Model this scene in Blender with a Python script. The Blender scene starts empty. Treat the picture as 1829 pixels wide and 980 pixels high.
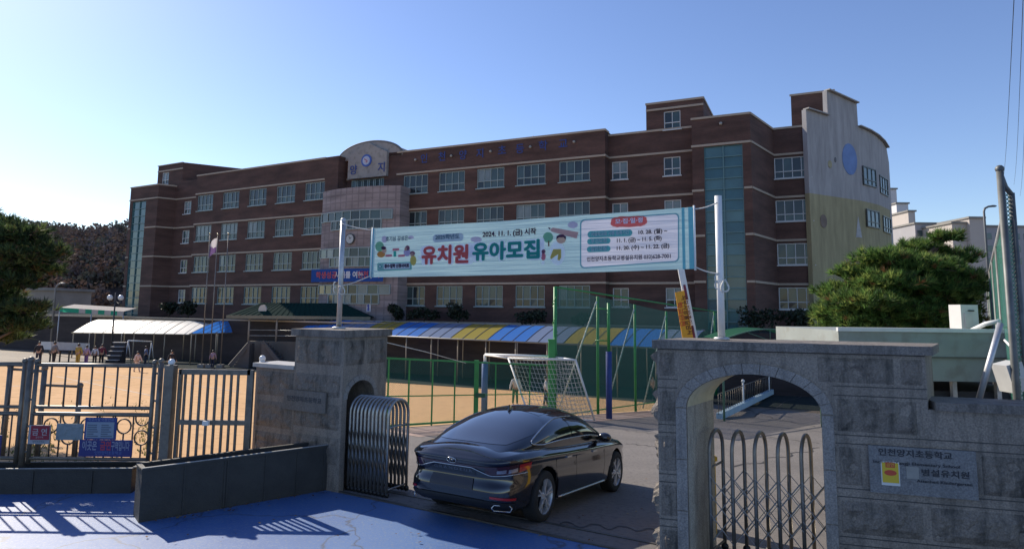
import bpy, bmesh, math, random
from mathutils import Vector, Matrix
V3 = Vector
R = math.radians
random.seed(7)
scene = bpy.context.scene
col = scene.collection

# ------------------------------------------------------------------ camera
F_PX, CX, PY, HY, VX, W_PX, H_PX = 1150.0, 914.5, 420.0, 551.0, 1030.0, 1829.0, 980.0
_p = math.atan((HY-PY)/F_PX)
_roll = math.atan((VX-CX)/(F_PX/math.tan(_p)))
_fw = V3((0, math.cos(_p), math.sin(_p))); _r0 = V3((1, 0, 0)); _u0 = _r0.cross(_fw)
CR = _r0*math.cos(_roll)+_u0*math.sin(_roll)
CU = _u0*math.cos(_roll)-_r0*math.sin(_roll)
cam_d = bpy.data.cameras.new('camera'); cam = bpy.data.objects.new('camera', cam_d); col.objects.link(cam)
cam.matrix_world = Matrix(((CR.x, CU.x, -_fw.x, 0), (CR.y, CU.y, -_fw.y, 0), (CR.z, CU.z, -_fw.z, 0), (0, 0, 0, 1)))
cam_d.sensor_fit = 'HORIZONTAL'; cam_d.sensor_width = 36; cam_d.lens = 36*F_PX/W_PX
cam_d.shift_x = 0; cam_d.shift_y = -(H_PX/2-PY)/W_PX
cam_d.clip_start = 0.1; cam_d.clip_end = 6000
scene.camera = cam

# ------------------------------------------------------------------ light
SUN_AZ, SUN_EL = -48.0, 34.0          # azimuth from +Y towards +X, degrees
world = bpy.data.worlds.new('World'); scene.world = world; world.use_nodes = True
nt = world.node_tree; bg = nt.nodes['Background']
sky = nt.nodes.new('ShaderNodeTexSky'); sky.sky_type = 'NISHITA'; sky.sun_disc = False
sky.sun_elevation = R(SUN_EL); sky.sun_rotation = R(SUN_AZ)
sky.air_density = 1.0; sky.dust_density = 0.25; sky.ozone_density = 3.0; sky.altitude = 0
hs = nt.nodes.new('ShaderNodeHueSaturation'); hs.inputs['Saturation'].default_value = 1.06; hs.inputs['Hue'].default_value = .512
nt.links.new(sky.outputs[0], hs.inputs['Color']); nt.links.new(hs.outputs[0], bg.inputs[0]); bg.inputs[1].default_value = 0.125
sun_d = bpy.data.lights.new('sun', 'SUN'); sun_d.energy = 4.6; sun_d.angle = R(0.5); sun_d.color = (1, .90, .76)
sun = bpy.data.objects.new('sun', sun_d); col.objects.link(sun)
_sd = V3((math.sin(R(SUN_AZ))*math.cos(R(SUN_EL)), math.cos(R(SUN_AZ))*math.cos(R(SUN_EL)), math.sin(R(SUN_EL))))
sun.rotation_euler = _sd.to_track_quat('Z', 'Y').to_euler()
vs = scene.view_settings; vs.view_transform = 'Standard'; vs.look = 'None'; vs.exposure = 0.43; vs.gamma = 1; vs.use_curve_mapping = False
scene.cycles.max_bounces = 6; scene.cycles.transparent_max_bounces = 16

# ------------------------------------------------------------------ helpers
def ray(px, py): return _fw+CR*((px-CX)/F_PX)+CU*((PY-py)/F_PX)
def at_y(px, py, Y): r = ray(px, py); return r*(Y/r.y)
def at_z(px, py, z): r = ray(px, py); return r*(z/r.z)
def on_plane(px, py, P, n): r = ray(px, py); return r*(P.dot(n)/r.dot(n))
GN = V3((.498, .867, 0)); GU = V3((.867, -.498, 0))          # gate line: normal into the school, and to the right
PL = V3((-2.77, 10.85, 0)); PR = V3((1.84, 8.2, 0))         # left pillar corner, right wall corner
def s_of(x, y): return (x-PR.x)*GN.x+(y-PR.y)*GN.y
S1 = .3; S2 = 27.7
def gz(x, y):
    s = s_of(x, y)
    return -3.0 if s <= S1 else max(-5.4, -3.0-.0876*(s-S1))
def at_g(px, py):
    r = ray(px, py); lo, hi = 3.0, 400.0
    for _ in range(60):
        m = (lo+hi)/2; P = r*m
        if P.z > gz(P.x, P.y): lo = m
        else: hi = m
    P = r*lo; return V3((P.x, P.y, gz(P.x, P.y)))

class MB:
    def __init__(s): s.v = []; s.f = []; s.m = []; s.sm = []
    def add(s, vs, fs, mi=0, smooth=False):
        o = len(s.v); s.v += [V3(p) for p in vs]
        for f in fs: s.f.append([i+o for i in f]); s.m.append(mi); s.sm.append(smooth)
        return s
    def box(s, c, size, ax=None, mi=0):
        c = V3(c); a = ax or (V3((1, 0, 0)), V3((0, 1, 0)), V3((0, 0, 1)))
        X, Y, Z = a[0]*(size[0]/2), a[1]*(size[1]/2), a[2]*(size[2]/2)
        vs = [c-X-Y-Z, c+X-Y-Z, c+X+Y-Z, c-X+Y-Z, c-X-Y+Z, c+X-Y+Z, c+X+Y+Z, c-X+Y+Z]
        return s.add(vs, [(0, 3, 2, 1), (4, 5, 6, 7), (0, 1, 5, 4), (1, 2, 6, 5), (2, 3, 7, 6), (3, 0, 4, 7)], mi)
    def bar(s, a, b, w, d, up=(0, 0, 1), mi=0):
        a = V3(a); b = V3(b); X = (b-a); L = X.length; X.normalize(); up = V3(up)
        Y = up.cross(X)
        if Y.length < 1e-4: Y = V3((0, 1, 0)).cross(X)
        Y.normalize(); Z = X.cross(Y)
        return s.box((a+b)/2, (L, w, d), (X, Y, Z), mi)
    def tube(s, pts, r, n=8, mi=0, closed=False, smooth=True, caps=True):
        pts = [V3(p) for p in pts]; N = len(pts); rs = r if isinstance(r, (list, tuple)) else [r]*N
        vs = []; prev = None
        for i, p in enumerate(pts):
            if closed: t = pts[(i+1) % N]-pts[i-1]
            else: t = pts[min(i+1, N-1)]-pts[max(i-1, 0)]
            t.normalize()
            if prev is None:
                a = V3((0, 0, 1)) if abs(t.z) < .9 else V3((1, 0, 0)); x = a.cross(t).normalized()
            else: x = (prev-t*prev.dot(t)).normalized()
            prev = x; y = t.cross(x)
            for k in range(n):
                q = 2*math.pi*k/n; vs.append(p+(x*math.cos(q)+y*math.sin(q))*rs[i])
        fs = []
        for i in range(N if closed else N-1):
            j = (i+1) % N
            for k in range(n): fs.append((i*n+k, i*n+(k+1) % n, j*n+(k+1) % n, j*n+k))
        s.add(vs, fs, mi, smooth)
        if caps and not closed:
            o = len(s.v)-N*n
            s.f.append([o+k for k in range(n)][::-1]); s.f.append([o+(N-1)*n+k for k in range(n)]); s.m += [mi, mi]; s.sm += [False, False]
        return s
    def sphere(s, c, r, nu=12, nv=8, mi=0, sc=(1, 1, 1)):
        c = V3(c); vs = [c+V3((0, 0, -r*sc[2]))]; fs = []
        for j in range(1, nv):
            b = math.pi*(j/nv-.5)
            for i in range(nu):
                a = 2*math.pi*i/nu; vs.append(c+V3((r*sc[0]*math.cos(a)*math.cos(b), r*sc[1]*math.sin(a)*math.cos(b), r*sc[2]*math.sin(b))))
        vs.append(c+V3((0, 0, r*sc[2])))
        for i in range(nu): fs.append((0, 1+(i+1) % nu, 1+i))
        for j in range(nv-2):
            for i in range(nu): fs.append((1+j*nu+i, 1+j*nu+(i+1) % nu, 1+(j+1)*nu+(i+1) % nu, 1+(j+1)*nu+i))
        t = len(vs)-1; o = 1+(nv-2)*nu
        for i in range(nu): fs.append((o+i, o+(i+1) % nu, t))
        return s.add(vs, fs, mi, True)
    def prism(s, poly, vec, mi=0):
        poly = [V3(p) for p in poly]; vec = V3(vec); n = len(poly)
        vs = poly+[p+vec for p in poly]
        return s.add(vs, [tuple(range(n))[::-1], tuple(range(n, 2*n))]+[(i, (i+1) % n, n+(i+1) % n, n+i) for i in range(n)], mi)
    def grid(s, fn, nu, nv, mi=0, smooth=True, wrap=False):
        vs = [fn(i/nu, j/nv) for j in range(nv+1) for i in range(nu+1)]
        fs = [(j*(nu+1)+i, j*(nu+1)+i+1, (j+1)*(nu+1)+i+1, (j+1)*(nu+1)+i) for j in range(nv) for i in range(nu)]
        return s.add(vs, fs, mi, smooth)
    def lathe(s, prof, c, ax, n=24, mi=0, smooth=True):
        c = V3(c); ax = V3(ax).normalized(); a = V3((0, 0, 1)) if abs(ax.z) < .9 else V3((1, 0, 0))
        x = a.cross(ax).normalized(); y = ax.cross(x); vs = []; N = len(prof)
        for (r, h) in prof:
            for k in range(n):
                q = 2*math.pi*k/n; vs.append(c+ax*h+(x*math.cos(q)+y*math.sin(q))*r)
        fs = [(i*n+k, i*n+(k+1) % n, (i+1)*n+(k+1) % n, (i+1)*n+k) for i in range(N-1) for k in range(n)]
        return s.add(vs, fs, mi, smooth)

LOC = {}
def mesh_from(name, mb, mats, base):
    me = bpy.data.meshes.new(name); me.from_pydata([tuple(p-base) for p in mb.v], [], mb.f)
    for m in (mats if isinstance(mats, (list, tuple)) else [mats]): me.materials.append(m)
    me.polygons.foreach_set('material_index', mb.m); me.polygons.foreach_set('use_smooth', mb.sm)
    me.update(); return me
def fix_normals(me):
    bm = bmesh.new(); bm.from_mesh(me); bmesh.ops.recalc_face_normals(bm, faces=bm.faces[:]); bm.to_mesh(me); bm.free()
def tag(o, label=None, cat=None, group=None, kind=None):
    if label: o['label'] = label
    if cat: o['category'] = cat
    if group: o['group'] = group
    if kind: o['kind'] = kind
    return o
def link(o, parent=None):
    col.objects.link(o)
    if parent: o.parent = parent
    return o
def part(name, mb, mats, parent, label=None, fix=True):
    base = LOC[parent.name]; me = mesh_from(name, mb, mats, base)
    if fix: fix_normals(me)
    o = link(bpy.data.objects.new(name, me), parent); LOC[o.name] = base
    if label: o['label'] = label
    return o
def solo(name, mb, mats, label=None, cat=None, group=None, kind=None, loc=(0, 0, 0), fix=True):
    loc = V3(loc); me = mesh_from(name, mb, mats, loc)
    if fix: fix_normals(me)
    o = link(bpy.data.objects.new(name, me)); o.location = loc; LOC[o.name] = loc
    return tag(o, label, cat, group, kind)
def empty(name, loc, label, cat, group=None):
    o = link(bpy.data.objects.new(name, None)); o.location = V3(loc); o.empty_display_size = .2; LOC[o.name] = V3(loc)
    return tag(o, label, cat, group)
def copy_tree(o, parent=None):
    c = o.copy(); link(c, parent or o.parent); LOC[c.name] = LOC[o.name]
    for ch in list(o.children): copy_tree(ch, c)
    return c

# ------------------------------------------------------------------ materials
def new_mat(name):
    m = bpy.data.materials.new(name); m.use_nodes = True
    return m, m.node_tree, m.node_tree.nodes['Principled BSDF']
def N(t, kind, **kw):
    n = t.nodes.new(kind)
    for k, v in kw.items(): setattr(n, k, v)
    return n
def pbr(name, c, rough=.6, metal=0, var=.12, vs=3.0, bump=0.0, bs=60.0, spec=.5, coat=0, coord='Object', emit=None, detail=6, stretch=None):
    m, t, b = new_mat(name)
    b.inputs['Roughness'].default_value = rough; b.inputs['Metallic'].default_value = metal
    b.inputs['Specular IOR Level'].default_value = spec; b.inputs['Coat Weight'].default_value = coat; b.inputs['Coat Roughness'].default_value = .03
    tc = N(t, 'ShaderNodeTexCoord'); src = tc.outputs[coord]
    if coord == 'World': pass
    if stretch:
        mp = N(t, 'ShaderNodeMapping'); mp.inputs['Scale'].default_value = stretch; t.links.new(src, mp.inputs[0]); src = mp.outputs[0]
    if var:
        nz = N(t, 'ShaderNodeTexNoise'); nz.inputs['Scale'].default_value = vs; nz.inputs['Detail'].default_value = detail; nz.inputs['Roughness'].default_value = .65
        t.links.new(src, nz.inputs['Vector'])
        mr = N(t, 'ShaderNodeMapRange'); mr.inputs[1].default_value = .3; mr.inputs[2].default_value = .7; mr.inputs[3].default_value = 1-var; mr.inputs[4].default_value = 1+var
        t.links.new(nz.outputs[0], mr.inputs[0])
        mx = N(t, 'ShaderNodeVectorMath', operation='SCALE'); mx.inputs[0].default_value = c; t.links.new(mr.outputs[0], mx.inputs['Scale'])
        t.links.new(mx.outputs[0], b.inputs['Base Color'])
    else: b.inputs['Base Color'].default_value = (*c, 1)
    if bump:
        n2 = N(t, 'ShaderNodeTexNoise'); n2.inputs['Scale'].default_value = bs; n2.inputs['Detail'].default_value = 5
        t.links.new(src, n2.inputs['Vector'])
        bp = N(t, 'ShaderNodeBump'); bp.inputs['Strength'].default_value = bump; bp.inputs['Distance'].default_value = .02
        t.links.new(n2.outputs[0], bp.inputs['Height']); t.links.new(bp.outputs[0], b.inputs['Normal'])
    return m
def patchy(name, c1, c2, scale, lo=.45, hi=.6, rough=.8, c3=None, s3=20, spec=.5, bump=.3, bs=80, coat=0, cracks=0):
    """two colours mixed by large soft patches, a third by fine grain"""
    m, t, b = new_mat(name); b.inputs['Roughness'].default_value = rough; b.inputs['Specular IOR Level'].default_value = spec; b.inputs['Coat Weight'].default_value = coat; b.inputs['Coat Roughness'].default_value = .5
    tc = N(t, 'ShaderNodeTexCoord')
    nz = N(t, 'ShaderNodeTexNoise'); nz.inputs['Scale'].default_value = scale; nz.inputs['Detail'].default_value = 8; nz.inputs['Roughness'].default_value = .62
    t.links.new(tc.outputs['Object'], nz.inputs['Vector'])
    mr = N(t, 'ShaderNodeMapRange'); mr.inputs[1].default_value = lo; mr.inputs[2].default_value = hi; t.links.new(nz.outputs[0], mr.inputs[0])
    mx = N(t, 'ShaderNodeMixRGB'); mx.inputs[1].default_value = (*c1, 1); mx.inputs[2].default_value = (*c2, 1); t.links.new(mr.outputs[0], mx.inputs[0])
    out = mx.outputs[0]
    if c3:
        n3 = N(t, 'ShaderNodeTexNoise'); n3.inputs['Scale'].default_value = s3; n3.inputs['Detail'].default_value = 4; t.links.new(tc.outputs['Object'], n3.inputs['Vector'])
        m3 = N(t, 'ShaderNodeMapRange'); m3.inputs[1].default_value = .5; m3.inputs[2].default_value = .68; m3.inputs[4].default_value = .75; t.links.new(n3.outputs[0], m3.inputs[0])
        x3 = N(t, 'ShaderNodeMixRGB'); x3.inputs[2].default_value = (*c3, 1); t.links.new(out, x3.inputs[1]); t.links.new(m3.outputs[0], x3.inputs[0]); out = x3.outputs[0]
    if cracks:
        nw = N(t, 'ShaderNodeTexNoise'); nw.inputs['Scale'].default_value = 1.6; nw.inputs['Detail'].default_value = 6; t.links.new(tc.outputs['Object'], nw.inputs['Vector'])
        ad = N(t, 'ShaderNodeVectorMath', operation='MULTIPLY_ADD'); ad.inputs[1].default_value = (.8, .8, .8); t.links.new(nw.outputs['Color'], ad.inputs[0]); t.links.new(tc.outputs['Object'], ad.inputs[2])
        vo = N(t, 'ShaderNodeTexVoronoi', feature='DISTANCE_TO_EDGE'); vo.inputs['Scale'].default_value = cracks; t.links.new(ad.outputs[0], vo.inputs['Vector'])
        lt = N(t, 'ShaderNodeMapRange'); lt.inputs[1].default_value = .0; lt.inputs[2].default_value = .012; lt.inputs[3].default_value = .75; lt.inputs[4].default_value = 0; t.links.new(vo.outputs['Distance'], lt.inputs[0])
        xc = N(t, 'ShaderNodeMixRGB'); xc.inputs[2].default_value = (.03, .035, .045, 1); t.links.new(out, xc.inputs[1]); t.links.new(lt.outputs[0], xc.inputs[0]); out = xc.outputs[0]
    t.links.new(out, b.inputs['Base Color'])
    n2 = N(t, 'ShaderNodeTexNoise'); n2.inputs['Scale'].default_value = bs; n2.inputs['Detail'].default_value = 4; t.links.new(tc.outputs['Object'], n2.inputs['Vector'])
    bp = N(t, 'ShaderNodeBump'); bp.inputs['Strength'].default_value = bump; bp.inputs['Distance'].default_value = .02; t.links.new(n2.outputs[0], bp.inputs['Height']); t.links.new(bp.outputs[0], b.inputs['Normal'])
    return m
def brickmat(name, c1, c2, mortar, deg, bw=.23, bh=.07, off=.5):
    m, t, b = new_mat(name); b.inputs['Roughness'].default_value = .85
    tc = N(t, 'ShaderNodeTexCoord'); sp = N(t, 'ShaderNodeSeparateXYZ'); t.links.new(tc.outputs['Object'], sp.inputs[0])
    a = N(t, 'ShaderNodeMath', operation='MULTIPLY'); a.inputs[1].default_value = math.cos(R(deg)); t.links.new(sp.outputs[0], a.inputs[0])
    a2 = N(t, 'ShaderNodeMath', operation='MULTIPLY_ADD'); a2.inputs[1].default_value = -math.sin(R(deg)); t.links.new(sp.outputs[1], a2.inputs[0]); t.links.new(a.outputs[0], a2.inputs[2])
    cb = N(t, 'ShaderNodeCombineXYZ'); t.links.new(a2.outputs[0], cb.inputs[0]); t.links.new(sp.outputs[2], cb.inputs[1])
    br = N(t, 'ShaderNodeTexBrick'); br.inputs['Color1'].default_value = (*c1, 1); br.inputs['Color2'].default_value = (*c2, 1); br.inputs['Mortar'].default_value = (*mortar, 1)
    br.offset = off; br.inputs['Scale'].default_value = 1; br.inputs['Brick Width'].default_value = bw; br.inputs['Row Height'].default_value = bh; br.inputs['Mortar Size'].default_value = bh*.1
    t.links.new(cb.outputs[0], br.inputs['Vector'])
    mp = N(t, 'ShaderNodeMapping'); mp.inputs['Scale'].default_value = (.25, .25, 1.2); t.links.new(tc.outputs['Object'], mp.inputs[0])
    nz = N(t, 'ShaderNodeTexNoise'); nz.inputs['Scale'].default_value = 1.4; nz.inputs['Detail'].default_value = 8; t.links.new(mp.outputs[0], nz.inputs['Vector'])
    mr = N(t, 'ShaderNodeMapRange'); mr.inputs[1].default_value = .3; mr.inputs[2].default_value = .7; mr.inputs[3].default_value = .66; mr.inputs[4].default_value = 1.32; t.links.new(nz.outputs[0], mr.inputs[0])
    sc = N(t, 'ShaderNodeVectorMath', operation='SCALE'); t.links.new(br.outputs[0], sc.inputs[0]); t.links.new(mr.outputs[0], sc.inputs['Scale']); t.links.new(sc.outputs[0], b.inputs['Base Color'])
    return m
def stone(name, c, stain=(.05, .055, .05), amount=.75):
    """grey granite with speckle and dark weathering runs"""
    m, t, b = new_mat(name); b.inputs['Roughness'].default_value = .8
    tc = N(t, 'ShaderNodeTexCoord'); P = tc.outputs['Object']
    n1 = N(t, 'ShaderNodeTexNoise'); n1.inputs['Scale'].default_value = 55; n1.inputs['Detail'].default_value = 3; t.links.new(P, n1.inputs['Vector'])
    r1 = N(t, 'ShaderNodeMapRange'); r1.inputs[1].default_value = .3; r1.inputs[2].default_value = .7; r1.inputs[3].default_value = .7; r1.inputs[4].default_value = 1.3; t.links.new(n1.outputs[0], r1.inputs[0])
    n0 = N(t, 'ShaderNodeTexNoise'); n0.inputs['Scale'].default_value = 2.2; n0.inputs['Detail'].default_value = 5; t.links.new(P, n0.inputs['Vector'])
    r0 = N(t, 'ShaderNodeMapRange'); r0.inputs[1].default_value = .3; r0.inputs[2].default_value = .7; r0.inputs[3].default_value = .9; r0.inputs[4].default_value = 1.08; t.links.new(n0.outputs[0], r0.inputs[0])
    mm = N(t, 'ShaderNodeMath', operation='MULTIPLY'); t.links.new(r1.outputs[0], mm.inputs[0]); t.links.new(r0.outputs[0], mm.inputs[1])
    s = N(t, 'ShaderNodeVectorMath', operation='SCALE'); s.inputs[0].default_value = c; t.links.new(mm.outputs[0], s.inputs['Scale'])
    mp = N(t, 'ShaderNodeMapping'); mp.inputs['Scale'].default_value = (4.5, 4.5, .9); t.links.new(P, mp.inputs[0])
    n2 = N(t, 'ShaderNodeTexNoise'); n2.inputs['Scale'].default_value = 1.5; n2.inputs['Detail'].default_value = 9; n2.inputs['Roughness'].default_value = .68; t.links.new(mp.outputs[0], n2.inputs['Vector'])
    r2 = N(t, 'ShaderNodeMapRange'); r2.inputs[1].default_value = .47; r2.inputs[2].default_value = .66; r2.inputs[4].default_value = amount; t.links.new(n2.outputs[0], r2.inputs[0])
    mx = N(t, 'ShaderNodeMixRGB'); mx.inputs[2].default_value = (*stain, 1); t.links.new(s.outputs[0], mx.inputs[1]); t.links.new(r2.outputs[0], mx.inputs[0]); t.links.new(mx.outputs[0], b.inputs['Base Color'])
    bp = N(t, 'ShaderNodeBump'); bp.inputs['Strength'].default_value = .5; bp.inputs['Distance'].default_value = .012; t.links.new(n1.outputs[0], bp.inputs['Height']); t.links.new(bp.outputs[0], b.inputs['Normal'])
    return m
def leaf(name, c, var=.35, tr=.3, spec=.3):
    m, t, b = new_mat(name); b.inputs['Roughness'].default_value = .6; b.inputs['Specular IOR Level'].default_value = spec
    ge = N(t, 'ShaderNodeNewGeometry'); mr = N(t, 'ShaderNodeMapRange'); mr.inputs[3].default_value = 1-var; mr.inputs[4].default_value = 1+var
    t.links.new(ge.outputs['Random Per Island'], mr.inputs[0])
    s = N(t, 'ShaderNodeVectorMath', operation='SCALE'); s.inputs[0].default_value = c; t.links.new(mr.outputs[0], s.inputs['Scale']); t.links.new(s.outputs[0], b.inputs['Base Color'])
    tl = N(t, 'ShaderNodeBsdfTranslucent'); t.links.new(s.outputs[0], tl.inputs[0])
    mx = N(t, 'ShaderNodeMixShader'); mx.inputs[0].default_value = tr; out = t.nodes['Material Output']
    t.links.new(b.outputs[0], mx.inputs[1]); t.links.new(tl.outputs[0], mx.inputs[2]); t.links.new(mx.outputs[0], out.inputs[0])
    return m
def cloth(name, c, tr=.4, rough=.7, wrinkle=0):
    m, t, b = new_mat(name); b.inputs['Roughness'].default_value = rough; b.inputs['Base Color'].default_value = (*c, 1); b.inputs['Specular IOR Level'].default_value = .12
    tl = N(t, 'ShaderNodeBsdfTranslucent'); tl.inputs[0].default_value = (*c, 1)
    if wrinkle:      # fine pulls running along the cloth
        tc = N(t, 'ShaderNodeTexCoord'); mp = N(t, 'ShaderNodeMapping'); mp.inputs['Scale'].default_value = (.5, .5, 13); t.links.new(tc.outputs['Object'], mp.inputs[0]); nz = N(t, 'ShaderNodeTexNoise'); nz.inputs['Scale'].default_value = 1.3; nz.inputs['Detail'].default_value = 3; t.links.new(mp.outputs[0], nz.inputs['Vector']); bp = N(t, 'ShaderNodeBump'); bp.inputs['Strength'].default_value = wrinkle; bp.inputs['Distance'].default_value = .06; t.links.new(nz.outputs[0], bp.inputs['Height']); t.links.new(bp.outputs[0], b.inputs['Normal']); t.links.new(bp.outputs[0], tl.inputs['Normal'])
    mx = N(t, 'ShaderNodeMixShader'); mx.inputs[0].default_value = tr; out = t.nodes['Material Output']
    t.links.new(b.outputs[0], mx.inputs[1]); t.links.new(tl.outputs[0], mx.inputs[2]); t.links.new(mx.outputs[0], out.inputs[0])
    return m
def meshmat(name, c, pitch, wire, U, cover=None):
    """diamond wire mesh: the gaps between the wires let light through"""
    m, t, b = new_mat(name); b.inputs['Roughness'].default_value = .5; b.inputs['Base Color'].default_value = (*c, 1)
    tr = N(t, 'ShaderNodeBsdfTransparent'); mx = N(t, 'ShaderNodeMixShader'); out = t.nodes['Material Output']
    t.links.new(tr.outputs[0], mx.inputs[1]); t.links.new(b.outputs[0], mx.inputs[2]); t.links.new(mx.outputs[0], out.inputs[0])
    ge = N(t, 'ShaderNodeNewGeometry')
    d = N(t, 'ShaderNodeVectorMath', operation='DOT_PRODUCT'); d.inputs[1].default_value = U; t.links.new(ge.outputs['Position'], d.inputs[0])
    sp = N(t, 'ShaderNodeSeparateXYZ'); t.links.new(ge.outputs['Position'], sp.inputs[0])
    res = []
    for op in ('ADD', 'SUBTRACT'):
        a = N(t, 'ShaderNodeMath', operation=op); t.links.new(d.outputs['Value'], a.inputs[0]); t.links.new(sp.outputs[2], a.inputs[1])
        q = N(t, 'ShaderNodeMath', operation='PINGPONG'); q.inputs[1].default_value = pitch/2; t.links.new(a.outputs[0], q.inputs[0])
        l = N(t, 'ShaderNodeMath', operation='LESS_THAN'); l.inputs[1].default_value = wire; t.links.new(q.outputs[0], l.inputs[0]); res.append(l)
    k = N(t, 'ShaderNodeMath', operation='MAXIMUM'); t.links.new(res[0].outputs[0], k.inputs[0]); t.links.new(res[1].outputs[0], k.inputs[1])
    t.links.new(k.outputs[0], mx.inputs[0])
    return m

M = {}
M['steel'] = pbr('stainless_steel', (.17, .15, .125), .45, .45, .3, 8)
M['steel_dark'] = pbr('dull_steel', (.10, .09, .078), .5, .4, .25, 6)
M['galv'] = pbr('galvanised_steel', (.5, .5, .5), .45, .6, .15, 12)
M['white_paint'] = pbr('white_paint', (.72, .72, .7), .5, 0, .08, 4)
M['green_paint'] = pbr('green_paint', (.04, .26, .07), .45, 0, .15, 3)
M['blue_pad'] = pbr('blue_padding', (.03, .06, .22), .7, 0, .15, 3)
M['black'] = pbr('black_plastic', (.012, .012, .013), .45, 0, 0)
M['rope'] = pbr('rope', (.6, .58, .52), .8, 0, .2, 40)
def flat(name, c, rough=.6): 
    if name not in M: M[name] = pbr(name, c, rough, 0, 0)
    return M[name]

# ------------------------------------------------------------------ text
def text(s, size, P, U, Vv, off, mat, parent, name='lettering', align='CENTER', bold=0.0, width=None, warp=None, squash=None):
    cu = bpy.data.curves.new('t', 'FONT'); cu.body = s; cu.size = size; cu.align_x = align; cu.align_y = 'CENTER'; cu.resolution_u = 3
    ob = bpy.data.objects.new('t', cu); col.objects.link(ob)
    dg = bpy.context.evaluated_depsgraph_get(); dg.update()
    me = bpy.data.meshes.new_from_object(ob.evaluated_get(dg)); bpy.data.objects.remove(ob); bpy.data.curves.remove(cu)
    xs = [v.co.x for v in me.vertices]
    k = 1.0
    if width and xs: k = width/(max(xs)-min(xs)); cx0 = (max(xs)+min(xs))/2 if align == 'CENTER' else min(xs)
    else: cx0 = 0
    base = LOC[parent.name]; Nn = U.cross(Vv).normalized()
    if bold:      # heavier strokes: the outline repeated a little way off in every direction
        co = [v.co.copy() for v in me.vertices]; fs = [list(p.vertices) for p in me.polygons]; vs_, f_ = [], []
        for j in range(9):
            d = V3((math.cos(j*math.pi/4)*bold, math.sin(j*math.pi/4)*bold, j*.00025)) if j < 8 else V3((0, 0, .0022)); o_ = len(vs_)
            vs_ += [c+d for c in co]; f_ += [[i+o_ for i in f] for f in fs]
        me.clear_geometry(); me.from_pydata([tuple(v) for v in vs_], [], f_); me.update()
    for v in me.vertices:
        x = (v.co.x-cx0)*k; y = v.co.y
        q = P+U*x+Vv*y
        q = warp(q)+Nn*v.co.z if warp else q+Nn*(off+v.co.z)
        v.co = q-base
    me.materials.clear(); me.materials.append(mat)
    me.name = name
    o = link(bpy.data.objects.new(name, me), parent); LOC[o.name] = base
    return o
# ------------------------------------------------------------------ ground
def sheet(name, poly, mat, dz, kind='structure', cuts=(S1, S2), fn=gz, sub=None):
    bm = bmesh.new(); vs = [bm.verts.new((p[0], p[1], 0)) for p in poly]; bm.faces.new(vs)
    for s in cuts:
        c = V3((PR.x, PR.y, 0))+GN*s
        bmesh.ops.bisect_plane(bm, geom=bm.verts[:]+bm.edges[:]+bm.faces[:], plane_co=c, plane_no=GN)
    bmesh.ops.triangulate(bm, faces=bm.faces[:])
    for v in bm.verts: v.co.z = fn(v.co.x, v.co.y)+dz
    bmesh.ops.recalc_face_normals(bm, faces=bm.faces[:])
    if sum(f.normal.z for f in bm.faces) < 0: bmesh.ops.reverse_faces(bm, faces=bm.faces[:])
    me = bpy.data.meshes.new(name); bm.to_mesh(me); bm.free(); me.materials.append(mat)
    o = link(bpy.data.objects.new(name, me)); o['kind'] = kind; LOC[o.name] = V3((0, 0, 0)); return o
soil = patchy('soil', (.16, .12, .08), (.22, .17, .11), .15, c3=(.09, .08, .05), s3=3)
sheet('ground', [(-2500, -2500), (2500, -2500), (2500, 2500), (-2500, 2500)], soil, 0)
sand = patchy('sand', (.60, .37, .185), (.68, .43, .23), .12, .35, .7, .95, c3=(.46, .29, .15), s3=2.6, spec=.08, bump=.3, bs=18)
blue = patchy('blue_road_paint', (.030, .10, .30), (.06, .155, .37), .35, .38, .62, .55, c3=(.15, .21, .31), s3=30, spec=.6, bump=.3, bs=140, coat=.22, cracks=.45)
asph = patchy('asphalt', (.15, .135, .125), (.20, .18, .165), .35, .35, .65, .85, c3=(.10, .095, .09), s3=14, bump=.5, bs=90)
dark_floor = patchy('dark_paving', (.035, .045, .042), (.045, .052, .05), .3, c3=(.03, .035, .033), s3=6, spec=.04, rough=.95)
paver = brickmat('red_pavers', (.36, .25, .20), (.42, .31, .25), (.22, .16, .13), 30, .42, .3)
gate_l = PL-GU*30; gate_r = PR+GU*30
def XY(p): return (p.x, p.y)
sheet('blue_pavement', [(-60, 11.0), (-4.9, 11.0), XY(PL-GU*.9), XY(PL), XY(PR), XY(PR+GU*9+GN*.5), (40, -20), (-60, -20)], blue, .006)
FD = V3((.6, .8, 0)); F0 = V3((-3.13, 20.6, 0))
B = [at_g(x, y) for x, y in ((-250, 648), (0, 649), (400, 660), (693, 683), (1166, 714))]
Bdir = (B[4]-B[3]).normalized()
Bend = B[4]+Bdir*30
farR = Bend
ff = F0+FD*21
sheet('playground', [(-60, 11.02), (-4.9, 11.02), XY(PL-GU*1.3+GN*.2), XY(PL+GN*1.2-GU*.6), XY(F0-FD*2.2), XY(F0+FD*19.5)]+[XY(b) for b in B[:0]]+[XY(B[4]), XY(B[3]), XY(B[2]), XY(B[1]), XY(B[0])], sand, .008)
sheet('driveway', [XY(PL), XY(PL+GN*1.4-GU*.1), XY(F0-FD*2.1), XY(F0+FD*19.6), XY(B[4]), (40, 22), (30, -5), XY(PR+GU*6), XY(PR)], asph, .010)
sheet('paver_strip', [XY(F0-FD*1.5+V3((.8, -.6, 0))*.15), XY(F0+FD*19+V3((.8, -.6, 0))*.15), XY(F0+FD*19+V3((.8, -.6, 0))*1.9), XY(F0-FD*1.5+V3((.8, -.6, 0))*1.9)], paver, .016)
back = V3((.42, .907, 0))*25
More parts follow.
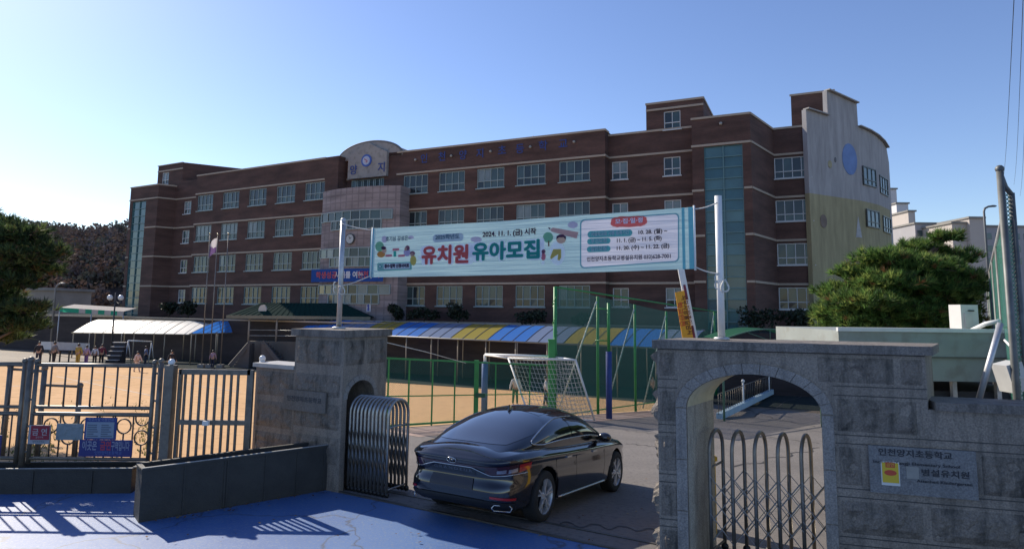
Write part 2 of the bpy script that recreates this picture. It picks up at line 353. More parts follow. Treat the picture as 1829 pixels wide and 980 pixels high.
sheet('school_yard', [XY(b) for b in B]+[XY(Bend), XY(Bend+back), XY(B[3]+back), XY(B[0]+V3((0, 60, 0)))], dark_floor, .012)
wl = MB()
for (a, b) in (((100, 672), (268, 706)), ((170, 664), (430, 700)), ((20, 690), (330, 668))):
    p, q = at_g(*a), at_g(*b); d = (q-p).normalized(); n = V3((-d.y, d.x, 0))*.05
    k = 14
    for i in range(k):
        u0, u1 = p+(q-p)*(i/k), p+(q-p)*((i+1)/k)
        wl.add([V3((c.x, c.y, gz(c.x, c.y)+.014)) for c in (u0-n, u1-n, u1+n, u0+n)], [(0, 1, 2, 3)])
solo('line_marking', wl, pbr('chalk', (.62, .52, .42), .9, 0, .2, 2), kind='structure')
# cracks sealed in the driveway, steel gate rails at the threshold
th = MB()
th.bar(PL+GN*.03-GU*.1+V3((0, 0, -2.99)), PR+GN*.03+V3((0, 0, -2.99)), .05, .03)
th.bar(PL+GN*.5+V3((0, 0, -3.008)), PR+GN*.5+V3((0, 0, -3.008)), .05, .03)
tag(solo('gate_rail', th, M['steel_dark'], 'pair of dark steel sliding gate rails set in the ground across the driveway', 'gate rail', loc=PL))
tar = MB()
for poly in (((1112, 768), (1172, 775)), ((1185, 800), (1120, 792)), ((1290, 752), (1445, 700)), ((1330, 775), (1462, 792)), ((1330, 730), (1455, 762)), ((1000, 935), (1170, 948)), ((1310, 835), (1468, 800))):
    a, b = at_g(*poly[0]), at_g(*poly[1]); d = (b-a).normalized(); n = V3((-d.y, d.x, 0)); k = 24; pts = []
    for i in range(k+1):
        p = a+(b-a)*(i/k)+n*(.12*math.sin(i*.9)+random.uniform(-.05, .05)); pts.append(p)
    for i in range(k):
        tar.add([V3((c.x, c.y, gz(c.x, c.y)+.016)) for c in (pts[i]-n*.03, pts[i+1]-n*.03, pts[i+1]+n*.03, pts[i]+n*.03)], [(0, 1, 2, 3)])
solo('tar_seam', tar, pbr('tar', (.045, .042, .04), .6, 0, .1), kind='structure')

# ------------------------------------------------------------------ school building
class Fr:
    def __init__(s, P0, deg): s.P0 = V3((P0.x, P0.y, 0)); s.deg = deg; a = R(deg); s.U = V3((math.cos(a), -math.sin(a), 0)); s.N = V3((math.sin(a), math.cos(a), 0))
    def P(s, u, w, z): return s.P0+s.U*u+s.N*w+V3((0, 0, z))
    def u(s, px, py, w=0):
        P = on_plane(px, py, s.P0+s.N*w, s.N); return (P-s.P0).dot(s.U)
    def z(s, px, py, w=0): return on_plane(px, py, s.P0+s.N*w, s.N).z
FR = Fr(at_y(1074, 400, 53), 25.0)
FL = Fr(at_y(572, 400, 64.6), 29.0)
BZ = [2.2, 5.75, 9.3, 12.85]; ROOF = 15.1; BASE = -1.5
brick = brickmat('dark_red_brick', (.083, .041, .033), (.107, .052, .040), (.09, .063, .054), 26)
cream = pbr('cream_stone_band', (.40, .33, .26), .7, 0, .1, 1)
roofm = pbr('roof_concrete', (.25, .24, .22), .9, 0, .2, .3)
reveal = pbr('window_reveal', (.10, .06, .055), .8, 0, .1, 1)
framew = pbr('white_window_frame', (.55, .57, .58), .4, 0, .05, 2)
framet = pbr('teal_window_frame', (.27, .34, .345), .4, 0, .05, 2)
def panemat(name, c, rough=.06): 
    m = pbr(name, c, rough, 0, .22, .5, spec=.6); return m
PANES = [panemat('dark_window_glass', (.022, .032, .038)), panemat('teal_window_glass', (.05, .085, .09)),
         panemat('blind_window_glass', (.17, .21, .22), .15), panemat('curtain_window_glass', (.26, .28, .27), .2)]
lilac = brickmat('lilac_tile', (.27, .225, .225), (.285, .24, .24), (.21, .175, .178), 25, .75, .72, 0)
SCH = empty('school_building', FR.P(-18, 0, BASE), 'long four-storey dark red brick school with a pale arched entrance tower in the middle', 'school')
def wall_cells(mb, F, u0, u1, z0, z1, w, holes, depth=.18):
    us = sorted(set([u0, u1]+[h[0] for h in holes]+[h[1] for h in holes])); zs = sorted(set([z0, z1]+[h[2] for h in holes]+[h[3] for h in holes]))
    us = [u for u in us if u0 <= u <= u1]; zs = [z for z in zs if z0 <= z <= z1]
    for i in range(len(us)-1):
        for j in range(len(zs)-1):
            cu, cz = (us[i]+us[i+1])/2, (zs[j]+zs[j+1])/2
            if any(h[0] < cu < h[1] and h[2] < cz < h[3] for h in holes): continue
            mb.add([F.P(us[i], w, zs[j]), F.P(us[i+1], w, zs[j]), F.P(us[i+1], w, zs[j+1]), F.P(us[i], w, zs[j+1])], [(0, 1, 2, 3)])
    for (a, b, c, d) in holes:
        q = [F.P(a, w, c), F.P(b, w, c), F.P(b, w, d), F.P(a, w, d)]; r = [F.P(a, w+depth, c), F.P(b, w+depth, c), F.P(b, w+depth, d), F.P(a, w+depth, d)]
        mb.add(q+r, [(0, 1, 5, 4), (1, 2, 6, 5), (2, 3, 7, 6), (3, 0, 4, 7), (4, 5, 6, 7)], 1)
def shell(mb, pts, z0, z1, skip=()):
    """walls from plan corner to corner, plus a roof; edges in skip are left to the windowed wall"""
    n = len(pts)
    for i in range(n):
        if i in skip: continue
        a, b = pts[i], pts[(i+1) % n]
        mb.add([V3((a.x, a.y, z0)), V3((b.x, b.y, z0)), V3((b.x, b.y, z1)), V3((a.x, a.y, z1))], [(0, 1, 2, 3)])
    mb.add([V3((p.x, p.y, z1)) for p in pts], [tuple(range(n))], 2)
def band(mb, a, b, z, h=.17, out=.07, n=None):
    a = V3((a.x, a.y, z)); b = V3((b.x, b.y, z)); d = (b-a).normalized(); n = V3((d.y, -d.x, 0))
    mb.box((a+b)/2+n*(out/2-.02), ((b-a).length, out+.04, h), (d, n*-1, V3((0, 0, 1))))
PROTO = {}
def win_proto(key, w, h, cols, split, frame, teal_low=True):
    fm = MB(); t = .075; y0, dp = .06, .10
    X, Y, Z = V3((1, 0, 0)), V3((0, 1, 0)), V3((0, 0, 1))
    def b(x0, x1, z0, z1, yo=0): fm.box(((x0+x1)/2, y0+yo+dp/2, (z0+z1)/2), (x1-x0, dp, z1-z0))
    b(0, w, 0, t); b(0, w, h-t, h); b(0, t, t, h-t); b(w-t, w, t, h-t)
    if split: b(t, w-t, h*split-t/2, h*split+t/2, .004)
    for i in range(1, cols): b(w*i/cols-t*.4, w*i/cols+t*.4, t, h-t, .008)
    fm.box((w/2, -.02, -.05), (w+.2, .18, .09))
    pm = MB(); n = cols
    for i in range(n):
        x0, x1 = t*.5+(w-t)*i/n, t*.5+(w-t)*(i+1)/n
        cz = [t*.5, h*split, h-t*.5] if split else [t*.5, h-t*.5]
        for j in range(len(cz)-1):
            y = .135+random.uniform(-.004, .004)
            pm.add([V3((x0, y+random.uniform(-.006, .006), cz[j])), V3((x1, y, cz[j])), V3((x1, y+random.uniform(-.006, .006), cz[j+1])), V3((x0, y, cz[j+1]))], [(0, 1, 2, 3)], 0)
    res = []; fme = mesh_from('window', fm, frame, V3((0, 0, 0))); q = random.Random(len(PROTO)+3); tall = 2 if split else 1
    for k in range(10):
        base = q.choice(((6, 2, 0, 0), (3, 4, 0, 0), (2, 2, 4, 0), (2, 1, 1, 3), (5, 1, 1, 0), (4, 1, 0, 1))); pme = mesh_from('pane', pm, PANES, V3((0, 0, 0)))
        for i, f in enumerate(pme.polygons): f.material_index = q.choices(range(4), base)[0] if (tall == 1 or i % 2 == 1) else q.choices(range(4), (7, 3, 0, 0))[0]
        res.append((fme, pme))
    PROTO[key] = res
win_proto('wide', 2.75, 1.82, 4, .36, framet); win_proto('small', 1.35, 1.55, 2, .38, framew); win_proto('end', 2.72, 1.75, 4, .33, framew)
win_proto('side', 1.55, 1.75, 3, .3, framet); win_proto('strip', 6.6, 1.0, 7, None, framet); win_proto('strip_low', 4.6, .95, 5, None, framet); win_proto('top', 4.0, .62, 5, None, framet)
def window(key, P, deg, weights=(3, 3, 2, 2)):
    k = random.randrange(10); fme, pme = PROTO[key][k]
    f = link(bpy.data.objects.new('window', fme), SCH); f.location = P-LOC[SCH.name]; f.rotation_euler.z = -R(deg); LOC[f.name] = P
    p = link(bpy.data.objects.new('pane', pme), f); LOC[p.name] = P
DEP = 14.0
wallmb = MB()
class BandSet:
    def box(s, *a): mb = MB(); mb.box(*a); part('string_course', mb, cream, SCH)
bandmb = BandSet()
# right wing
uE = FR.u(713, 420); uC = .35; wins = []
R4 = [(722, 764), (785, 830), (853, 900), (922, 975), (998, 1054)]
holes = []
for (a, b) in R4:
    uc = (FR.u(a, 305)+FR.u(b, 305))/2
    for z in BZ:
        holes.append((uc-1.375, uc+1.375, z-2.02, z-.2)); wins.append(('wide', FR.P(uc-1.375, 0, z-2.02), FR.deg))
wall_cells(wallmb, FR, uE-2, uC, BASE, ROOF, 0, holes)
shell(wallmb, [FR.P(uE-2, 0, 0), FR.P(uC, 0, 0), FR.P(uC, DEP, 0), FR.P(uE-2, DEP, 0)], BASE, ROOF, (0,))
for z in BZ+[ROOF-.05]: band(bandmb, FR.P(uE-.5, 0, 0), FR.P(uC+.05, 0, 0), z)
# recess between wing and stair tower
WR = 1.0; uT0 = FR.u(1237, 300); holes = []
for (a, b) in ((1093, 1121), (1185, 1216)):
    uc = (FR.u(a, 298, WR)+FR.u(b, 298, WR))/2
    for z in BZ: holes.append((uc-.675, uc+.675, z-1.95, z-.4)); wins.append(('small', FR.P(uc-.675, WR, z-1.95), FR.deg))
pu0, pu1 = FR.u(1154, 200, WR), FR.u(1256, 180, WR); pz = 17.1
uc = (FR.u(1185, 210, WR)+FR.u(1216, 210, WR))/2
PH = (uc-.675, uc+.675, 14.75, 16.3); wins.append(('small', FR.P(uc-.675, WR, 14.75), FR.deg))
wall_cells(wallmb, FR, uC-.3, uT0+.3, BASE, ROOF-.25, WR, holes)
wall_cells(wallmb, FR, pu0, pu1, ROOF-.55, pz, WR-.004, [PH])
shell(wallmb, [FR.P(uC-.3, WR, 0), FR.P(uT0+.3, WR, 0), FR.P(uT0+.3, DEP, 0), FR.P(uC-.3, DEP, 0)], BASE, ROOF-.25, (0,))
shell(wallmb, [FR.P(pu0, WR-.004, 0), FR.P(pu1, WR-.004, 0), FR.P(pu1, 8, 0), FR.P(pu0, 8, 0)], ROOF-.55, pz, (0,))
for z in BZ+[ROOF-.3]: band(bandmb, FR.P(uC, WR, 0), FR.P(uT0, WR, 0), z-.02)
for z in BZ+[ROOF-.05]: band(bandmb, FR.P(uC, 0, 0), FR.P(uC+.02, WR, 0), z-.01)
band(bandmb, FR.P(pu0, WR, 0), FR.P(pu1, WR, 0), 16.55); band(bandmb, FR.P(pu0-.05, WR, 0), FR.P(pu1+.05, WR, 0), pz)
band(bandmb, FR.P(pu1, WR, 0), FR.P(pu1, 8, 0), pz-.01)
# right stair tower
uT1 = FR.u(1341, 260, -.1); WT = -.1
g0, g1 = FR.u(1258, 300, WT), FR.u(1327, 300, WT)
wall_cells(wallmb, FR, uT0, uT1, BASE-1.2, ROOF, WT, [(g0, g1, BASE-1.0, BZ[3]-.12)], .25)
q1 = FR.P(uT1, WT, 0); q2 = at_y(1381, 260, q1.y+4.3); q2.z = 0
EN0 = q2; ENu = FR.U
shell(wallmb, [FR.P(uT0, WT, 0), q1, q2, q2+FR.N*10, FR.P(uT0, DEP, 0)], BASE-1.2, ROOF, (0,))
for z in BZ+[ROOF-.03]:
    band(bandmb, FR.P(uT0-.05, WT, 0), q1 if z > 14 else FR.P(g0-.05, WT, 0), z+.01)
    if z < 14: band(bandmb, FR.P(g1+.05, WT, 0) if z < 12.8 else FR.P(g0-.06, WT, 0), q1, z+.012)
    band(bandmb, q1, q2, z)
def curtain(F, u0, u1, z0, z1, w, cols, rows, label=None):
    fm, pm = MB(), MB()
    for i in range(cols+1):
        u = u0+(u1-u0)*i/cols; fm.box(F.P(u, w+.12, (z0+z1)/2), (.09, .12, z1-z0), (F.U, F.N, V3((0, 0, 1))))
    for j in range(rows+1):
        z = z0+(z1-z0)*j/rows; fm.box(F.P((u0+u1)/2, w+.13, z), (u1-u0, .08, .09), (F.U, F.N, V3((0, 0, 1))))
    for i in range(cols):
        for j in range(rows):
            a, b = u0+(u1-u0)*i/cols, u0+(u1-u0)*(i+1)/cols; c, d = z0+(z1-z0)*j/rows, z0+(z1-z0)*(j+1)/rows; e = random.uniform(-.012, .012)
            pm.add([F.P(a, w+.18+e, c), F.P(b, w+.18, c), F.P(b, w+.18-e, d), F.P(a, w+.18, d)], [(0, 1, 2, 3)], 1 if j % 3 == 2 else 0)
    f = part('stair_window', fm, pbr('stair_window_frame', (.10, .20, .21), .4, 0, .05), SCH); part('pane', pm, [panemat('stair_glass', (.035, .11, .135)), panemat('stair_glass_pale', (.06, .145, .165))], f)
curtain(FR, g0, g1, BASE-1.0, BZ[3]-.12, WT, 2, 18)
# end wing beyond the tower
FE = Fr(q2, 25.0)
uG = FE.u(1449, 400); holes = []
for z in BZ: holes.append((FE.u(1383, 300), FE.u(1383, 300)+2.72, z-2.0, z-.25)); wins.append(('end', FE.P(FE.u(1383, 300), 0, z-2.0), FE.deg))
wall_cells(wallmb, FE, 0, uG, BASE-1.5, ROOF, 0, holes)
shell(wallmb, [FE.P(0, 0, 0), FE.P(uG, 0, 0), FE.P(uG, 8, 0), FE.P(0, 8, 0)], BASE-1.5, ROOF, (0,))
for z in BZ+[ROOF-.03]: band(bandmb, FE.P(0, 0, 0), FE.P(uG, 0, 0), z)
# rooftop house on the end wing
FP = Fr(FE.P(0, 4.6, 0), 25.0)
h0, h1 = FP.u(1413, 190), FP.u(1490, 190); hz = FP.z(1486, 162)
shell(wallmb, [FP.P(h0, 0, 0), FP.P(h1, 0, 0), FP.P(h1, 6, 0), FP.P(h0, 6, 0)], ROOF-.3, hz)
band(bandmb, FP.P(h0-.1, 0, 0), FP.P(h1+.1, 0, 0), hz)
# left wing
uL = FL.u(345, 430); holes = []
for (a, b) in [(352, 383), (397, 429), (444, 477), (492, 529), (545, 579)]:
    uc = (FL.u(a, 355)+FL.u(b, 340))/2
    for z in BZ: holes.append((uc-1.375, uc+1.375, z-2.02, z-.2)); wins.append(('wide', FL.P(uc-1.375, 0, z-2.02), FL.deg))
uLr = FL.u(600, 400)
wall_cells(wallmb, FL, uL, uLr, BASE, ROOF, 0, holes)
shell(wallmb, [FL.P(uL, 0, 0), FL.P(uLr, 0, 0), FL.P(uLr, DEP, 0), FL.P(uL, DEP, 0)], BASE, ROOF, (0,))
for z in BZ+[ROOF-.05]: band(bandmb, FL.P(uL-.05, 0, 0), FL.P(FL.u(577, 400), 0, 0), z)
uT = FL.u(281, 430, -.6); holes = []
for (a, b) in ((285, 299), (328, 342)):
    uc = (FL.u(a, 372, 1.2)+FL.u(b, 368, 1.2))/2
    for z in BZ: holes.append((uc-.675, uc+.675, z-1.95, z-.4)); wins.append(('small', FL.P(uc-.675, 1.2, z-1.95), FL.deg))
wall_cells(wallmb, FL, uT-.4, uL+.3, BASE, ROOF-.1, 1.2, holes)
shell(wallmb, [FL.P(uT-.4, 1.2, 0), FL.P(uL+.3, 1.2, 0), FL.P(uL+.3, DEP, 0), FL.P(uT-.4, DEP, 0)], BASE, ROOF-.1, (0,))
for z in BZ: band(bandmb, FL.P(uT, 1.2, 0), FL.P(uL, 1.2, 0), z-.02)
l0, l1 = FL.u(283, 300, 1.2), FL.u(327, 300, 1.2); lz = FL.z(327, 290, 1.2); cw = (l0+l1)/2-.9
wins.append(('small', FL.P(cw-.675, 1.196, lz-2.5), FL.deg))
wall_cells(wallmb, FL, l0, l1, ROOF-.6, lz, 1.196, [(cw-.675, cw+.675, lz-2.5, lz-.95)])
lp = at_y(404, 306, FL.P(l1, 1.2, 0).y+6)
shell(wallmb, [FL.P(l0, 1.196, 0), FL.P(l1, 1.196, 0), FL.P(l1+3.5, 7, 0), FL.P(l0, 7, 0)], ROOF-.6, lz, (0,))
band(bandmb, FL.P(l0, 1.2, 0), FL.P(l1, 1.2, 0), lz-.75); band(bandmb, FL.P(l0-.1, 1.2, 0), FL.P(l1, 1.2, 0), lz, .1)
t0 = FL.u(229, 400, -.6); WL = -.6
e0, e1 = FL.u(234, 400, WL), FL.u(258, 400, WL)
wall_cells(wallmb, FL, t0, uT-.5, BASE-1, ROOF-.6, WL, [(e0, e1, BASE-.5, BZ[3]-.2)], .25)
shell(wallmb, [FL.P(t0, WL, 0), FL.P(uT-.5, WL, 0), FL.P(uT+.3, 1.3, 0), FL.P(uT+.3, 10, 0), FL.P(t0, 10, 0)], BASE-1, ROOF-.6, (0,))
for z in BZ+[ROOF-.62]:
    if z > 12: band(bandmb, FL.P(t0-.05, WL, 0), FL.P(uT-.5, WL, 0), z)
    else: band(bandmb, FL.P(e1+.05, WL, 0), FL.P(uT-.5, WL, 0), z); band(bandmb, FL.P(t0, WL, 0), FL.P(e0-.05, WL, 0), z)
    band(bandmb, FL.P(uT-.5, WL, 0), FL.P(uT+.3, 1.25, 0), z)
curtain(FL, e0, e1, BASE-.5, BZ[3]-.2, WL, 2, 16)
# plinth ledge
band(bandmb, FR.P(uE, 0, 0), FR.P(uC, 0, 0), -1.28, .12); band(bandmb, FR.P(uC, WR, 0), FR.P(uT0, WR, 0), -1.28, .12)
part('brick_wall', wallmb, [brick, reveal, roofm], SCH)
for w in wins: window(*w)
# white and yellow gable end
GP = [at_y(1448, 400, FE.P(uG, 0, 0).y-.35)]; GP[0].z = 0
for px, dy in ((1548, 3.6), (1574, 5.6), (1592, 8.3), (1594, 14)):
    p = at_y(px, 400, GP[0].y+dy); p.z = 0; GP.append(p)
def gpt(px):
    for i in range(len(GP)-1):
        a, b = GP[i], GP[i+1]; r = ray(px, 400); n = V3((b.y-a.y, -(b.x-a.x), 0))
        if abs(r.dot(n)) < 1e-9: continue
        k = a.dot(n)/r.dot(n); q = V3((r.x*k, r.y*k, 0)); t = (q-a).dot(b-a)/(b-a).length_squared
        if -.001 <= t <= 1.001: return q, n.normalized()
    return GP[-1], V3((1, 0, 0))
def gz_at(px, py):
    q, n = gpt(px); r = ray(px, py); return r.z*(math.hypot(q.x, q.y)/math.hypot(r.x, r.y))
gm = MB(); cut = gz_at(1452, 345)
tops = [(1448, 194), (1487, 206), (1487.5, 160), (1541, 184), (1541.5, 225), (1560, 233), (1574, 242), (1584, 252), (1591, 264)]
prev = None
for (px, py) in tops:
    q, n = gpt(px); z = gz_at(px, py)
    if prev:
        a, za = prev
        for (z0, z1a, z1b, mi) in ((-5.5, cut, cut, 1), (cut, za, z, 0)):
            o = n*-.4
            gm.add([V3((a.x, a.y, z0)), V3((q.x, q.y, z0)), V3((q.x, q.y, z1b)), V3((a.x, a.y, z1a))]+[V3((a.x+o.x, a.y+o.y, z0)), V3((q.x+o.x, q.y+o.y, z0)), V3((q.x+o.x, q.y+o.y, z1b)), V3((a.x+o.x, a.y+o.y, z1a))],
                   [(0, 1, 2, 3), (3, 2, 6, 7), (0, 3, 7, 4), (1, 5, 6, 2), (4, 7, 6, 5)], mi)
    prev = (q, z)
a, za = prev; q = GP[-1]
gm.add([V3((a.x, a.y, -5.5)), V3((q.x, q.y, -5.5)), V3((q.x, q.y, za)), V3((a.x, a.y, za))], [(0, 1, 2, 3)], 0)
fr_ = FE.P(uG, 0, 0)
gm.add([V3((GP[0].x, GP[0].y, -5.5)), V3((fr_.x, fr_.y, -5.5)), V3((fr_.x, fr_.y, gz_at(1448, 194))), V3((GP[0].x, GP[0].y, gz_at(1448, 194)))], [(0, 1, 2, 3)], 0)
gable = part('gable_wall', gm, [pbr('grey_white_render', (.37, .355, .355), .85, 0, .2, 1.6, stretch=(1.4, 1.4, .22), spec=.2), pbr('yellow_render', (.36, .315, .19), .85, 0, .2, 1.6, stretch=(1.4, 1.4, .22), spec=.2)], SCH)
copm = pbr('coping', (.35, .33, .31), .7)
# rounded copings along the gable top
for i in range(len(tops)-1):
    if abs(tops[i][0]-tops[i+1][0]) < 1: continue
    a = gpt(tops[i][0])[0]; b = gpt(tops[i+1][0])[0]
    cp = MB(); cp.bar(V3((a.x, a.y, gz_at(*tops[i])+.04)), V3((b.x, b.y, gz_at(*tops[i+1])+.04)), .55, .1); part('gable_coping', cp, copm, SCH)
def disc_on_gable(px, py, rx, ry, mat, name, thick=.03):
    q, n = gpt(px); z = gz_at(px, py); d = V3((n.y, -n.x, 0)); 
    if d.dot(V3((1, 0, 0))) < 0: d = -d
    if n.dot(q) > 0: n = -n
    c = V3((q.x, q.y, z))+n*.004
    poly = [c+d*(rx*math.cos(2*math.pi*k/36))+V3((0, 0, ry*math.sin(2*math.pi*k/36))) for k in range(36)]
    mb = MB(); mb.prism(poly, n*thick); part(name, mb, mat, SCH)
disc_on_gable(1523, 284, 1.0, 1.35, pbr('blue_mural_paint', (.16, .25, .48), .8, 0, .15, 1), 'painted_disc')
disc_on_gable(1471, 395, .42, .55, pbr('brown_mural_paint', (.20, .15, .12), .8, 0, .2, 2), 'painted_disc')
disc_on_gable(1497, 285, .11, .22, pbr('vent_cover', (.12, .12, .13), .7), 'wall_vent')
disc_on_gable(1487, 293, .25, .32, pbr('yellow_stain', (.36, .32, .20), .85, 0, .2, 4), 'faded_mural')
def tri_mural():
    q, n = gpt(1533); z0, z1 = gz_at(1533, 424), gz_at(1533, 386); d = V3((n.y, -n.x, 0)); n = -n if n.dot(q) > 0 else n
    c = V3((q.x, q.y, 0))+n*.004; mb = MB(); mb.prism([c+d*-.42+V3((0, 0, z0)), c+d*.42+V3((0, 0, z0)), c+V3((0, 0, z1))], n*.02); part('faded_mural', mb, pbr('faded_white_paint', (.42, .42, .42), .85, 0, .15, 3), SCH)
tri_mural()
def gwin(px0, px1, y0, y1):
    q0, n = gpt(px0); q1, _ = gpt(px1); zt = gz_at((px0+px1)/2, (y0[0]+y0[1])/2); zb = gz_at((px0+px1)/2, (y1[0]+y1[1])/2)
    if n.dot(q0) > 0: n = -n
    d = (q1-q0); L = d.length; d.normalize(); fm, pm = MB(), MB(); A = (d, n, V3((0, 0, 1)))
    c = (q0+q1)/2; c = V3((c.x, c.y, (zt+zb)/2)); H = zt-zb
    pm.box(c+n*.02, (L, .03, H), A)
    for e in (-1, 1): fm.box(c+n*.05+d*(e*L/2), (.1, .1, H), A); fm.box(c+n*.05+V3((0, 0, e*H/2)), (L+.1, .104, .1), A)
    for e in (-.17, .17): fm.box(c+n*.05+d*(e*L), (.07, .08, H), A)
    fm.box(c+n*.05+V3((0, 0, -.2*H)), (L, .076, .07), A)
    f = part('window', fm, pbr('dark_gable_frame', (.08, .09, .09), .4), SCH); part('pane', pm, panemat('gable_glass', (.12, .17, .18)), f)
gwin(1546, 1568, (296, 304), (328, 335)); gwin(1575, 1588, (313, 321), (344, 350)); gwin(1548.5, 1570, (373, 380), (402, 410)); gwin(1577, 1590, (386, 391), (413, 418))
mb = MB(); q, n = gpt(1572); mb.tube([V3((q.x-.5, q.y+1, 14.5)), V3((q.x-.5, q.y+1, 16.0))], .16, 10); mb.tube([V3((q.x-.5, q.y+1, 15.95)), V3((q.x-.5, q.y+1, 16.2))], .26, 10)
part('vent_pipe', mb, M['galv'], SCH)
# entrance tower
e0, e1 = FR.u(574, 420, -1.5), FR.u(713, 420, -1.5); ez = FR.z(645, 337, -1.5)
def ew(u): return -1.5-.9*(1-((u-(e0+e1)/2)/((e1-e0)/2))**2)
em = MB(); n = 16; strips = [(585, 383, 690, 403, 'up'), (590, 452, 690, 474, 'up'), (585, 512, 690, 538, 'up')]
SZ = [(BZ[2]-1.95, BZ[2]-.2), (BZ[1]-1.95, BZ[1]-.2), (BZ[0]-1.9, BZ[0]-.15)]
for i in range(n):
    a, b = e0+(e1-e0)*i/n, e0+(e1-e0)*(i+1)/n
    em.add([FR.P(a, ew(a), BASE), FR.P(b, ew(b), BASE), FR.P(b, ew(b), ez), FR.P(a, ew(a), ez), FR.P(a, ew(a)+.3, ez), FR.P(b, ew(b)+.3, ez)], [(0, 1, 2, 3), (3, 2, 5, 4)])
em.add([FR.P(e1, -1.5, BASE), FR.P(e1, .5, BASE), FR.P(e1, .5, ez), FR.P(e1, -1.5, ez)], [(0, 1, 2, 3)])
em.add([FR.P(e0, -1.5, BASE), FR.P(e0, .5, BASE), FR.P(e0, .5, ez), FR.P(e0, -1.5, ez)], [(0, 1, 2, 3)])
em.add([FR.P(e0+(e1-e0)*i/n, ew(e0+(e1-e0)*i/n), ez-.3) for i in range(n+1)]+[FR.P(e1, 1.5, ez-.3), FR.P(e0, 1.5, ez-.3)], [tuple(range(n+3))])
part('entrance_tower', em, lilac, SCH)
for (zb, zt) in SZ:
    mid = (e0+e1)/2
    for (za, zb2, ua, ub) in ((zt-.85, zt, mid-4.6, mid+4.0), (zb, zt-.9, mid-2.9, mid+3.0)):
        fm, pm = MB(), MB(); k = 8
        for i in range(k):
            a, b = ua+(ub-ua)*i/k, ua+(ub-ua)*(i+1)/k
            pm.add([FR.P(a, ew(a)-.05, za), FR.P(b, ew(b)-.05, za), FR.P(b, ew(b)-.05, zb2), FR.P(a, ew(a)-.05, zb2)], [(0, 1, 2, 3)], random.choice((0, 0, 1, 1, 2)))
            fm.box(FR.P(a, ew(a)-.07, (za+zb2)/2), (.09, .1, zb2-za), (FR.U, FR.N, V3((0, 0, 1))))
            for z in (za, zb2): fm.bar(FR.P(a, ew(a)-.07, z), FR.P(b, ew(b)-.07, z), .1, .08)
        fm.box(FR.P(ub, ew(ub)-.07, (za+zb2)/2), (.09, .1, zb2-za), (FR.U, FR.N, V3((0, 0, 1))))
        f = part('window', fm, framet, SCH); part('pane', pm, PANES[:3], f)
# wall behind and the arch
am = MB()
am.add([FR.P(e0-.5, .3, BASE), FR.P(e1+.5, .3, BASE), FR.P(e1+.5, .3, ROOF), FR.P(e0-.5, .3, ROOF)], [(0, 1, 2, 3)])
am.add([FR.P(e0-.5, .3, ROOF), FR.P(e1+.5, .3, ROOF), FR.P(e1+.5, 8, ROOF), FR.P(e0-.5, 8, ROOF)], [(0, 1, 2, 3)])
part('brick_wall', am, brick, SCH)
band(bandmb, FR.P(e0-.2, .3, 0), FR.P(e1+.2, .3, 0), BZ[3])
wz = .0
a0, a1 = FR.u(604, 288, wz), FR.u(718, 272, wz); ac = (a0+a1)/2; az0 = ROOF-.35; az1 = FR.z(659, 254, wz); ar = (a1-a0)/2
arc = [FR.P(ac+ar*math.cos(math.pi*k/28), wz, az0+(az1-az0)*math.sin(math.pi*k/28)) for k in range(29)]
mb = MB(); mb.prism(arc, FR.N*2.5); conc = patchy('pale_concrete', (.30, .28, .27), (.34, .32, .30), .4, c3=(.22, .205, .19), s3=2.5, bump=.1)
part('arch', mb, conc, SCH)
mb = MB(); mb.tube([FR.P(ac+(ar+.05)*math.cos(math.pi*k/28), wz+.1, az0+(az1-az0+.05)*math.sin(math.pi*k/28)) for k in range(29)], .13, 6); part('arch_trim', mb, pbr('arch_trim', (.14, .14, .14), .6), SCH)
p0, p1 = FR.u(621.5, 300, wz-.35), FR.u(690.5, 290, wz-.35); zb = BZ[3]-.1
mb = MB(); mb.prism([FR.P(p0, wz-.35, zb), FR.P(p1, wz-.35, zb), FR.P(p1, wz-.35, az0+.4), FR.P((p0+p1)/2, wz-.35, az1-.15), FR.P(p0, wz-.35, az0+.4)], FR.N*.34); part('name_panel', mb, conc, SCH)
for (u_, uu) in ((-1, p0+2.0), (1, p1-2.2)):
    fm, pm = MB(), MB(); z0, z1 = zb-.85, zb-.12
    pm.box(FR.P(uu, .22, (z0+z1)/2), (3.6, .06, z1-z0), (FR.U, FR.N, V3((0, 0, 1))))
    for k in range(6): fm.box(FR.P(uu-1.8+3.6*k/5, .17, (z0+z1)/2), (.08, .1, z1-z0), (FR.U, FR.N, V3((0, 0, 1))))
    for z in (z0, z1): fm.box(FR.P(uu, .165, z), (3.68, .1, .08), (FR.U, FR.N, V3((0, 0, 1))))
    f = part('window', fm, framet, SCH); part('pane', pm, PANES[1], f)
navy = pbr('navy_letters', (.025, .05, .22), .5, 0, 0)
def ftext(F, s, px, py, w, size, mat, bold=0, parent=None, width=None):
    u = F.u(px, py, w); z = F.z(px, py, w)
    return text(s, size, F.P(u, w, z), F.U, V3((0, 0, 1)), .05, mat, parent or SCH, 'letter', bold=bold, width=width)
ftext(FR, '양', 631.5, 305, wz-.35, 1.05, navy, .02); ftext(FR, '지', 682, 300, wz-.35, 1.05, navy, .02)
u, z = FR.u(655, 287, wz-.35), FR.z(655, 287, wz-.35); c = FR.P(u, wz-.36, z)
def fdisc(F, c, r, y, mat, name, parent, n=36, inner=0):
    mb = MB()
    pts = [c+F.N*-y+F.U*(r*math.cos(2*math.pi*k/n))+V3((0, 0, r*math.sin(2*math.pi*k/n))) for k in range(n)]
    mb.prism(pts, F.N*(y*.9)); return part(name, mb, mat, parent)
em_ = fdisc(FR, c, .62, .06, pbr('emblem_blue', (.04, .10, .40), .5, 0, 0), 'school_emblem', SCH)
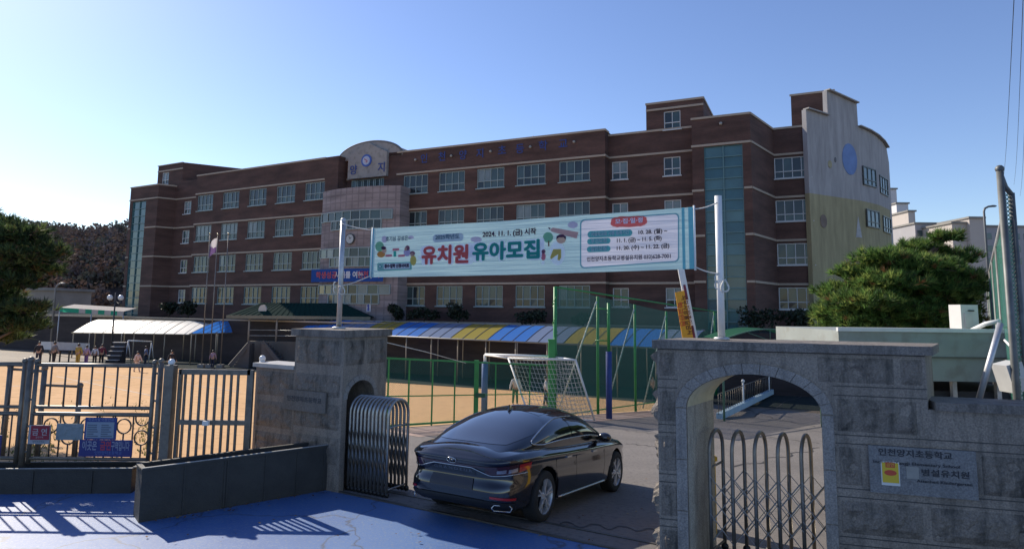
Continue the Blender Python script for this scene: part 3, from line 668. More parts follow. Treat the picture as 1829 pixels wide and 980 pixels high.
fdisc(FR, c, .44, .09, pbr('emblem_pale', (.42, .48, .62), .5, 0, 0), 'emblem_ring', em_); fdisc(FR, c, .27, .12, pbr('emblem_lilac', (.5, .46, .58), .5, 0, 0), 'emblem_core', em_)
mb = MB(); mb.tube([c+FR.N*-.13+FR.U*(.16*math.sin(k*.55))+V3((0, 0, -.18+.36*k/10)) for k in range(11)], .035, 6); part('emblem_mark', mb, pbr('emblem_red', (.35, .06, .10), .5, 0, 0), em_)
for ch, px, py in zip('인천양지초등학교', (758, 790, 827, 858, 897, 929, 970, 1006), (284.5, 281, 278, 275, 270, 267, 261.5, 258)): ftext(FR, ch, px, py, 0, .95, navy, .015)
lmb = MB()
for px, py in ((743, 286), (807, 279), (877, 271), (948, 263), (1026, 254)):
    lmb.sphere(FR.P(FR.u(px, py), -.12, FR.z(px, py)), .13, 8, 6)
for px, py in ((1288, 222),): lmb.sphere(FR.P(FR.u(px, py), -.22, FR.z(px, py)), .13, 8, 6)
part('floodlight', lmb, pbr('lamp_shell', (.35, .33, .3), .5), SCH)
# clock on the entrance tower
uc = FR.u(628, 427, -2.3); zc = FR.z(628, 427, -2.3); c = FR.P(uc, ew(uc)-.05, zc)
ck = fdisc(FR, c, .5, .12, pbr('clock_case', (.05, .055, .06), .4, 0, 0), 'wall_clock', SCH); fdisc(FR, c, .42, .14, pbr('clock_face', (.42, .45, .47), .4, 0, 0), 'clock_face', ck)
mb = MB(); mb.bar(c+FR.N*-.15, c+FR.N*-.15+FR.U*.18+V3((0, 0, .12)), .03, .04); mb.bar(c+FR.N*-.155, c+FR.N*-.155+FR.U*-.1+V3((0, 0, .28)), .03, .03); part('clock_hand', mb, M['black'], ck)
mb = MB(); c = FR.P(FR.u(952, 240, 5), 5, ROOF); mb.tube([c, c+V3((0, 0, 1.6))], .04, 6); part('lightning_rod', mb, M['galv'], SCH)
# blue banner hung across the entrance tower
u0, u1 = FR.u(556, 492, -2.6), FR.u(684, 490, -2.6); z0, z1 = FR.z(620, 503, -2.6), FR.z(620, 480, -2.6)
BB = empty('banner', FR.P((u0+u1)/2, -2.6, z0), 'blue banner with red and white lettering hung low across the entrance tower', 'banner')
mb = MB(); mb.grid(lambda a, b: FR.P(u0+(u1-u0)*a, -2.6+.03*math.sin(a*20), z0+(z1-z0)*b), 30, 3); mb.grid(lambda a, b: FR.P(u0+(u1-u0)*a, -2.58+.03*math.sin(a*20), z0+(z1-z0)*b), 30, 3)
part('banner_cloth', mb, cloth('blue_banner_cloth', (.03, .10, .38), .2), BB, fix=False)
zc = (z0+z1)/2
text('학생성공', .7, FR.P(u0+1.9, -2.66, zc), FR.U, V3((0, 0, 1)), .0, flat('banner_red', (.45, .07, .10)), BB, bold=.02)
text('시대를 여는', .7, FR.P(u0+4.6, -2.66, zc), FR.U, V3((0, 0, 1)), .0, flat('banner_white', (.6, .62, .68)), BB, bold=.02)
text('인천교육', .7, FR.P(u0+6.9, -2.66, zc), FR.U, V3((0, 0, 1)), .0, flat('banner_red', (.45, .07, .10)), BB, bold=.02)
mb = MB(); c = FR.P(FR.u(658, 545, -2.3), -2.25, FR.z(658, 549, -2.3)); mb.box(c, (.5, .05, .8), (FR.U, FR.N, V3((0, 0, 1))), 0)
mb.sphere(c+FR.N*-.04+V3((0, 0, .18)), .13, 10, 6, 1, (1, .3, 1)); mb.box(c+FR.N*-.04+V3((0, 0, -.12)), (.16, .04, .34), (FR.U, FR.N, V3((0, 0, 1))), 1)
part('notice_board', mb, [flat('board_white', (.55, .55, .58)), flat('board_blue', (.05, .08, .35))], SCH)
# terrace the school stands on
tm = MB(); tb = [FR.P(uE-75, -6, 0), FR.P(60, -6, 0)]
tw = FR
tq = [tw.P(-75, -6, 0), tw.P(8, -6, 0), tw.P(60, 2, 0), tw.P(60, 40, 0), tw.P(-75, 40, 0)]
for i in range(5):
    a, b = tq[i], tq[(i+1) % 5]; tm.add([V3((a.x, a.y, -5.6)), V3((b.x, b.y, -5.6)), V3((b.x, b.y, -1.4)), V3((a.x, a.y, -1.4))], [(0, 1, 2, 3)], 0)
tm.add([V3((p.x, p.y, -1.4)) for p in tq], [tuple(range(5))], 1)
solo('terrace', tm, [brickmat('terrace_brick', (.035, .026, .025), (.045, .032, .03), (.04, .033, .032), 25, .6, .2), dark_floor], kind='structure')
tc = MB(); band(tc, tq[0], tq[1], -1.37, .14, .1)
solo('terrace_coping', tc, cream, kind='structure')
# ------------------------------------------------------------------ hill and far buildings
hm = MB()
def hill_h(x, t): return t*(31+3*math.sin(x*.021+1)+2*math.sin(x*.055))
HX0, HX1 = -330.0, -20.0
def hill_p(a, b):
    x = HX0+(HX1-HX0)*a; y = 150+b*95+(x+200)*-.25
    e = min(1, (1-a)*3)
    return V3((x, y, -5.6+hill_h(x, math.sin(b*math.pi/2)**.8)*(.78+.22*e)))
hm.grid(hill_p, 40, 14); hm.grid(lambda a, b: V3((HX0+(HX1-HX0)*a, hill_p(a, 1).y+b*60, -5.6+(hill_p(a, 1).z+5.6)*(1-b))), 40, 4)
solo('hill', hm, patchy('hill_soil', (.07, .056, .05), (.09, .07, .06), .05, spec=0, rough=1), kind='structure')
fm = MB(); rng = random.Random(3)
def leaf_blob(mb, c, rx, ry, rz, n, size, rng, mi=0, hollow=.5):
    for _ in range(n):
        while True:
            d = V3((rng.uniform(-1, 1), rng.uniform(-1, 1), rng.uniform(-1, 1)))
            if hollow < d.length <= 1: break
        p = c+V3((d.x*rx, d.y*ry, d.z*rz)); a = V3((rng.gauss(0, 1), rng.gauss(0, 1), rng.gauss(0, 1))).normalized(); b = a.cross(V3((rng.gauss(0, 1), rng.gauss(0, 1), rng.gauss(0, 1)))).normalized(); s = size*rng.uniform(.6, 1.3)
        mb.add([p-a*s, p+b*s*.6, p+a*s, p-b*s*.6], [(0, 1, 2, 3)], mi if isinstance(mi, int) else rng.choice(mi))
for i in range(1900):
    a, b = rng.random(), rng.random()**.8
    p = hill_p(a, b); r = rng.uniform(1.5, 2.9); mi = rng.choice((0, 0, 1, 1, 2, 3))
    leaf_blob(fm, p+V3((0, 0, r*1.2)), r, r, r*rng.uniform(.9, 1.4), 110, .48, rng, mi, .0)
    fm.tube([p, p+V3((0, 0, r*1.6))], .18, 4, 3)
solo('hill_forest', fm, [leaf('hazed_autumn_brown_leaf', (.15, .115, .10), .18, .1, 0), leaf('hazed_green_leaf', (.11, .11, .088), .18, .1, 0), leaf('hazed_russet_leaf', (.175, .115, .09), .18, .1, 0), leaf('hazed_grey_twig', (.15, .13, .13), .15, .1, 0)],  # distance haze put into the autumn leaf colours: lightened, drawn close together
     'hazy brown and dull green autumn wood covering the low hill behind the school', 'wood', kind='stuff', fix=False)
def block(name, px0, px1, ytop, Y, depth, mats, label, cat='apartment block', rows=0, cols=0, group='pale apartment blocks behind the school'):
    a = at_y(px0, ytop, Y); b = at_y(px1, ytop, Y); E = empty(name, (a.x, Y, -6), label, cat, group)
    mb = MB(); mb.box(((a.x+b.x)/2, Y+depth/2, (a.z-6)/2), (b.x-a.x, depth, a.z+6)); part('wall', mb, mats[0], E)
    mb = MB(); mb.box(((a.x+b.x)/2, Y+depth/2, a.z+.2), (b.x-a.x+.6, depth+.6, .4)); part('roof', mb, roofm, E)
    for i in range(cols):
        for j in range(rows):
            x = a.x+(b.x-a.x)*(i+.5)/cols; z = a.z-2.2-j*2.9; w = (b.x-a.x)/cols*.55
            mb = MB(); mb.box((x, Y-.03, z), (w, .1, 1.4)); part('window', mb, PANES[1], E)
    return E
apt = pbr('apartment_white', (.62, .60, .60), .8, 0, .08, .1); apt2 = pbr('apartment_beige', (.48, .43, .39), .8, 0, .08, .1); apt3 = pbr('apartment_grey', (.36, .35, .36), .8, 0, .08, .1)
block('apartment_block', 1585, 1601, 338, 190, 14, [apt], 'pale white apartment tower showing just past the rounded end of the school', rows=0)
block('apartment_block', 1601, 1622, 364, 170, 14, [apt], 'white stepped apartment block, middle one of the row right of the school gable', rows=0)
block('apartment_block', 1622, 1634, 378, 160, 12, [apt2], 'narrow beige apartment block, lowest step right of the school gable', rows=0)
block('apartment_block', 1634, 1682, 400, 150, 14, [apt3], 'low grey block half hidden behind the pine top', rows=2, cols=3)
block('apartment_block', 1700, 1752, 399, 140, 14, [apt2], 'wide beige block with a raised stair head behind the street lamp', rows=0)
block('rooftop_house', 1731, 1757, 390, 139, 10, [apt2], 'small pale stair head on the beige block beside the street lamp', 'building', group=None)
block('apartment_block', 1757, 1840, 405, 150, 14, [apt3], 'grey and rust coloured block glimpsed through the green chain-link fence', rows=3, cols=5)
block('low_building', 28, 101, 518, 95, 8, [pbr('beige_render', (.30, .27, .23), .8, 0, .15, .3)], 'low beige building behind the left pine tree', 'building', rows=1, cols=3, group=None)

# ------------------------------------------------------------------ canopies
sheetm = {}
def poly_mat(name, c):
    if name not in sheetm: sheetm[name] = cloth(name, c, .55, .6)
    return sheetm[name]
CB, CG, CYl = poly_mat('blue_polycarbonate', (.07, .28, .88)), poly_mat('grey_polycarbonate', (.27, .37, .60)), poly_mat('yellow_polycarbonate', (.50, .42, .10))
def canopy(name, f0, f1, back, rise, bays, label, cat, H, post_every=1, tube_r=.05, pmat=None, per=3, mats=None):
    """arched walkway roof: front eave from f0 to f1, curving up and over to the rear"""
    f0, f1, back = V3(f0), V3(f1), V3(back); d = f1-f0
    E = empty(name, (f0.x, f0.y, f0.z-H), label, cat)
    def P(a, t): return f0+d*a+back*t+V3((0, 0, rise*(1-(1-t)**1.3)))
    n = len(bays); fr = MB()
    for i, m in enumerate(bays):
        mb = MB(); mb.grid(lambda a, b: P((i+.02+a*.96)/n, b), per, 6); part('roof_panel', mb, m, E, fix=False)
    for i in range(n*per+1): fr.tube([P(i/(n*per), j/6)+V3((0, 0, .0)) for j in range(7)], .018, 4)
    fr.tube([f0, f1], .05, 6); fr.tube([f0+back+V3((0, 0, rise)), f1+back+V3((0, 0, rise))], .05, 6)
    part('frame', fr, pbr('canopy_frame', (.30, .26, .18), .5, .2, .1), E)
    k = max(2, int(round(d.length/post_every)))
    for i in range(k+1):
        for t in (0.08, .95):
            p = P(i/k, t); b = V3((p.x, p.y, gz(p.x, p.y)))
            mb = MB(); mb.tube([b, p], tube_r, 6); part('post', mb, pmat or pbr('canopy_post', (.34, .28, .20), .5, .2, .1), E)
    return E
cf0 = at_y(530, 590, 51.5); cf0 = at_z(528, 592.5, -2.25); cf1 = at_z(1232, 624, -2.25)
dirc = (cf1-cf0).normalized(); bk = V3((-dirc.y, dirc.x, 0))*3.0
# bay boundaries read along the eave
edges = [528, 588, 640, 686, 745, 803, 869, 938, 1005, 1086, 1165, 1232]; cols_ = [CB, CG, CYl, CB, CG, CYl, CB, CG, CYl, CB, CG]
cpm = pbr('canopy_post', (.34, .28, .20), .5, .2, .1)
E = empty('walkway_canopy', (cf0.x, cf0.y, -5.4), 'long walkway canopy with curved roof panels in repeating blue, grey and yellow', 'canopy')
def cP(p, t): return p+bk*t+V3((0, 0, .105e1*(1-(1-t)**1.4)))
ep = [at_z(x, 592.5+(x-528)*(31.5/704), -2.25) for x in edges]
fr = MB()
for i in range(len(edges)-1):
    a, b = ep[i], ep[i+1]
    mb = MB(); mb.grid(lambda s, t: cP(a+(b-a)*(.01+.98*s), t), 3, 6); part('roof_panel', mb, cols_[i], E, fix=False)
    for k in range(3): fr.tube([cP(a+(b-a)*(k/3), j/6)+V3((0, 0, .015)) for j in range(7)], .028, 4)
fr.tube([ep[0], ep[-1]], .06, 6); fr.tube([cP(ep[0], 1), cP(ep[-1], 1)], .06, 6)
part('frame', fr, pbr('canopy_frame', (.20, .20, .19), .5, .2, .1), E)
L = (ep[-1]-ep[0]); 
for i in range(14):
    for t in (0, 1):
        p = cP(ep[0]+L*((i+.15+.35*t)/14), .05 if t == 0 else .97); mb = MB(); mb.tube([V3((p.x, p.y, -5.4)), p], .05, 6); part('post', mb, cpm, E)
# blue canopy and white canopy further left
bf0, bf1 = at_z(338, 596, -2.6), at_z(425, 594, -2.6)
canopy('walkway_canopy', bf0, bf1, V3((1.4, 3, 0)), 1.15, [CB, CB], 'short blue curved canopy between the white canopy and the podium', 'canopy', 2.8, 4)
wf0, wf1 = at_z(128, 594, -2.8), at_z(347, 597.5, -2.8)
whitem = cloth('white_canopy_sheet', (.84, .84, .82), .45, .3)
_b = whitem.node_tree.nodes['Principled BSDF']; _b.inputs['Specular IOR Level'].default_value = 1.0; _b.inputs['Roughness'].default_value = .38
canopy('white_canopy', wf0, wf1, V3((.9, 2.4, 0)), 1.25, [whitem]*4, 'sunlit white curved canopy at the left edge of the playground', 'canopy', 2.6, 3)
# green awning beyond it
ga, gb = at_y(107, 549, 68), at_y(221, 556, 68)
AW = empty('awning', (ga.x, 68, -5.4), 'green and white striped awning behind the white canopy', 'awning')
mb = MB(); d = gb-ga
for i in range(10):
    a, b = ga+d*(i/10), ga+d*((i+1)/10)
    mb.add([a, b, b+V3((.4, 1.6, .35)), a+V3((.4, 1.6, .35))], [(0, 1, 2, 3)], 0)
    mb.add([a, b, b+V3((0, 0, -.45)), a+V3((0, 0, -.45))], [(0, 1, 2, 3)], 1 if i % 2 == 0 or i < 2 else 0)
part('awning_cloth', mb, [cloth('awning_white', (.6, .55, .52), .4), cloth('awning_green', (.05, .42, .26), .4)], AW, fix=False)
mb = MB()
for i in (0, .5, 1): p = ga+d*i; mb.tube([V3((p.x, p.y, -5.4)), p+V3((0, 0, -.4))], .05, 6); 
part('awning_frame', mb, M['galv'], AW)
# assembly podium with green roof
PY_ = 58.5
def pp(px, py, y=PY_): return at_y(px, py, y)
PO = empty('assembly_podium', (pp(470, 600).x, PY_, -5.4), 'raised concrete assembly podium under a dark green hipped roof with a round white emblem', 'podium')
mb = MB(); a, b, c, d = pp(405, 563), pp(662, 566), pp(600, 541), pp(450, 540); bo = V3((0, 5, 0)); up = V3((0, 2.2, 0))
rf = MB(); rf.add([a, b, c+up, d+up], [(0, 1, 2, 3)]); rf.add([a+bo, b+bo, c+up, d+up], [(0, 1, 2, 3)]); rf.add([a, a+bo, d+up], [(0, 1, 2)]); rf.add([b, b+bo, c+up], [(0, 1, 2)])
for k in range(1, 24):
    t = k/24; p = a+(b-a)*t; q = (d+(c-d)*t)+up; rf.tube([p+V3((0, -.01, .01)), q+V3((0, -.01, .01))], .015, 4)
part('roof', rf, cloth('green_roof_sheet', (.007, .034, .030), .12, .95), PO)
fa = MB(); fa.bar(a+V3((0, -.05, -.12)), b+V3((0, -.05, -.12)), .1, .28); fa.bar(a+bo, b+bo, .1, .28); part('fascia', fa, pbr('fascia', (.20, .19, .14), .6), PO)
fdisc2 = MB(); c0 = pp(463, 553, PY_)+V3((0, .75, 0)); fdisc2.prism([c0+V3((.36*math.cos(2*math.pi*k/24), 0, .45*math.sin(2*math.pi*k/24))) for k in range(24)], (0, .25, 0)); part('emblem', fdisc2, flat('podium_emblem', (.55, .52, .48)), PO)
ptop = pp(470, 609.5).z; x0, x1 = pp(441, 600).x, pp(640, 600).x
mb = MB(); mb.box(((x0+x1)/2, PY_+2.5, (ptop-5.4)/2), (x1-x0, 4.4, ptop+5.4)); part('platform', mb, pbr('podium_concrete', (.15, .13, .11), .85, 0, .2, .8), PO)
for i in range(5):
    for yy in (.35, 4.5):
        px = x0+(x1-x0)*i/4; mb = MB(); mb.tube([V3((px, PY_+yy, ptop)), V3((px, PY_+yy, a.z+.1))], .09, 8); part('column', mb, pbr('podium_column', (.28, .25, .22), .6), PO)
rl = MB()
for z in (.5, 1.0): rl.tube([V3((x0, PY_+.32, ptop+z)), V3((x1, PY_+.32, ptop+z))], .03, 6)
part('railing', rl, M['galv'], PO)
for (sa, sb) in (((455, 612), (418, 655)), ((476, 612), (508, 652))):
    p, q = pp(*sa, PY_-.2), pp(*sb, PY_-1.2); mb = MB(); n = 9
    for i in range(n):
        t0, t1 = i/n, (i+1)/n; u = p+(q-p)*((t0+t1)/2); dx = abs(q.x-p.x)/n
        mb.box((u.x, PY_-.75, (p.z+(q.z-p.z)*t0-5.4)/2), (dx, 1.1, p.z+(q.z-p.z)*t0+5.4))
    mb.bar(p+V3((0, -.9, .15)), q+V3((0, -.9, .15)), .12, .35); part('stair', mb, pbr('podium_stair', (.11, .10, .095), .8, 0, .1), PO)

# ------------------------------------------------------------------ flagpoles, lamps
FLAGS = 'slim steel flagpoles in front of the left wing'
for (xt, yt, xb, lab) in ((375, 419, 361, 'leftmost slim flagpole beside the flag, in front of the left wing'), (389, 420, 381, 'tallest slim flagpole, the middle one carrying the flag'), (408, 419, 401, 'rightmost bare flagpole in front of the left wing')):
    Y = 57.0; t = at_y(xt, yt, Y); b = V3((t.x, Y, -5.4)); E = empty('flagpole', b, lab, 'flagpole', FLAGS)
    mb = MB(); mb.tube([b, t], [.06, .035], 8); part('pole', mb, pbr('flagpole_steel', (.22, .20, .18), .4, .5, .05), E); mb = MB(); mb.sphere(t+V3((0, 0, .08)), .1, 8, 6); part('finial', mb, pbr('finial', (.4, .36, .25), .4, .5, 0), E); mb = MB(); mb.box(b+V3((0, 0, .15)), (.5, .5, .3)); part('base', mb, roofm, E)
    if xt == 389: FT = t
mb = MB()
def flagp(a, b): return FT+V3((-.04-.75*a, .12*math.sin(a*7+b), -.25-1.25*(1-b)-.55*a+.1*math.sin(a*6)))
mb.grid(flagp, 12, 8); me = solo('flag', mb, [cloth('flag_white', (.55, .53, .56), .45), cloth('flag_violet', (.16, .10, .24), .4)], 'drooping white and violet flag hanging from the middle pole', 'flag', loc=FT, fix=False)
for p in me.data.polygons: p.material_index = 1 if (p.center.z < -1.1 and p.center.x > -.6) else 0
def globe_lamp(px, ytop, Y, label):
    t = at_y(px, ytop, Y); b = V3((t.x, Y, gz(t.x, Y))); E = empty('street_lamp', b, label, 'street lamp')
    mb = MB(); mb.tube([b, t], [.09, .06], 8)
    for s in (-1, 1): mb.tube([t+V3((0, 0, -.8)), t+V3((s*.35, 0, -1.1)), t+V3((s*.5, 0, -.95)), t+V3((s*.52, 0, -.75))], .035, 6)
    part('pole', mb, pbr('lamp_pole_dark', (.05, .05, .055), .5), E)
    for s in (-1, 1): mb = MB(); mb.sphere(t+V3((s*.52, 0, -.5)), .26, 12, 8); part('globe', mb, pbr('lamp_globe', (.75, .75, .75), .25, 0, 0), E)
globe_lamp(207, 522, 62, 'dark lamp post with two white globes beside the left stair tower')
def arm_lamp(px, ytop, pxa, Y, label, m):
    t = at_y(px, ytop, Y); a = at_y(pxa, ytop-4, Y); b = V3((t.x, Y, gz(t.x, Y))); E = empty('street_lamp', b, label, 'street lamp'); s = 1 if a.x > t.x else -1
    mb = MB(); mb.tube([b, t+V3((0, 0, -.3)), t+V3((s*.12, 0, 0)), t+(a-t)*.5+V3((0, 0, .06)), a], .10, 8); part('pole', mb, m, E)
    mb = MB(); mb.sphere(a, .22, 10, 6, 0, (1.6, .8, .5)); part('lamp_head', mb, m, E)
arm_lamp(1757, 372, 1774, 62, 'tall grey street lamp rising beyond the green fence at right', pbr('lamp_pole_grey', (.14, .15, .16), .5))
arm_lamp(100, 510, 112, 70, 'thin grey lamp post by the low beige building', pbr('lamp_pole_grey', (.2, .2, .2), .5))

# ------------------------------------------------------------------ shrubs in front of the school
dark_leaf = leaf('dark_shrub_leaf', (.022, .034, .02), .4, .15)
for (x0, x1, y0, y1, lab) in ((688, 722, 553, 581, 'low dark shrub against the school wall, nearest the entrance tower'), (728, 785, 562, 582, 'wide flat dark shrub left of the tall round shrub'), (797, 838, 551, 582, 'tall round dark shrub on the school terrace'), (915, 980, 561, 582, 'broad layered dark pine shrub right of the tall round shrub'), (1020, 1062, 568, 585, 'small dark shrub behind the tall green sports net'), (1322, 1395, 565, 600, 'dark bush under the windows of the end wing'), (1395, 1450, 575, 606, 'dark bush beside the right pine below the end wing'), (285, 316, 552, 574, 'dark bush at the foot of the left wing by the stair tower'), (318, 352, 549, 574, 'dark bush left of the flagpoles')):
    P = on_plane((x0+x1)/2, y1, FR.P(0, -2.2, 0), FR.N) if x0 > 600 else on_plane((x0+x1)/2, y1, FL.P(0, -3.0, 0), FL.N)
    h = (y1-y0)*P.y/F_PX+.4; w = (x1-x0)*P.y/F_PX
    E = empty('shrub', V3((P.x, P.y, -1.4)), lab, 'shrub', 'dark shrubs along the school wall'); rr = random.Random(int(x0)); cr = MB()
    for k in range(9): leaf_blob(cr, V3((P.x+rr.uniform(-.32, .32)*w, P.y+rr.uniform(-.5, .5), -1.4+h*rr.uniform(.35, .8))), w*.26, .8, h*.24, 70, .14, rr)
    part('foliage', cr, dark_leaf, E, fix=False); mb = MB(); mb.tube([V3((P.x, P.y, -1.4)), V3((P.x+.1, P.y, -1.4+h*.6))], [.08, .03], 6); part('stem', mb, pbr('bark', (.09, .065, .05), .9), E)

# ------------------------------------------------------------------ pines
needle = [leaf('pine_needle_dark', (.055, .105, .03), .35, .4), leaf('pine_needle_green', (.115, .205, .05), .4, .55), leaf('pine_needle_yellow', (.22, .28, .07), .4, .55), leaf('pine_needle_brown', (.20, .10, .04), .4, .3)]
barkm = pbr('pine_bark', (.11, .075, .055), .95, 0, .3, 8, .6, 25)
def tuft(mb, p, d, n, L, rr, mi, wdt=.014):
    d = d.normalized()
    for _ in range(n):
        q = (d+V3((rr.gauss(0, .55), rr.gauss(0, .55), rr.gauss(0, .45)))).normalized(); s = q.cross(V3((rr.gauss(0, 1), rr.gauss(0, 1), rr.gauss(0, 1)))).normalized()*wdt
        l = L*rr.uniform(.7, 1.2); mb.add([p-s, p+s, p+q*l], [(0, 1, 2)], mi)
def pine(base, label, clumps, seed, trunk_pts, tn=60, L=.2, nn=15, group=None, mats=None):
    rr = random.Random(seed); E = empty('pine_tree', base, label, 'pine tree', group)
    tr = MB(); tr.tube(trunk_pts, [.17*(1-.75*i/(len(trunk_pts)-1)) for i in range(len(trunk_pts))], 10); 
    cr = MB()
    for (c, rx, ry, rz) in clumps:
        c = V3(c); k = min(range(len(trunk_pts)), key=lambda i: abs(trunk_pts[i].z-(c.z-.5))); a = V3(trunk_pts[k])
        mid = (a+c)/2+V3((0, 0, -.12)); tr.tube([a, mid, c], [.055, .04, .015], 6)
        m = int(tn*rx*ry*11)
        for _ in range(m):
            t = V3((rr.gauss(0, .45), rr.gauss(0, .45), rr.gauss(0, .4))); 
            if t.length > 1.15: t = t.normalized()*rr.uniform(.85, 1.15)
            p = c+V3((t.x*rx, t.y*ry, t.z*rz)); out = V3((t.x, t.y, abs(t.z)*.6+.75))
            mi = rr.choices((0, 1, 2, 3), (2.6, 4, 2.6, .3))[0]; tuft(cr, p, out, nn, L, rr, mi)
            if rr.random() < .22: tr.tube([c+(p-c)*.25, p], [.014, .006], 4)
    part('trunk', tr, barkm, E); part('crown', cr, mats or needle, E, fix=False); return E
rr = random.Random(11)
Yp = 19.0
def cl(px, py, rpx, rz, dy=0, Y=None): p = at_y(px, py, (Y or Yp)+dy); k = (Y or Yp)/F_PX; return (p, rpx*k, rpx*k*.9, rz*k)
rc = [cl(1690, 425, 26, 10, 0), cl(1640, 445, 42, 13, .5), cl(1580, 462, 48, 14, -.5), cl(1700, 462, 42, 15, .3), cl(1640, 478, 60, 17, -.6), cl(1535, 487, 42, 13, 0), cl(1720, 500, 40, 18, -.2), cl(1590, 507, 60, 18, -.9), cl(1500, 522, 40, 14, .2), cl(1660, 522, 66, 20, -.4),
      cl(1545, 540, 58, 17, -1), cl(1490, 562, 40, 15, -.2), cl(1610, 556, 62, 20, -.8), cl(1700, 552, 46, 22, -.2), cl(1540, 578, 60, 18, -.7), cl(1490, 600, 38, 14, -.2), cl(1640, 588, 66, 22, -.5), cl(1580, 604, 60, 18, -.6), cl(1705, 590, 42, 20, .2), cl(1610, 480, 56, 22, 1.0), cl(1690, 520, 62, 26, .9), cl(1530, 545, 62, 24, .9), cl(1600, 570, 80, 26, .9), cl(1690, 585, 60, 26, .8), cl(1512, 590, 56, 22, .7), cl(1655, 500, 60, 24, .4), cl(1560, 555, 66, 22, .2), cl(1620, 470, 40, 12, 1.3), cl(1560, 520, 55, 16, 1.4), cl(1670, 570, 60, 18, 1.4)]
rc = [(c, a, b, h*1.15) for c, a, b, h in rc]
tb = at_y(1618, 600, Yp); base = V3((tb.x, Yp, gz(tb.x, Yp)))
pine(base, 'dense green pine tree in front of the yellow and white gable', rc, 5, [base, base+V3((.15, 0, 1.8)), V3((tb.x-.1, Yp+.1, -.7)), V3((tb.x+.2, Yp, .6)), V3((tb.x+.6, Yp, 1.6)), at_y(1690, 425, Yp)], tn=62, L=.23)
YL = 15.5
lc = [cl(2, 402, 34, 14, 0, YL), cl(-40, 385, 40, 16, .3, YL), cl(40, 420, 48, 16, -.3, YL), cl(-30, 430, 60, 20, .2, YL), cl(88, 452, 34, 15, -.1, YL), cl(30, 460, 56, 20, -.4, YL), cl(-40, 475, 60, 22, 0, YL), cl(70, 483, 40, 14, .2, YL), cl(20, 505, 48, 17, -.2, YL), cl(-30, 530, 60, 20, .2, YL), cl(56, 550, 36, 12, -.3, YL), cl(10, 560, 50, 16, 0, YL), cl(40, 582, 40, 14, -.2, YL), cl(0, 600, 42, 14, .3, YL), cl(-50, 580, 60, 22, .1, YL)]
tb = at_y(-75, 600, YL); base = V3((tb.x, YL, gz(tb.x, YL)))
pine(base, 'dark pine tree at the left edge reaching over the playground fence', lc, 9, [base, base+V3((.1, 0, 1.2)), V3((tb.x+.2, YL, -1)), V3((tb.x+.1, YL, .5)), V3((tb.x+.3, YL, 1.7)), at_y(-40, 380, YL)], tn=46, L=.2, mats=[leaf('left_needle_dark', (.03, .05, .022), .35, .25), leaf('left_needle_green', (.05, .085, .028), .35, .35), leaf('left_needle_yellow', (.11, .14, .045), .4, .45), needle[3]])  # darker needle colours for the left tree
# a broad tree whose crown stands outside the frame is not built

# ------------------------------------------------------------------ green fences and sports net
gmesh_near = meshmat('green_wire_mesh', (.02, .16, .10), .065, .005, FD)
gp = M['green_paint']
def Fp(t, h=0): p = F0+FD*t; return V3((p.x, p.y, gz(p.x, p.y)+h))
def t_at(px):
    r = ray(px, 700); n = V3((FD.y, -FD.x, 0)); k = F0.dot(n)/r.dot(n); P = r*k; return (P-F0).dot(FD)
tl0, tl1 = t_at(688), t_at(980)
LFh = 2.08
E = empty('mesh_fence', Fp(tl0), 'low green wire mesh panel fence between the stone pillar and the tall green gate post', 'fence')
fr = MB(); fr.bar(Fp(tl0, LFh), Fp(tl1, LFh), .06, .06); fr.bar(Fp(tl0, .08), Fp(tl1, .08), .06, .06); fr.bar(Fp(tl0, .95), Fp(tl1, .95), .035, .035); part('rail', fr, gp, E)
for px in (693, 730, 772, 812, 850.5, 885, 946): t = t_at(px); mb = MB(); w = .16 if px == 850.5 else .05; mb.bar(Fp(t, 0), Fp(t, LFh+.02+(.0 if w < .1 else .05)), w, w*.8); part('post', mb, gp, E)
mb = MB(); k = 12
for i in range(k):
    a, b = tl0+(tl1-tl0)*i/k, tl0+(tl1-tl0)*(i+1)/k; mb.add([Fp(a, .06), Fp(b, .06), Fp(b, LFh), Fp(a, LFh)], [(0, 1, 2, 3)])
part('wire_mesh', mb, gmesh_near, E, fix=False)
mb = MB(); t = t_at(850.5); mb.box(Fp(t, .95)+V3((.15, -.1, 0)), (.35, .12, .14)); part('latch', mb, pbr('latch_dark', (.02, .10, .05), .5), E)
mb = MB(); t = t_at(985); mb.box(Fp(t, 1.55), (.27, .24, 3.1)); mb.box(Fp(t, 3.13), (.31, .28, .06))
solo('gate_post', mb, gp, 'thick bright green square gate post behind the car roof', 'post', loc=Fp(t))
NH = 5.35; tn0 = t_at(991); tn1 = t_at(1285)
E = empty('sports_net', Fp(tn0), 'tall green mesh net on green poles with slanting braces beside the driveway', 'sports net')
for px in (991, 1068, 1135, 1192, 1279):
    t = t_at(px); mb = MB(); mb.tube([Fp(t), Fp(t, NH)], .075 if px < 1000 else .065, 8)
    if px < 1000:
        for k in range(40): mb.tube([Fp(t, .2+k*.13)+V3((.1*math.cos(k), .1*math.sin(k), 0)), Fp(t, .26+k*.13)+V3((.1*math.cos(k+1), .1*math.sin(k+1), .0))], .02, 4)
    part('pole', mb, gp, E)
mb = MB(); mb.tube([Fp(tn0, NH), Fp(tn1, NH)], .04, 6); mb.tube([Fp(tn0, .05), Fp(tn1, .05)], .03, 6); part('rail', mb, gp, E)
for (px, bx, by, m) in ((1066, 996, 722, 'w'), (1134, 1082, 716, 'g'), (1191, 1148, 712, 'g'), (1278, 1255, 700, 'g')):
    p = Fp(t_at(px), NH-.25); q = at_y(bx, by, p.y-.2); q.z = gz(q.x, q.y); mb = MB(); mb.tube([p, q], .04, 6); part('brace', mb, M['white_paint'] if m == 'w' else pbr('brace_grey', (.36, .42, .46), .5), E)
mb = MB(); k = 16
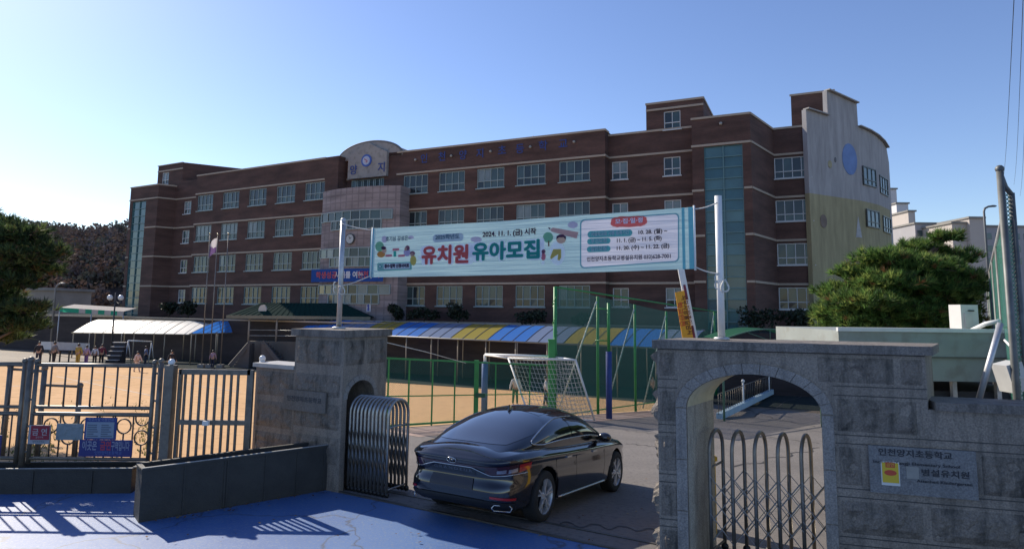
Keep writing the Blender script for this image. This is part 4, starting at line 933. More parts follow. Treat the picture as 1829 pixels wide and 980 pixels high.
for i in range(k):
    a, b = tn0+(tn1-tn0)*i/k, tn0+(tn1-tn0)*(i+1)/k; mb.add([Fp(a, .03), Fp(b, .03), Fp(b, NH), Fp(a, NH)], [(0, 1, 2, 3)])
part('netting', mb, meshmat('green_netting', (.015, .13, .09), .06, .0105, FD), E, fix=False)
pb = at_g(1088, 748); t = 4.9
mb = MB(); mb.tube([pb, pb+V3((0, 0, t))], .07, 8)
E = empty('basketball_post', pb, 'green steel post wrapped in dark blue padding in front of the sports net', 'post')
mb = MB(); mb.tube([pb+V3((0, 0, 2.8)), pb+V3((0, 0, 4.85))], .065, 8)
for h in (3.25, 4.6): mb.tube([pb+V3((0, 0, h)), pb+V3((-.55, .2, h))], .03, 6)
part('upper_post', mb, gp, E); mb = MB(); mb.tube([pb, pb+V3((0, 0, 2.8))], .13, 10); part('padding', mb, M['blue_pad'], E)

# football goal
GA, GB_, GC, GD = at_y(866.5, 631, 28), at_y(989, 634.5, 27.2), at_y(1028, 638, 25.6), at_y(908, 637, 26.2)
for p in (GA, GB_, GC, GD): p.z = -1.97
E = empty('football_goal', V3((GA.x, GA.y, gz(GA.x, GA.y))), 'white framed football goal with a net and one blue padded upright', 'football goal')
def gdn(p): return V3((p.x, p.y, gz(p.x, p.y)))
q1, q2 = at_y(948, 738, 25.0), at_y(1062, 724, 26.6); q1 = gdn(q1); q2 = gdn(q2)
mb = MB(); mb.tube([GA, GB_], .06, 8); mb.tube([GA+V3((0, 0, -.35)), GA], .06, 8); mb.tube([GB_, gdn(GB_)], .06, 8); mb.tube([GA, GD], .04, 6); mb.tube([GB_, GC], .04, 6); mb.tube([GD, GC], .04, 6)
mb.tube([GD, q1], .04, 6); mb.tube([GC, q2], .045, 6); mb.tube([q1, q2], .04, 6); mb.tube([q2, gdn(GB_)], .04, 6); part('frame', mb, M['white_paint'], E)
mb = MB(); mb.tube([gdn(GA), GA+V3((0, 0, -.3))], .14, 10); part('upright_padding', mb, pbr('pale_blue_padding', (.07, .13, .30), .7), E)
net = MB()
def quadnet(a, b, c, d, nu, nv):
    def S(u, v): p = (a+(b-a)*u)*(1-v)+(d+(c-d)*u)*v; return p+V3((0, 0, -.12*math.sin(math.pi*u)*math.sin(math.pi*v)))
    for i in range(nu+1): net.tube([S(i/nu, j/8) for j in range(9)], .009, 3, caps=False)
    for j in range(nv+1): net.tube([S(i/8, j/nv) for i in range(9)], .009, 3, caps=False)
quadnet(GD, GC, q2, q1, 18, 14); quadnet(GA, GB_, GC, GD, 18, 8); quadnet(GB_, GC, q2, gdn(GB_), 8, 14)
part('net', net, pbr('net_cord', (.55, .55, .52), .8, 0, 0), E, fix=False)

# handrail up the drive seen through the arch
E0 = at_g(1284, 748); E1 = at_g(1412, 686)
E = empty('handrail', E0, 'grey bar railing on a pale blue kerb along the drive, seen through the arch', 'railing')
mb = MB(); mb.bar(E0+V3((0, 0, .12)), E1+V3((0, 0, .12)), .25, .3); part('kerb', mb, pbr('pale_blue_kerb', (.36, .48, .54), .7), E)
mb = MB(); mb.tube([E0+V3((0, 0, 1.15)), E1+V3((0, 0, 1.15))], .03, 6); n = 44
for i in range(n+1): p = E0+(E1-E0)*(i/n); mb.tube([p+V3((0, 0, .2)), p+V3((0, 0, 1.15))], .014, 4)
part('bars', mb, M['steel'], E); mb = MB()
for t in (0.25, .6): p = E0+(E1-E0)*t; mb.tube([p, p+V3((0, 0, 1.3))], .05, 6); mb.sphere(p+V3((0, 0, 1.38)), .1, 8, 6); part('post', mb, M['white_paint'], E); mb = MB()
# green arched bicycle shelter beyond the wall
a, b = at_y(1290, 606, 30), at_y(1462, 610, 30); d = b-a; h = 20*30/F_PX
E = empty('arched_shelter', V3((a.x, 30, gz(a.x, 30))), 'dark green arched shelter roof peeping over the right gate wall', 'shelter')
mb = MB(); mb.grid(lambda u, v: a+d*u+V3((0, 3*v, h*math.sin(math.pi*u))), 20, 3); part('roof', mb, cloth('shelter_green', (.02, .10, .06), .3), E, fix=False)
mb = MB(); mb.tube([a+d*(k/20)+V3((0, -.03, h*math.sin(math.pi*k/20))) for k in range(21)], .035, 6); mb.tube([a, b], .035, 6)
for u in (.25, .5, .75): p = a+d*u; mb.tube([p+V3((0, 0, h*math.sin(math.pi*u))), a+d*.5], .02, 5)
for u in (0, 1): p = a+d*u; mb.tube([V3((p.x, p.y, gz(p.x, p.y))), p], .05, 6)
part('frame', mb, pbr('shelter_frame', (.10, .20, .14), .5), E)
# dark retaining wall at the far end of the drive
mb = MB(); a, b = at_g(1300, 690), at_g(1478, 688); d = (b-a).normalized(); mb.bar(a+V3((0, 0, 1.6))-d*3, b+V3((0, 0, 1.6))+d*14, .3, 3.4)
solo('boundary_wall', mb, pbr('dark_blue_wall', (.05, .055, .075), .8, 0, .2, .6), 'dark wall closing the far end of the drive behind the railing', 'wall', loc=a)
# ------------------------------------------------------------------ people
def skin_mesh(name, verts, edges, radii, mats, parent, sub=1, root=0):
    me = bpy.data.meshes.new(name); me.from_pydata([tuple(v) for v in verts], edges, []); ob = bpy.data.objects.new('tmp', me); col.objects.link(ob)
    md = ob.modifiers.new('s', 'SKIN'); sv = me.skin_vertices[0].data
    for i, r in enumerate(radii): sv[i].radius = (r, r) if not isinstance(r, tuple) else r
    sv[root].use_root = True
    sd = ob.modifiers.new('d', 'SUBSURF'); sd.levels = sub; sd.render_levels = sub
    dg = bpy.context.evaluated_depsgraph_get(); dg.update(); m2 = bpy.data.meshes.new_from_object(ob.evaluated_get(dg)); bpy.data.objects.remove(ob); bpy.data.meshes.remove(me)
    m2.name = name; m2.materials.clear()
    for m in mats: m2.materials.append(m)
    for p in m2.polygons: p.use_smooth = True
    o = link(bpy.data.objects.new(name, m2), parent); return o
skinm = pbr('skin', (.42, .26, .19), .5, 0, 0); hairm = pbr('black_hair', (.012, .010, .010), .5, 0, 0); shoem = pbr('shoe', (.08, .08, .09), .6, 0, 0)
def person(P, h, top, bottom, label, face=0, armL=(.1, -.1), armR=(.1, .1), stride=0.0, skirt=False):
    """standing figure of height h; arms are (outward, forward) swings"""
    k = h/1.7; E = empty('person', P, label, 'person', 'pupils and adults on the playground'); E.rotation_euler.z = face; LOC[E.name] = V3((0, 0, 0))
    st = stride
    def q(x, y, z): return V3((x*k, y*k, z*k))
    v = [q(0, 0, .95), q(0, 0, 1.15), q(0, .01, 1.36), q(0, 0, 1.46), q(0, -.02, 1.58), q(0, -.02, 1.66)]; r = [.125, .115, .12, .05, .082, .06]; e = [(0, 1), (1, 2), (2, 3), (3, 4), (4, 5)]
    def chain(root, pts, rs):
        j = root
        for p, rad in zip(pts, rs): v.append(p); r.append(rad); e.append((j, len(v)-1)); j = len(v)-1
    arm_i = []
    for s, (o, f) in ((-1, armL), (1, armR)):
        chain(2, [q(s*.17, 0, 1.39), q(s*(.2+o), -f*.5, 1.12), q(s*(.2+o*1.5), -f*1.3, .9), q(s*(.2+o*1.5), -f*1.5, .80)], [.06, .045, .036, .04])
        chain(0, [q(s*.085, 0, .86), q(s*.1, -s*st*.5, .47), q(s*.11, -s*st+ (.02), .09), q(s*.11, -s*st-.13, .04)], [.085, .06, .045, .045])
    body = skin_mesh('body', v, e, [x*k for x in r], [skinm], E)
    # clothes follow the same skeleton, a little wider
    tv = [v[0]+V3((0, 0, -.02*k)), v[1], v[2], v[6], v[7], v[8], v[14], v[15], v[16]]; te = [(0, 1), (1, 2), (2, 3), (3, 4), (4, 5), (2, 6), (6, 7), (7, 8)]
    skin_mesh('jacket', tv, te, [x*k for x in (.15, .14, .14, .075, .06, .05, .075, .06, .05)], [top], E)
    lv = [v[0], v[10], v[11], v[12], v[18], v[19], v[20]]; le = [(0, 1), (1, 2), (2, 3), (0, 4), (4, 5), (5, 6)]
    if skirt: skin_mesh('skirt', [v[0], q(0, 0, .6)], [(0, 1)], [.15*k, .2*k], [bottom], E)
    else: skin_mesh('trousers', lv, le, [x*k for x in (.14, .10, .075, .06, .10, .075, .06)], [bottom], E)
    mb = MB(); mb.sphere(q(0, .015, 1.625), .098*k, 12, 8, 0, (1, 1.05, 1.0)); base = V3((0, 0, 0)); me = mesh_from('hair', mb, hairm, base); o = link(bpy.data.objects.new('hair', me), E)
    # face: nose, eyes and mouth on the front of the head
    mb = MB(); mb.sphere(q(0, -.105, 1.575), .016*k, 6, 4)
    for s in (-1, 1): mb.sphere(q(s*.035, -.092, 1.60), .012*k, 6, 4, 1); mb.sphere(q(s*.088, -.02, 1.58), .02*k, 6, 4)
    mb.box(q(0, -.095, 1.535), (.04*k, .012, .01*k), None, 1); me = mesh_from('face', mb, [skinm, hairm], base); link(bpy.data.objects.new('face', me), E)
    for s, i in ((-1, 13), (1, 21)):
        pass
    mb = MB()
    for i in (12, 20): p = v[i]; mb.sphere(p+q(0, -.05, -.045), .05*k, 8, 5, 0, (.9, 2.2, .8))
    me = mesh_from('shoes', mb, shoem, base); link(bpy.data.objects.new('shoes', me), E)
    return E
def cl_(n, c): return flat('cloth_'+n, c, .85)
PEOPLE = [
 (67, 652, 1.62, 'black', (.02, .02, .025), 'navy', (.02, .025, .05), 'person in black standing beneath the left pine, leftmost of the playground group', .3, 0),
 (95, 652, 1.66, 'grey', (.17, .16, .17), 'black', (.02, .02, .02), 'person in a grey top and black trousers by the white covered table', 2.8, .05),
 (138, 653, 1.6, 'mustard', (.36, .26, .06), 'mustard', (.36, .26, .06), 'person in a long mustard yellow outfit under the white canopy', 3.0, 0),
 (153, 653, 1.5, 'lilac', (.36, .27, .42), 'violet', (.16, .10, .28), 'child in a lilac top beside the person in yellow', 2.9, 0),
 (168, 652, 1.45, 'white', (.55, .55, .56), 'black', (.02, .02, .02), 'child in a white top and black trousers by the stepped stand', .2, 0),
 (180, 652, 1.6, 'maroon', (.13, .02, .04), 'black', (.02, .02, .02), 'person in a maroon top and black trousers left of the white steps', .5, .05),
 (244, 664, 1.35, 'pink', (.58, .42, .38), 'cream', (.55, .45, .40), 'child in pale pink walking on the sunlit sand', 1.2, .18),
 (259, 652, 1.6, 'slate', (.14, .16, .26), 'navy', (.02, .025, .05), 'person in a slate blue top standing behind the child in pink', 2.4, 0),
 (305, 664, 1.5, 'black', (.02, .02, .025), 'black', (.02, .02, .02), 'dark haired person in black behind the thick steel fence post', 1.0, 0),
 (379, 658, 1.55, 'rose', (.36, .24, .30), 'navy', (.02, .025, .05), 'person in a dusty rose top standing before the podium', 3.1, 0),
 (920, 724, 1.5, 'white', (.55, .55, .56), 'green', (.04, .14, .07), 'child in white and green standing in the football goal', .4, .06),
 (975, 726, 1.5, 'white', (.55, .55, .56), 'black', (.02, .02, .02), 'child in a white top half hidden by the green gate post', 1.5, .1),
 (1167, 716, 1.5, 'tan', (.50, .34, .24), 'navy', (.02, .025, .05), 'person in a pale tan top at the edge of the right gate wall', -1.2, .05),
]
for i, (px, py, h, tn_, tc_, bn, bc, lab, face, st) in enumerate(PEOPLE):
    P = at_g(px, py); P.z += .012
    person(P, h, cl_(tn_, tc_), cl_(bn, bc), lab, face, (.06+.02*(i % 3), .08*(i % 2)), (.08, .12*((i+1) % 2)), st)
# playground furniture by the white canopy
p0, p1 = at_g(103, 650), at_g(171, 650); E = empty('covered_table', p0, 'long low table under a white cloth in front of the white canopy', 'table')
d = (p1-p0); dn = d.normalized(); nn = V3((-dn.y, dn.x, 0)); mb = MB()
mb.box((p0+p1)/2+V3((0, 0, 1.35))+nn*1.2, (d.length, 1.0, .6), (dn, nn, V3((0, 0, 1)))); part('white_cloth', mb, pbr('white_table_cloth', (.72, .70, .66), .8, 0, .1, 2), E)
for t in (.03, .5, .97):
    for s in (.8, 1.6): mb = MB(); c = p0+d*t+nn*s; mb.box(c+V3((0, 0, .52)), (.08, .08, 1.04)); part('leg', mb, M['steel_dark'], E)
p0 = at_g(186, 651); E = empty('stepped_stand', p0, 'dark stepped stand with pale treads beneath the white canopy', 'step stand'); mb, tr = MB(), MB()
for i in range(5): mb.box(p0+V3((.45, .3+.22*i, .17*(i+1))), (1.0, .2, .34*(i+1))); tr.box(p0+V3((.45, .26+.22*i, .34*(i+1)+.02)), (1.06, .3, .05))
part('frame', mb, pbr('stand_dark', (.03, .03, .035), .7), E); part('tread', tr, pbr('stand_tread', (.48, .46, .44), .7), E)
a, b = at_g(226, 650), at_g(268, 650); E = empty('exercise_bar', a, 'white horizontal pipe on splayed legs beneath the white canopy', 'exercise bar'); mb = MB(); H = V3((0, 0, 2.0))
mb.tube([a+H, b+H], .06, 8); part('bar', mb, M['white_paint'], E)
for p in (a, b):
    for s in (-.5, .5): mb = MB(); mb.tube([p+V3((.1, s, 0)), p+H], .04, 6); part('leg', mb, M['galv'], E)
# exercise bars just behind the fence
Yb = 13.0
A1, A2, A3 = at_y(19, 655, Yb), at_y(80, 659, Yb), at_y(143, 690, Yb)
E = empty('horizontal_bar', V3((A1.x, Yb, gz(A1.x, Yb))), 'silver two-height exercise bars just behind the steel fence', 'exercise bar')
mb = MB(); z2 = at_y(83, 687.5, Yb).z; mb.tube([A1+V3((0, 0, -.04)), A2+V3((0, 0, -.04))], .025, 8); mb.tube([V3((A2.x, Yb, z2)), V3((A3.x, Yb, z2-.02))], .025, 8); part('bar', mb, M['steel'], E)
for p, zt in ((A1, A1.z), (A2, A2.z), (A3, A3.z)): mb = MB(); mb.tube([V3((p.x, Yb, gz(p.x, Yb)-.1)), V3((p.x, Yb, zt))], .05, 10); mb.sphere(V3((p.x, Yb, zt+.02)), .06, 10, 6); part('post', mb, M['steel'], E)
# weeds along the fence foot
wmb = MB(); rr = random.Random(4)
for i in range(2600):
    px = rr.uniform(-20, 300); py = rr.gauss(795, 22) if px < 180 else rr.gauss(775, 25)
    P = at_g(px, min(py, 838)); 
    if rr.random() < .5+.5*math.sin(P.x*5+P.y*3): continue
    h = rr.uniform(.03, .11); d = V3((rr.gauss(0, .4), rr.gauss(0, .4), 1)).normalized(); s = V3((rr.gauss(0, 1), rr.gauss(0, 1), 0)).normalized()*.02
    wmb.add([P-s, P+s, P+d*h], [(0, 1, 2)], rr.choice((0, 0, 1)))
solo('weeds', wmb, [leaf('dry_weed', (.26, .22, .09), .4), leaf('green_weed', (.11, .15, .04), .4)], 'patchy dry grass and weeds along the foot of the steel fence', 'weeds', kind='stuff', fix=False)

# ------------------------------------------------------------------ steel fence and pedestrian gate on the left
YF = 10.85
def X(px, py=740, Y=YF): return at_y(px, py, Y).x
def Z(px, py, Y=YF): return at_y(px, py, Y).z
st_, sd_ = M['steel'], M['steel_dark']
zt = Z(170, 652); zm0 = Z(170, 727.5); zm1 = Z(170, 739.5); zb = Z(170, 819)
def fence_section(name, xa, xb, bars, label, rings, post_r=True):
    E = empty(name, V3((xa, YF, -2.75)), label, 'fence')
    mb = MB(); mb.tube([V3((xa, YF, zt)), V3((xb, YF, zt))], .034, 8); mb.tube([V3((xa, YF, zm0)), V3((xb, YF, zm0))], .028, 8); mb.tube([V3((xa, YF, zm1)), V3((xb, YF, zm1))], .034, 8); mb.tube([V3((xa, YF, zb)), V3((xb, YF, zb))], .028, 8); part('rail', mb, st_, E)
    for x in (xa, xb): mb = MB(); mb.tube([V3((x, YF, zb-.08)), V3((x, YF, zt+.05))], .034, 10); mb.sphere(V3((x, YF, zt+.06)), .045, 10, 6); part('stile', mb, st_, E)
    mb = MB()
    for x in bars: mb.tube([V3((x, YF, zm0)), V3((x, YF, zt))], .0145, 6)
    part('upper_bars', mb, sd_, E)
    mb = MB(); n = max(2, int((xb-xa)/.145)); zr = zm1-.19
    for i in range(1, n):
        x = xa+(xb-xa)*i/n; ring = rings and i % 2 == 0
        mb.tube([V3((x, YF+.03, zb)), V3((x, YF+.03, (zr-.11 if i % 4 == 2 else zr-.29) if ring else zm1))], .0125, 6)
        if ring:
            for zc in ((zr, ) if i % 4 == 2 else (zm1-.06, zr-.18)):
                r = .115; k0, k1 = (0, 24)
                pts = [V3((x+r*math.cos(2*math.pi*k/24), YF+.03, zc+r*math.sin(2*math.pi*k/24))) for k in range(24)]
                pts = [p if p.z < zm1 else V3((p.x, p.y, zm1)) for p in pts]; mb.tube(pts, .0125, 6, closed=True)
    part('lower_bars', mb, sd_, E); return E
xa, xb = X(58), X(270)
bars = [X((a+b)/2*.3674, 689) for a, b in ((255, 235), (322, 308), (388, 374), (452, 434), (514, 494), (577, 557), (636, 616), (693, 678))]
fence_section('steel_fence', xa, xb, bars, 'wide stainless steel fence panel hung with four signs', True)
xl0, xl1 = X(-160), X(36)
fence_section('steel_fence', xl0, xl1, [X(-150+24*i, 689) for i in range(1, 8)], 'stainless steel fence panel cut off by the left edge of the photo', False)
FP_ = 'stainless steel fence posts beside the fence panels'
for px, r, lab in ((46.5, .046, 'steel fence post between the two left fence panels'), (281.5, .042, 'slim steel fence post just left of the thick ball-topped post')):
    x = X(px); mb = MB(); mb.tube([V3((x, YF, -3.02)), V3((x, YF, zt+.06))], r, 12); mb.sphere(V3((x, YF, zt+.08)), r*1.15, 10, 6)
    for z in (zt-.12, zm0+.12, zm1-.2, zb+.1): mb.tube([V3((x, YF, z)), V3((x+(.11 if px < 100 else -.10), YF, z))], .018, 6)
    solo('fence_post', mb, st_, lab, 'post', FP_, loc=(x, YF, -3))
x = X(303); mb = MB(); mb.box((x, YF-.05, (zt-2.98)/2), (.15, .15, zt+3.02)); E = empty('fence_post', (x, YF-.05, -3), 'thick square stainless steel gate post topped with a white ball', 'post'); part('shaft', mb, st_, E)
mb = MB(); mb.sphere((x, YF-.05, zt+.07), .055, 12, 8); part('ball_cap', mb, pbr('white_ball', (.75, .75, .73), .25, 0, 0), E)
# pedestrian gate leaf
gx0, gx1 = X(318), X(444); gzt, gzb = Z(380, 664), Z(380, 822); gzm = Z(380, 754)
E = empty('pedestrian_gate', (gx0, YF, -3), 'closed stainless steel pedestrian gate with upright bars between the thick post and the stone wall', 'gate')
mb = MB()
for z, h in ((gzt, .085), (gzb, .085)): mb.box(((gx0+gx1)/2, YF, z), (gx1-gx0, .06, h))
for x_, w_ in ((gx0, .05), (gx1, .10)): mb.box((x_, YF+.002, (gzt+gzb)/2), (w_, .064, gzt-gzb+.085))
mb.box(((gx0+gx1)/2, YF, gzm), (gx1-gx0, .055, .075)); part('frame', mb, st_, E)
mb = MB()
for a, b in ((905, 875), (940, 912), (978, 950), (1017, 988), (1055, 1027), (1093, 1066), (1128, 1102), (1162, 1135)): x_ = X((a+b)/2*.3674, 740); mb.box((x_, YF, (gzt+gzb)/2), (.034, .034, gzt-gzb))
part('bars', mb, st_, E); mb = MB(); mb.box((X(372), YF-.06, gzm), (.1, .06, .07)); part('latch', mb, M['white_paint'], E)
# signs hung on the panel
def sign(name, px0, px1, py0, py1, mats, label, dy=.055, frame=None):
    x0, x1, z0, z1 = X(px0, (py0+py1)/2), X(px1, (py0+py1)/2), Z((px0+px1)/2, py1), Z((px0+px1)/2, py0)
    E = empty(name, ((x0+x1)/2, YF-dy, z0), label, 'sign'); mb = MB(); mb.box(((x0+x1)/2, YF-dy, (z0+z1)/2), (x1-x0, .02, z1-z0)); part('board', mb, mats, E); return E, x0, x1, z0, z1
Ux, Uz = V3((1, 0, 0)), V3((0, 0, 1))
E, x0, x1, z0, z1 = sign('warning_sign', 56, 94, 757.5, 791, flat('sign_grey', (.30, .30, .32)), 'small square red sign with white lettering on a grey board, left on the fence panel')
mb = MB(); mb.box(((x0+x1)/2+.015, YF-.068, z0+(z1-z0)*.60), ((x1-x0)*.86, .01, (z1-z0)*.74)); part('red_field', mb, flat('sign_red', (.24, .012, .03)), E)
text('금 연', .12, V3(((x0+x1)/2+.015, YF-.075, z0+(z1-z0)*.62)), Ux, Uz, .0, flat('sign_lettering', (.38, .33, .34)), E, bold=.002)
text('금연구역', .035, V3(((x0+x1)/2+.015, YF-.075, z0+(z1-z0)*.36)), Ux, Uz, .0, flat('sign_lettering', (.38, .33, .34)), E)
text('양지초등학교', .035, V3(((x0+x1)/2, YF-.068, z0+(z1-z0)*.12)), Ux, Uz, .0, flat('sign_dark_lettering', (.06, .07, .09)), E)
E, x0, x1, z0, z1 = sign('faded_board', 105, 152, 755, 784, patchy('faded_board_face', (.20, .24, .26), (.26, .29, .30), 3, c3=(.15, .18, .18), s3=14), 'faded blank grey-blue board between the red sign and the blue notice board', .05)
E, x0, x1, z0, z1 = sign('notice_board', 156, 212, 744, 783, flat('board_navy', (.03, .05, .20)), 'navy framed notice board with a pale grey-blue page', .06)
mb = MB(); mb.box(((x0+x1)/2, YF-.073, z0+(z1-z0)*.44), ((x1-x0)*.88, .008, (z1-z0)*.72)); part('page', mb, flat('board_page', (.22, .27, .34)), E)
text('학교시설 이용안내', .055, V3(((x0+x1)/2, YF-.072, z0+(z1-z0)*.9)), Ux, Uz, .0, flat('board_pale', (.22, .27, .40)), E)
mb = MB(); rr = random.Random(2)
for i in range(6):
    for j in range(2): w_ = (x1-x0)*rr.uniform(.2, .36); mb.box((x0+(x1-x0)*(.1+.44*j)+w_/2, YF-.079, z0+(z1-z0)*(.16+.1*i)), (w_, .004, .018))
part('print_lines', mb, flat('board_print', (.10, .13, .18)), E)
E, x0, x1, z0, z1 = sign('banner_sign', 147, 241, 783.5, 813, flat('sign_navy', (.025, .03, .16)), 'wide navy sign with white lettering and one red word, lowest on the fence panel', .075)
cz = z0+(z1-z0)*.62; wl_ = flat('sign_pale', (.26, .27, .36))
text('이곳은', .155, V3((x0+(x1-x0)*.2, YF-.087, cz)), Ux, Uz, .0, wl_, E, bold=.004, width=(x1-x0)*.27); text('금연', .155, V3((x0+(x1-x0)*.5, YF-.087, cz)), Ux, Uz, .0, flat('sign_red2', (.42, .04, .07)), E, bold=.004, width=(x1-x0)*.2); text('구역입니다', .155, V3((x0+(x1-x0)*.78, YF-.087, cz)), Ux, Uz, .0, wl_, E, bold=.004, width=(x1-x0)*.34)
text('인천양지초등학교', .06, V3(((x0+x1)/2+.05, YF-.087, z0+(z1-z0)*.22)), Ux, Uz, .0, flat('sign_blue', (.12, .18, .40)), E)
E, x0, x1, z0, z1 = sign('edge_sign', -30, 7, 775, 812, flat('sign_navy', (.025, .03, .16)), 'navy sign cut off by the left edge of the photo', .06)

# ------------------------------------------------------------------ planters and kerb walls
pl_m = pbr('dark_planter', (.034, .033, .030), .6, 0, .3, 3, .25, 40); soilm = pbr('planter_soil', (.05, .035, .025), .95, 0, .3, 10, .5, 30)
def planter(A, Bp, h, dep, label, seams):
    """open trough from A to B (front foot), running back dep"""
    A = V3(A); Bp = V3(Bp); d = (Bp-A).normalized(); n = V3((-d.y, d.x, 0)); L = (Bp-A).length; E = empty('planter', A, label, 'planter', 'dark planters before the fence'); t = .045; mb = MB()
    ax = (d, n, Uz)
    def bx(u0, u1, w0, w1, z0, z1, m=mb): m.box(A+d*((u0+u1)/2)+n*((w0+w1)/2)+V3((0, 0, (z0+z1)/2)), (u1-u0, w1-w0, z1-z0), ax)
    bx(0, L, 0, t, 0, h); bx(0, L, dep-t, dep, 0, h); bx(0, t, t, dep-t, 0, h-.002); bx(L-t, L, t, dep-t, 0, h-.002)
    for s in seams: bx(s-.012, s+.012, -.012, .001, 0, h)
    bx(-.01, L+.01, -.02, .05, h, h+.03); bx(-.01, L+.01, dep-.05, dep+.01, h, h+.03); bx(-.015, .05, .051, dep-.051, h+.001, h+.03); bx(L-.05, L+.015, .051, dep-.051, h+.001, h+.03)
    part('trough', mb, pl_m, E); rim = MB(); bx(0, L, -.012, .03, h+.03, h+.038, rim); part('rim', rim, pbr('planter_rim', (.30, .30, .29), .5, 0, .3, 8), E)
    so = MB(); so.grid(lambda a, b: A+d*(L*(.01+.98*a))+n*(.04+(dep-.08)*b)+V3((0, 0, h-.14+.02*math.sin(a*60)*math.sin(b*9))), 40, 4); part('soil', so, soilm, E, fix=False); return E
A_ = at_z(247, 934, -3); B_ = at_z(598, 873, -3)
planter(A_, B_, .70, .42, 'long dark planter trough angled from the stone pillar towards the street', [.55, 1.1, 1.14, 1.7, 2.2, 2.65])
a = at_z(-160, 884, -3); b = at_z(233, 881, -3); planter(a, b, .36, .5, 'low dark planter trough under the steel fence at left', [.9, 1.8, 2.7])
# ------------------------------------------------------------------ stone gate walls
st_face = stone('granite', (.25, .21, .17), (.075, .066, .055), .6); st_rough = stone('rough_granite', (.19, .16, .13), (.036, .034, .029), .9); st_cap = stone('granite_coping', (.19, .165, .142), (.04, .038, .035), .7); st_smooth = stone('smooth_granite', (.26, .235, .21), (.09, .085, .08), .5)
def rough_block(mb, O, U, Nn, u0, u1, z0, z1, seed, amp=.06, margin=.045, mi=0):
    rr = random.Random(seed); ph = [rr.uniform(0, 9) for _ in range(6)]; nu = max(6, int((u1-u0)/.035)); nv = max(5, int((z1-z0)/.035))
    from mathutils import noise
    def fn(a, b):
        u = u0+(u1-u0)*a; z = z0+(z1-z0)*b; e = min(u-u0, u1-u, z-z0, z1-z); k = max(0, min(1, (e-margin)/.05)) if margin else 1
        h = .006+k*(amp*.45+amp*noise.fractal(V3((u*4+ph[0], z*5+ph[1], ph[2])), .8, 2.2, 5))
        if a in (0, 1) or b in (0, 1): h = -.01
        return O+U*u+V3((0, 0, z))-Nn*max(h, -.01)
    mb.grid(fn, nu, nv, mi, False)
def vec(o, U, u, z, Nn=None, w=0): return o+U*u+V3((0, 0, z))+(Nn*w if Nn else V3((0, 0, 0)))
# right wall
WU = V3((.961, -.276, 0)).normalized(); WN = V3((.276, .961, 0)).normalized(); WD = V3((.6, .8, 0))*.95
O = V3((1.84, 8.2, 0))
def wpt(px, py):
    P = on_plane(px, py, O, WN); return (P-O).dot(WU), P.z
ztop = -.47; zlow = -1.07; TW = wpt(1652, 640)[0]
al, ar_ = wpt(1226, 760)[0], wpt(1468, 760)[0]; zs = wpt(1226, 727)[1]; zc_ = wpt(1345, 668)[1]
ac_ = (al+ar_)/2; arw = (ar_-al)/2
def arc_pt(k, n=20, g=0): q = math.pi*(1-k/n); return (ac_+(arw+g)*math.cos(q), zs+(zc_-zs+g)*math.sin(q))
RW = empty('gate_wall', O+V3((0, 0, -3)), 'grey granite gate wall with a round arch opening and engraved name plaque', 'wall')
mb = MB(); outl = [(0, -3.4), (0, ztop), (TW, ztop), (TW, -3.4), (ar_, -3.4)]+[arc_pt(k) for k in range(20, -1, -1)]+[(al, -3.4)]
mb.prism([vec(O, WU, u, z) for u, z in outl], WD); mb.prism([vec(O, WU, u, z) for u, z in ((TW, -3.4), (TW, zlow), (TW+7, zlow), (TW+7, -3.4))], WN*.5)
part('wall_core', mb, st_face, RW)
mb = MB(); mb.prism([vec(O, WU, u, z, WN, -.06) for u, z in ((-.06, ztop), (TW+.06, ztop), (TW+.06, ztop+.10), (-.06, ztop+.10))], WD*1.1); mb.prism([vec(O, WU, u, z, WN, -.05) for u, z in ((TW+.064, zlow), (TW+7, zlow), (TW+7, zlow+.09), (TW+.064, zlow+.09))], WN*.6); part('coping', mb, st_cap, RW)
# courses: rough blocks and smooth bands between them, kept clear of the arch ring
rb, sb = MB(), MB(); RING = .125
rows = [(ztop-.36, ztop-.03), (ztop-.91, ztop-.50), (ztop-1.50, ztop-1.04), (ztop-2.03, ztop-1.63), (ztop-2.6, ztop-2.15)]
def clear(u0, u1, z0, z1):
    for k in range(0, 21):
        u, z = arc_pt(k, 20, RING)
        if u0 < u < u1 and z0 < z: 
            if z > z0: return False
    if u1 > al-RING and u0 < ar_+RING and z0 < zs: return False
    return not (u1 > ac_-.3 and u0 < ac_+.3 and z0 < zc_+RING)
seed = 1
PLQ = (wpt(1550, 800)[0], wpt(1742, 830)[0], ztop-1.53, ztop-1.02)
for ri, (z0, z1) in enumerate(rows):
    segs = [(.0, .235)]
    if ri == 0: segs += [(.25, .75), (.77, 1.27), (1.29, 1.8), (1.82, 2.66)]
    else:
        segs += [(ar_+RING+.02, ar_+RING+.88) if ri % 2 else (ar_+RING+.02, ar_+RING+.30)]
    segs += [(2.68, TW-.01)] if ri == 0 else []
    for (u0, u1) in segs:
        if clear(u0, u1, z0, z1) or u1 < .3: rough_block(rb, O, WU, WN, u0, u1, z0, z1, seed); seed += 1
    if ri > 0:
        u = ar_+RING+.92 if ri % 2 else PLQ[1]+.04
        while u < TW+6.5:
            w = .95
            if z1 < (zlow-.02 if u+w > TW else ztop): rough_block(rb, O, WU, WN, u, u+w, z0, z1, seed); seed += 1
            u += w+.03
part('rough_block', rb, st_rough, RW, fix=False)
jm = MB()
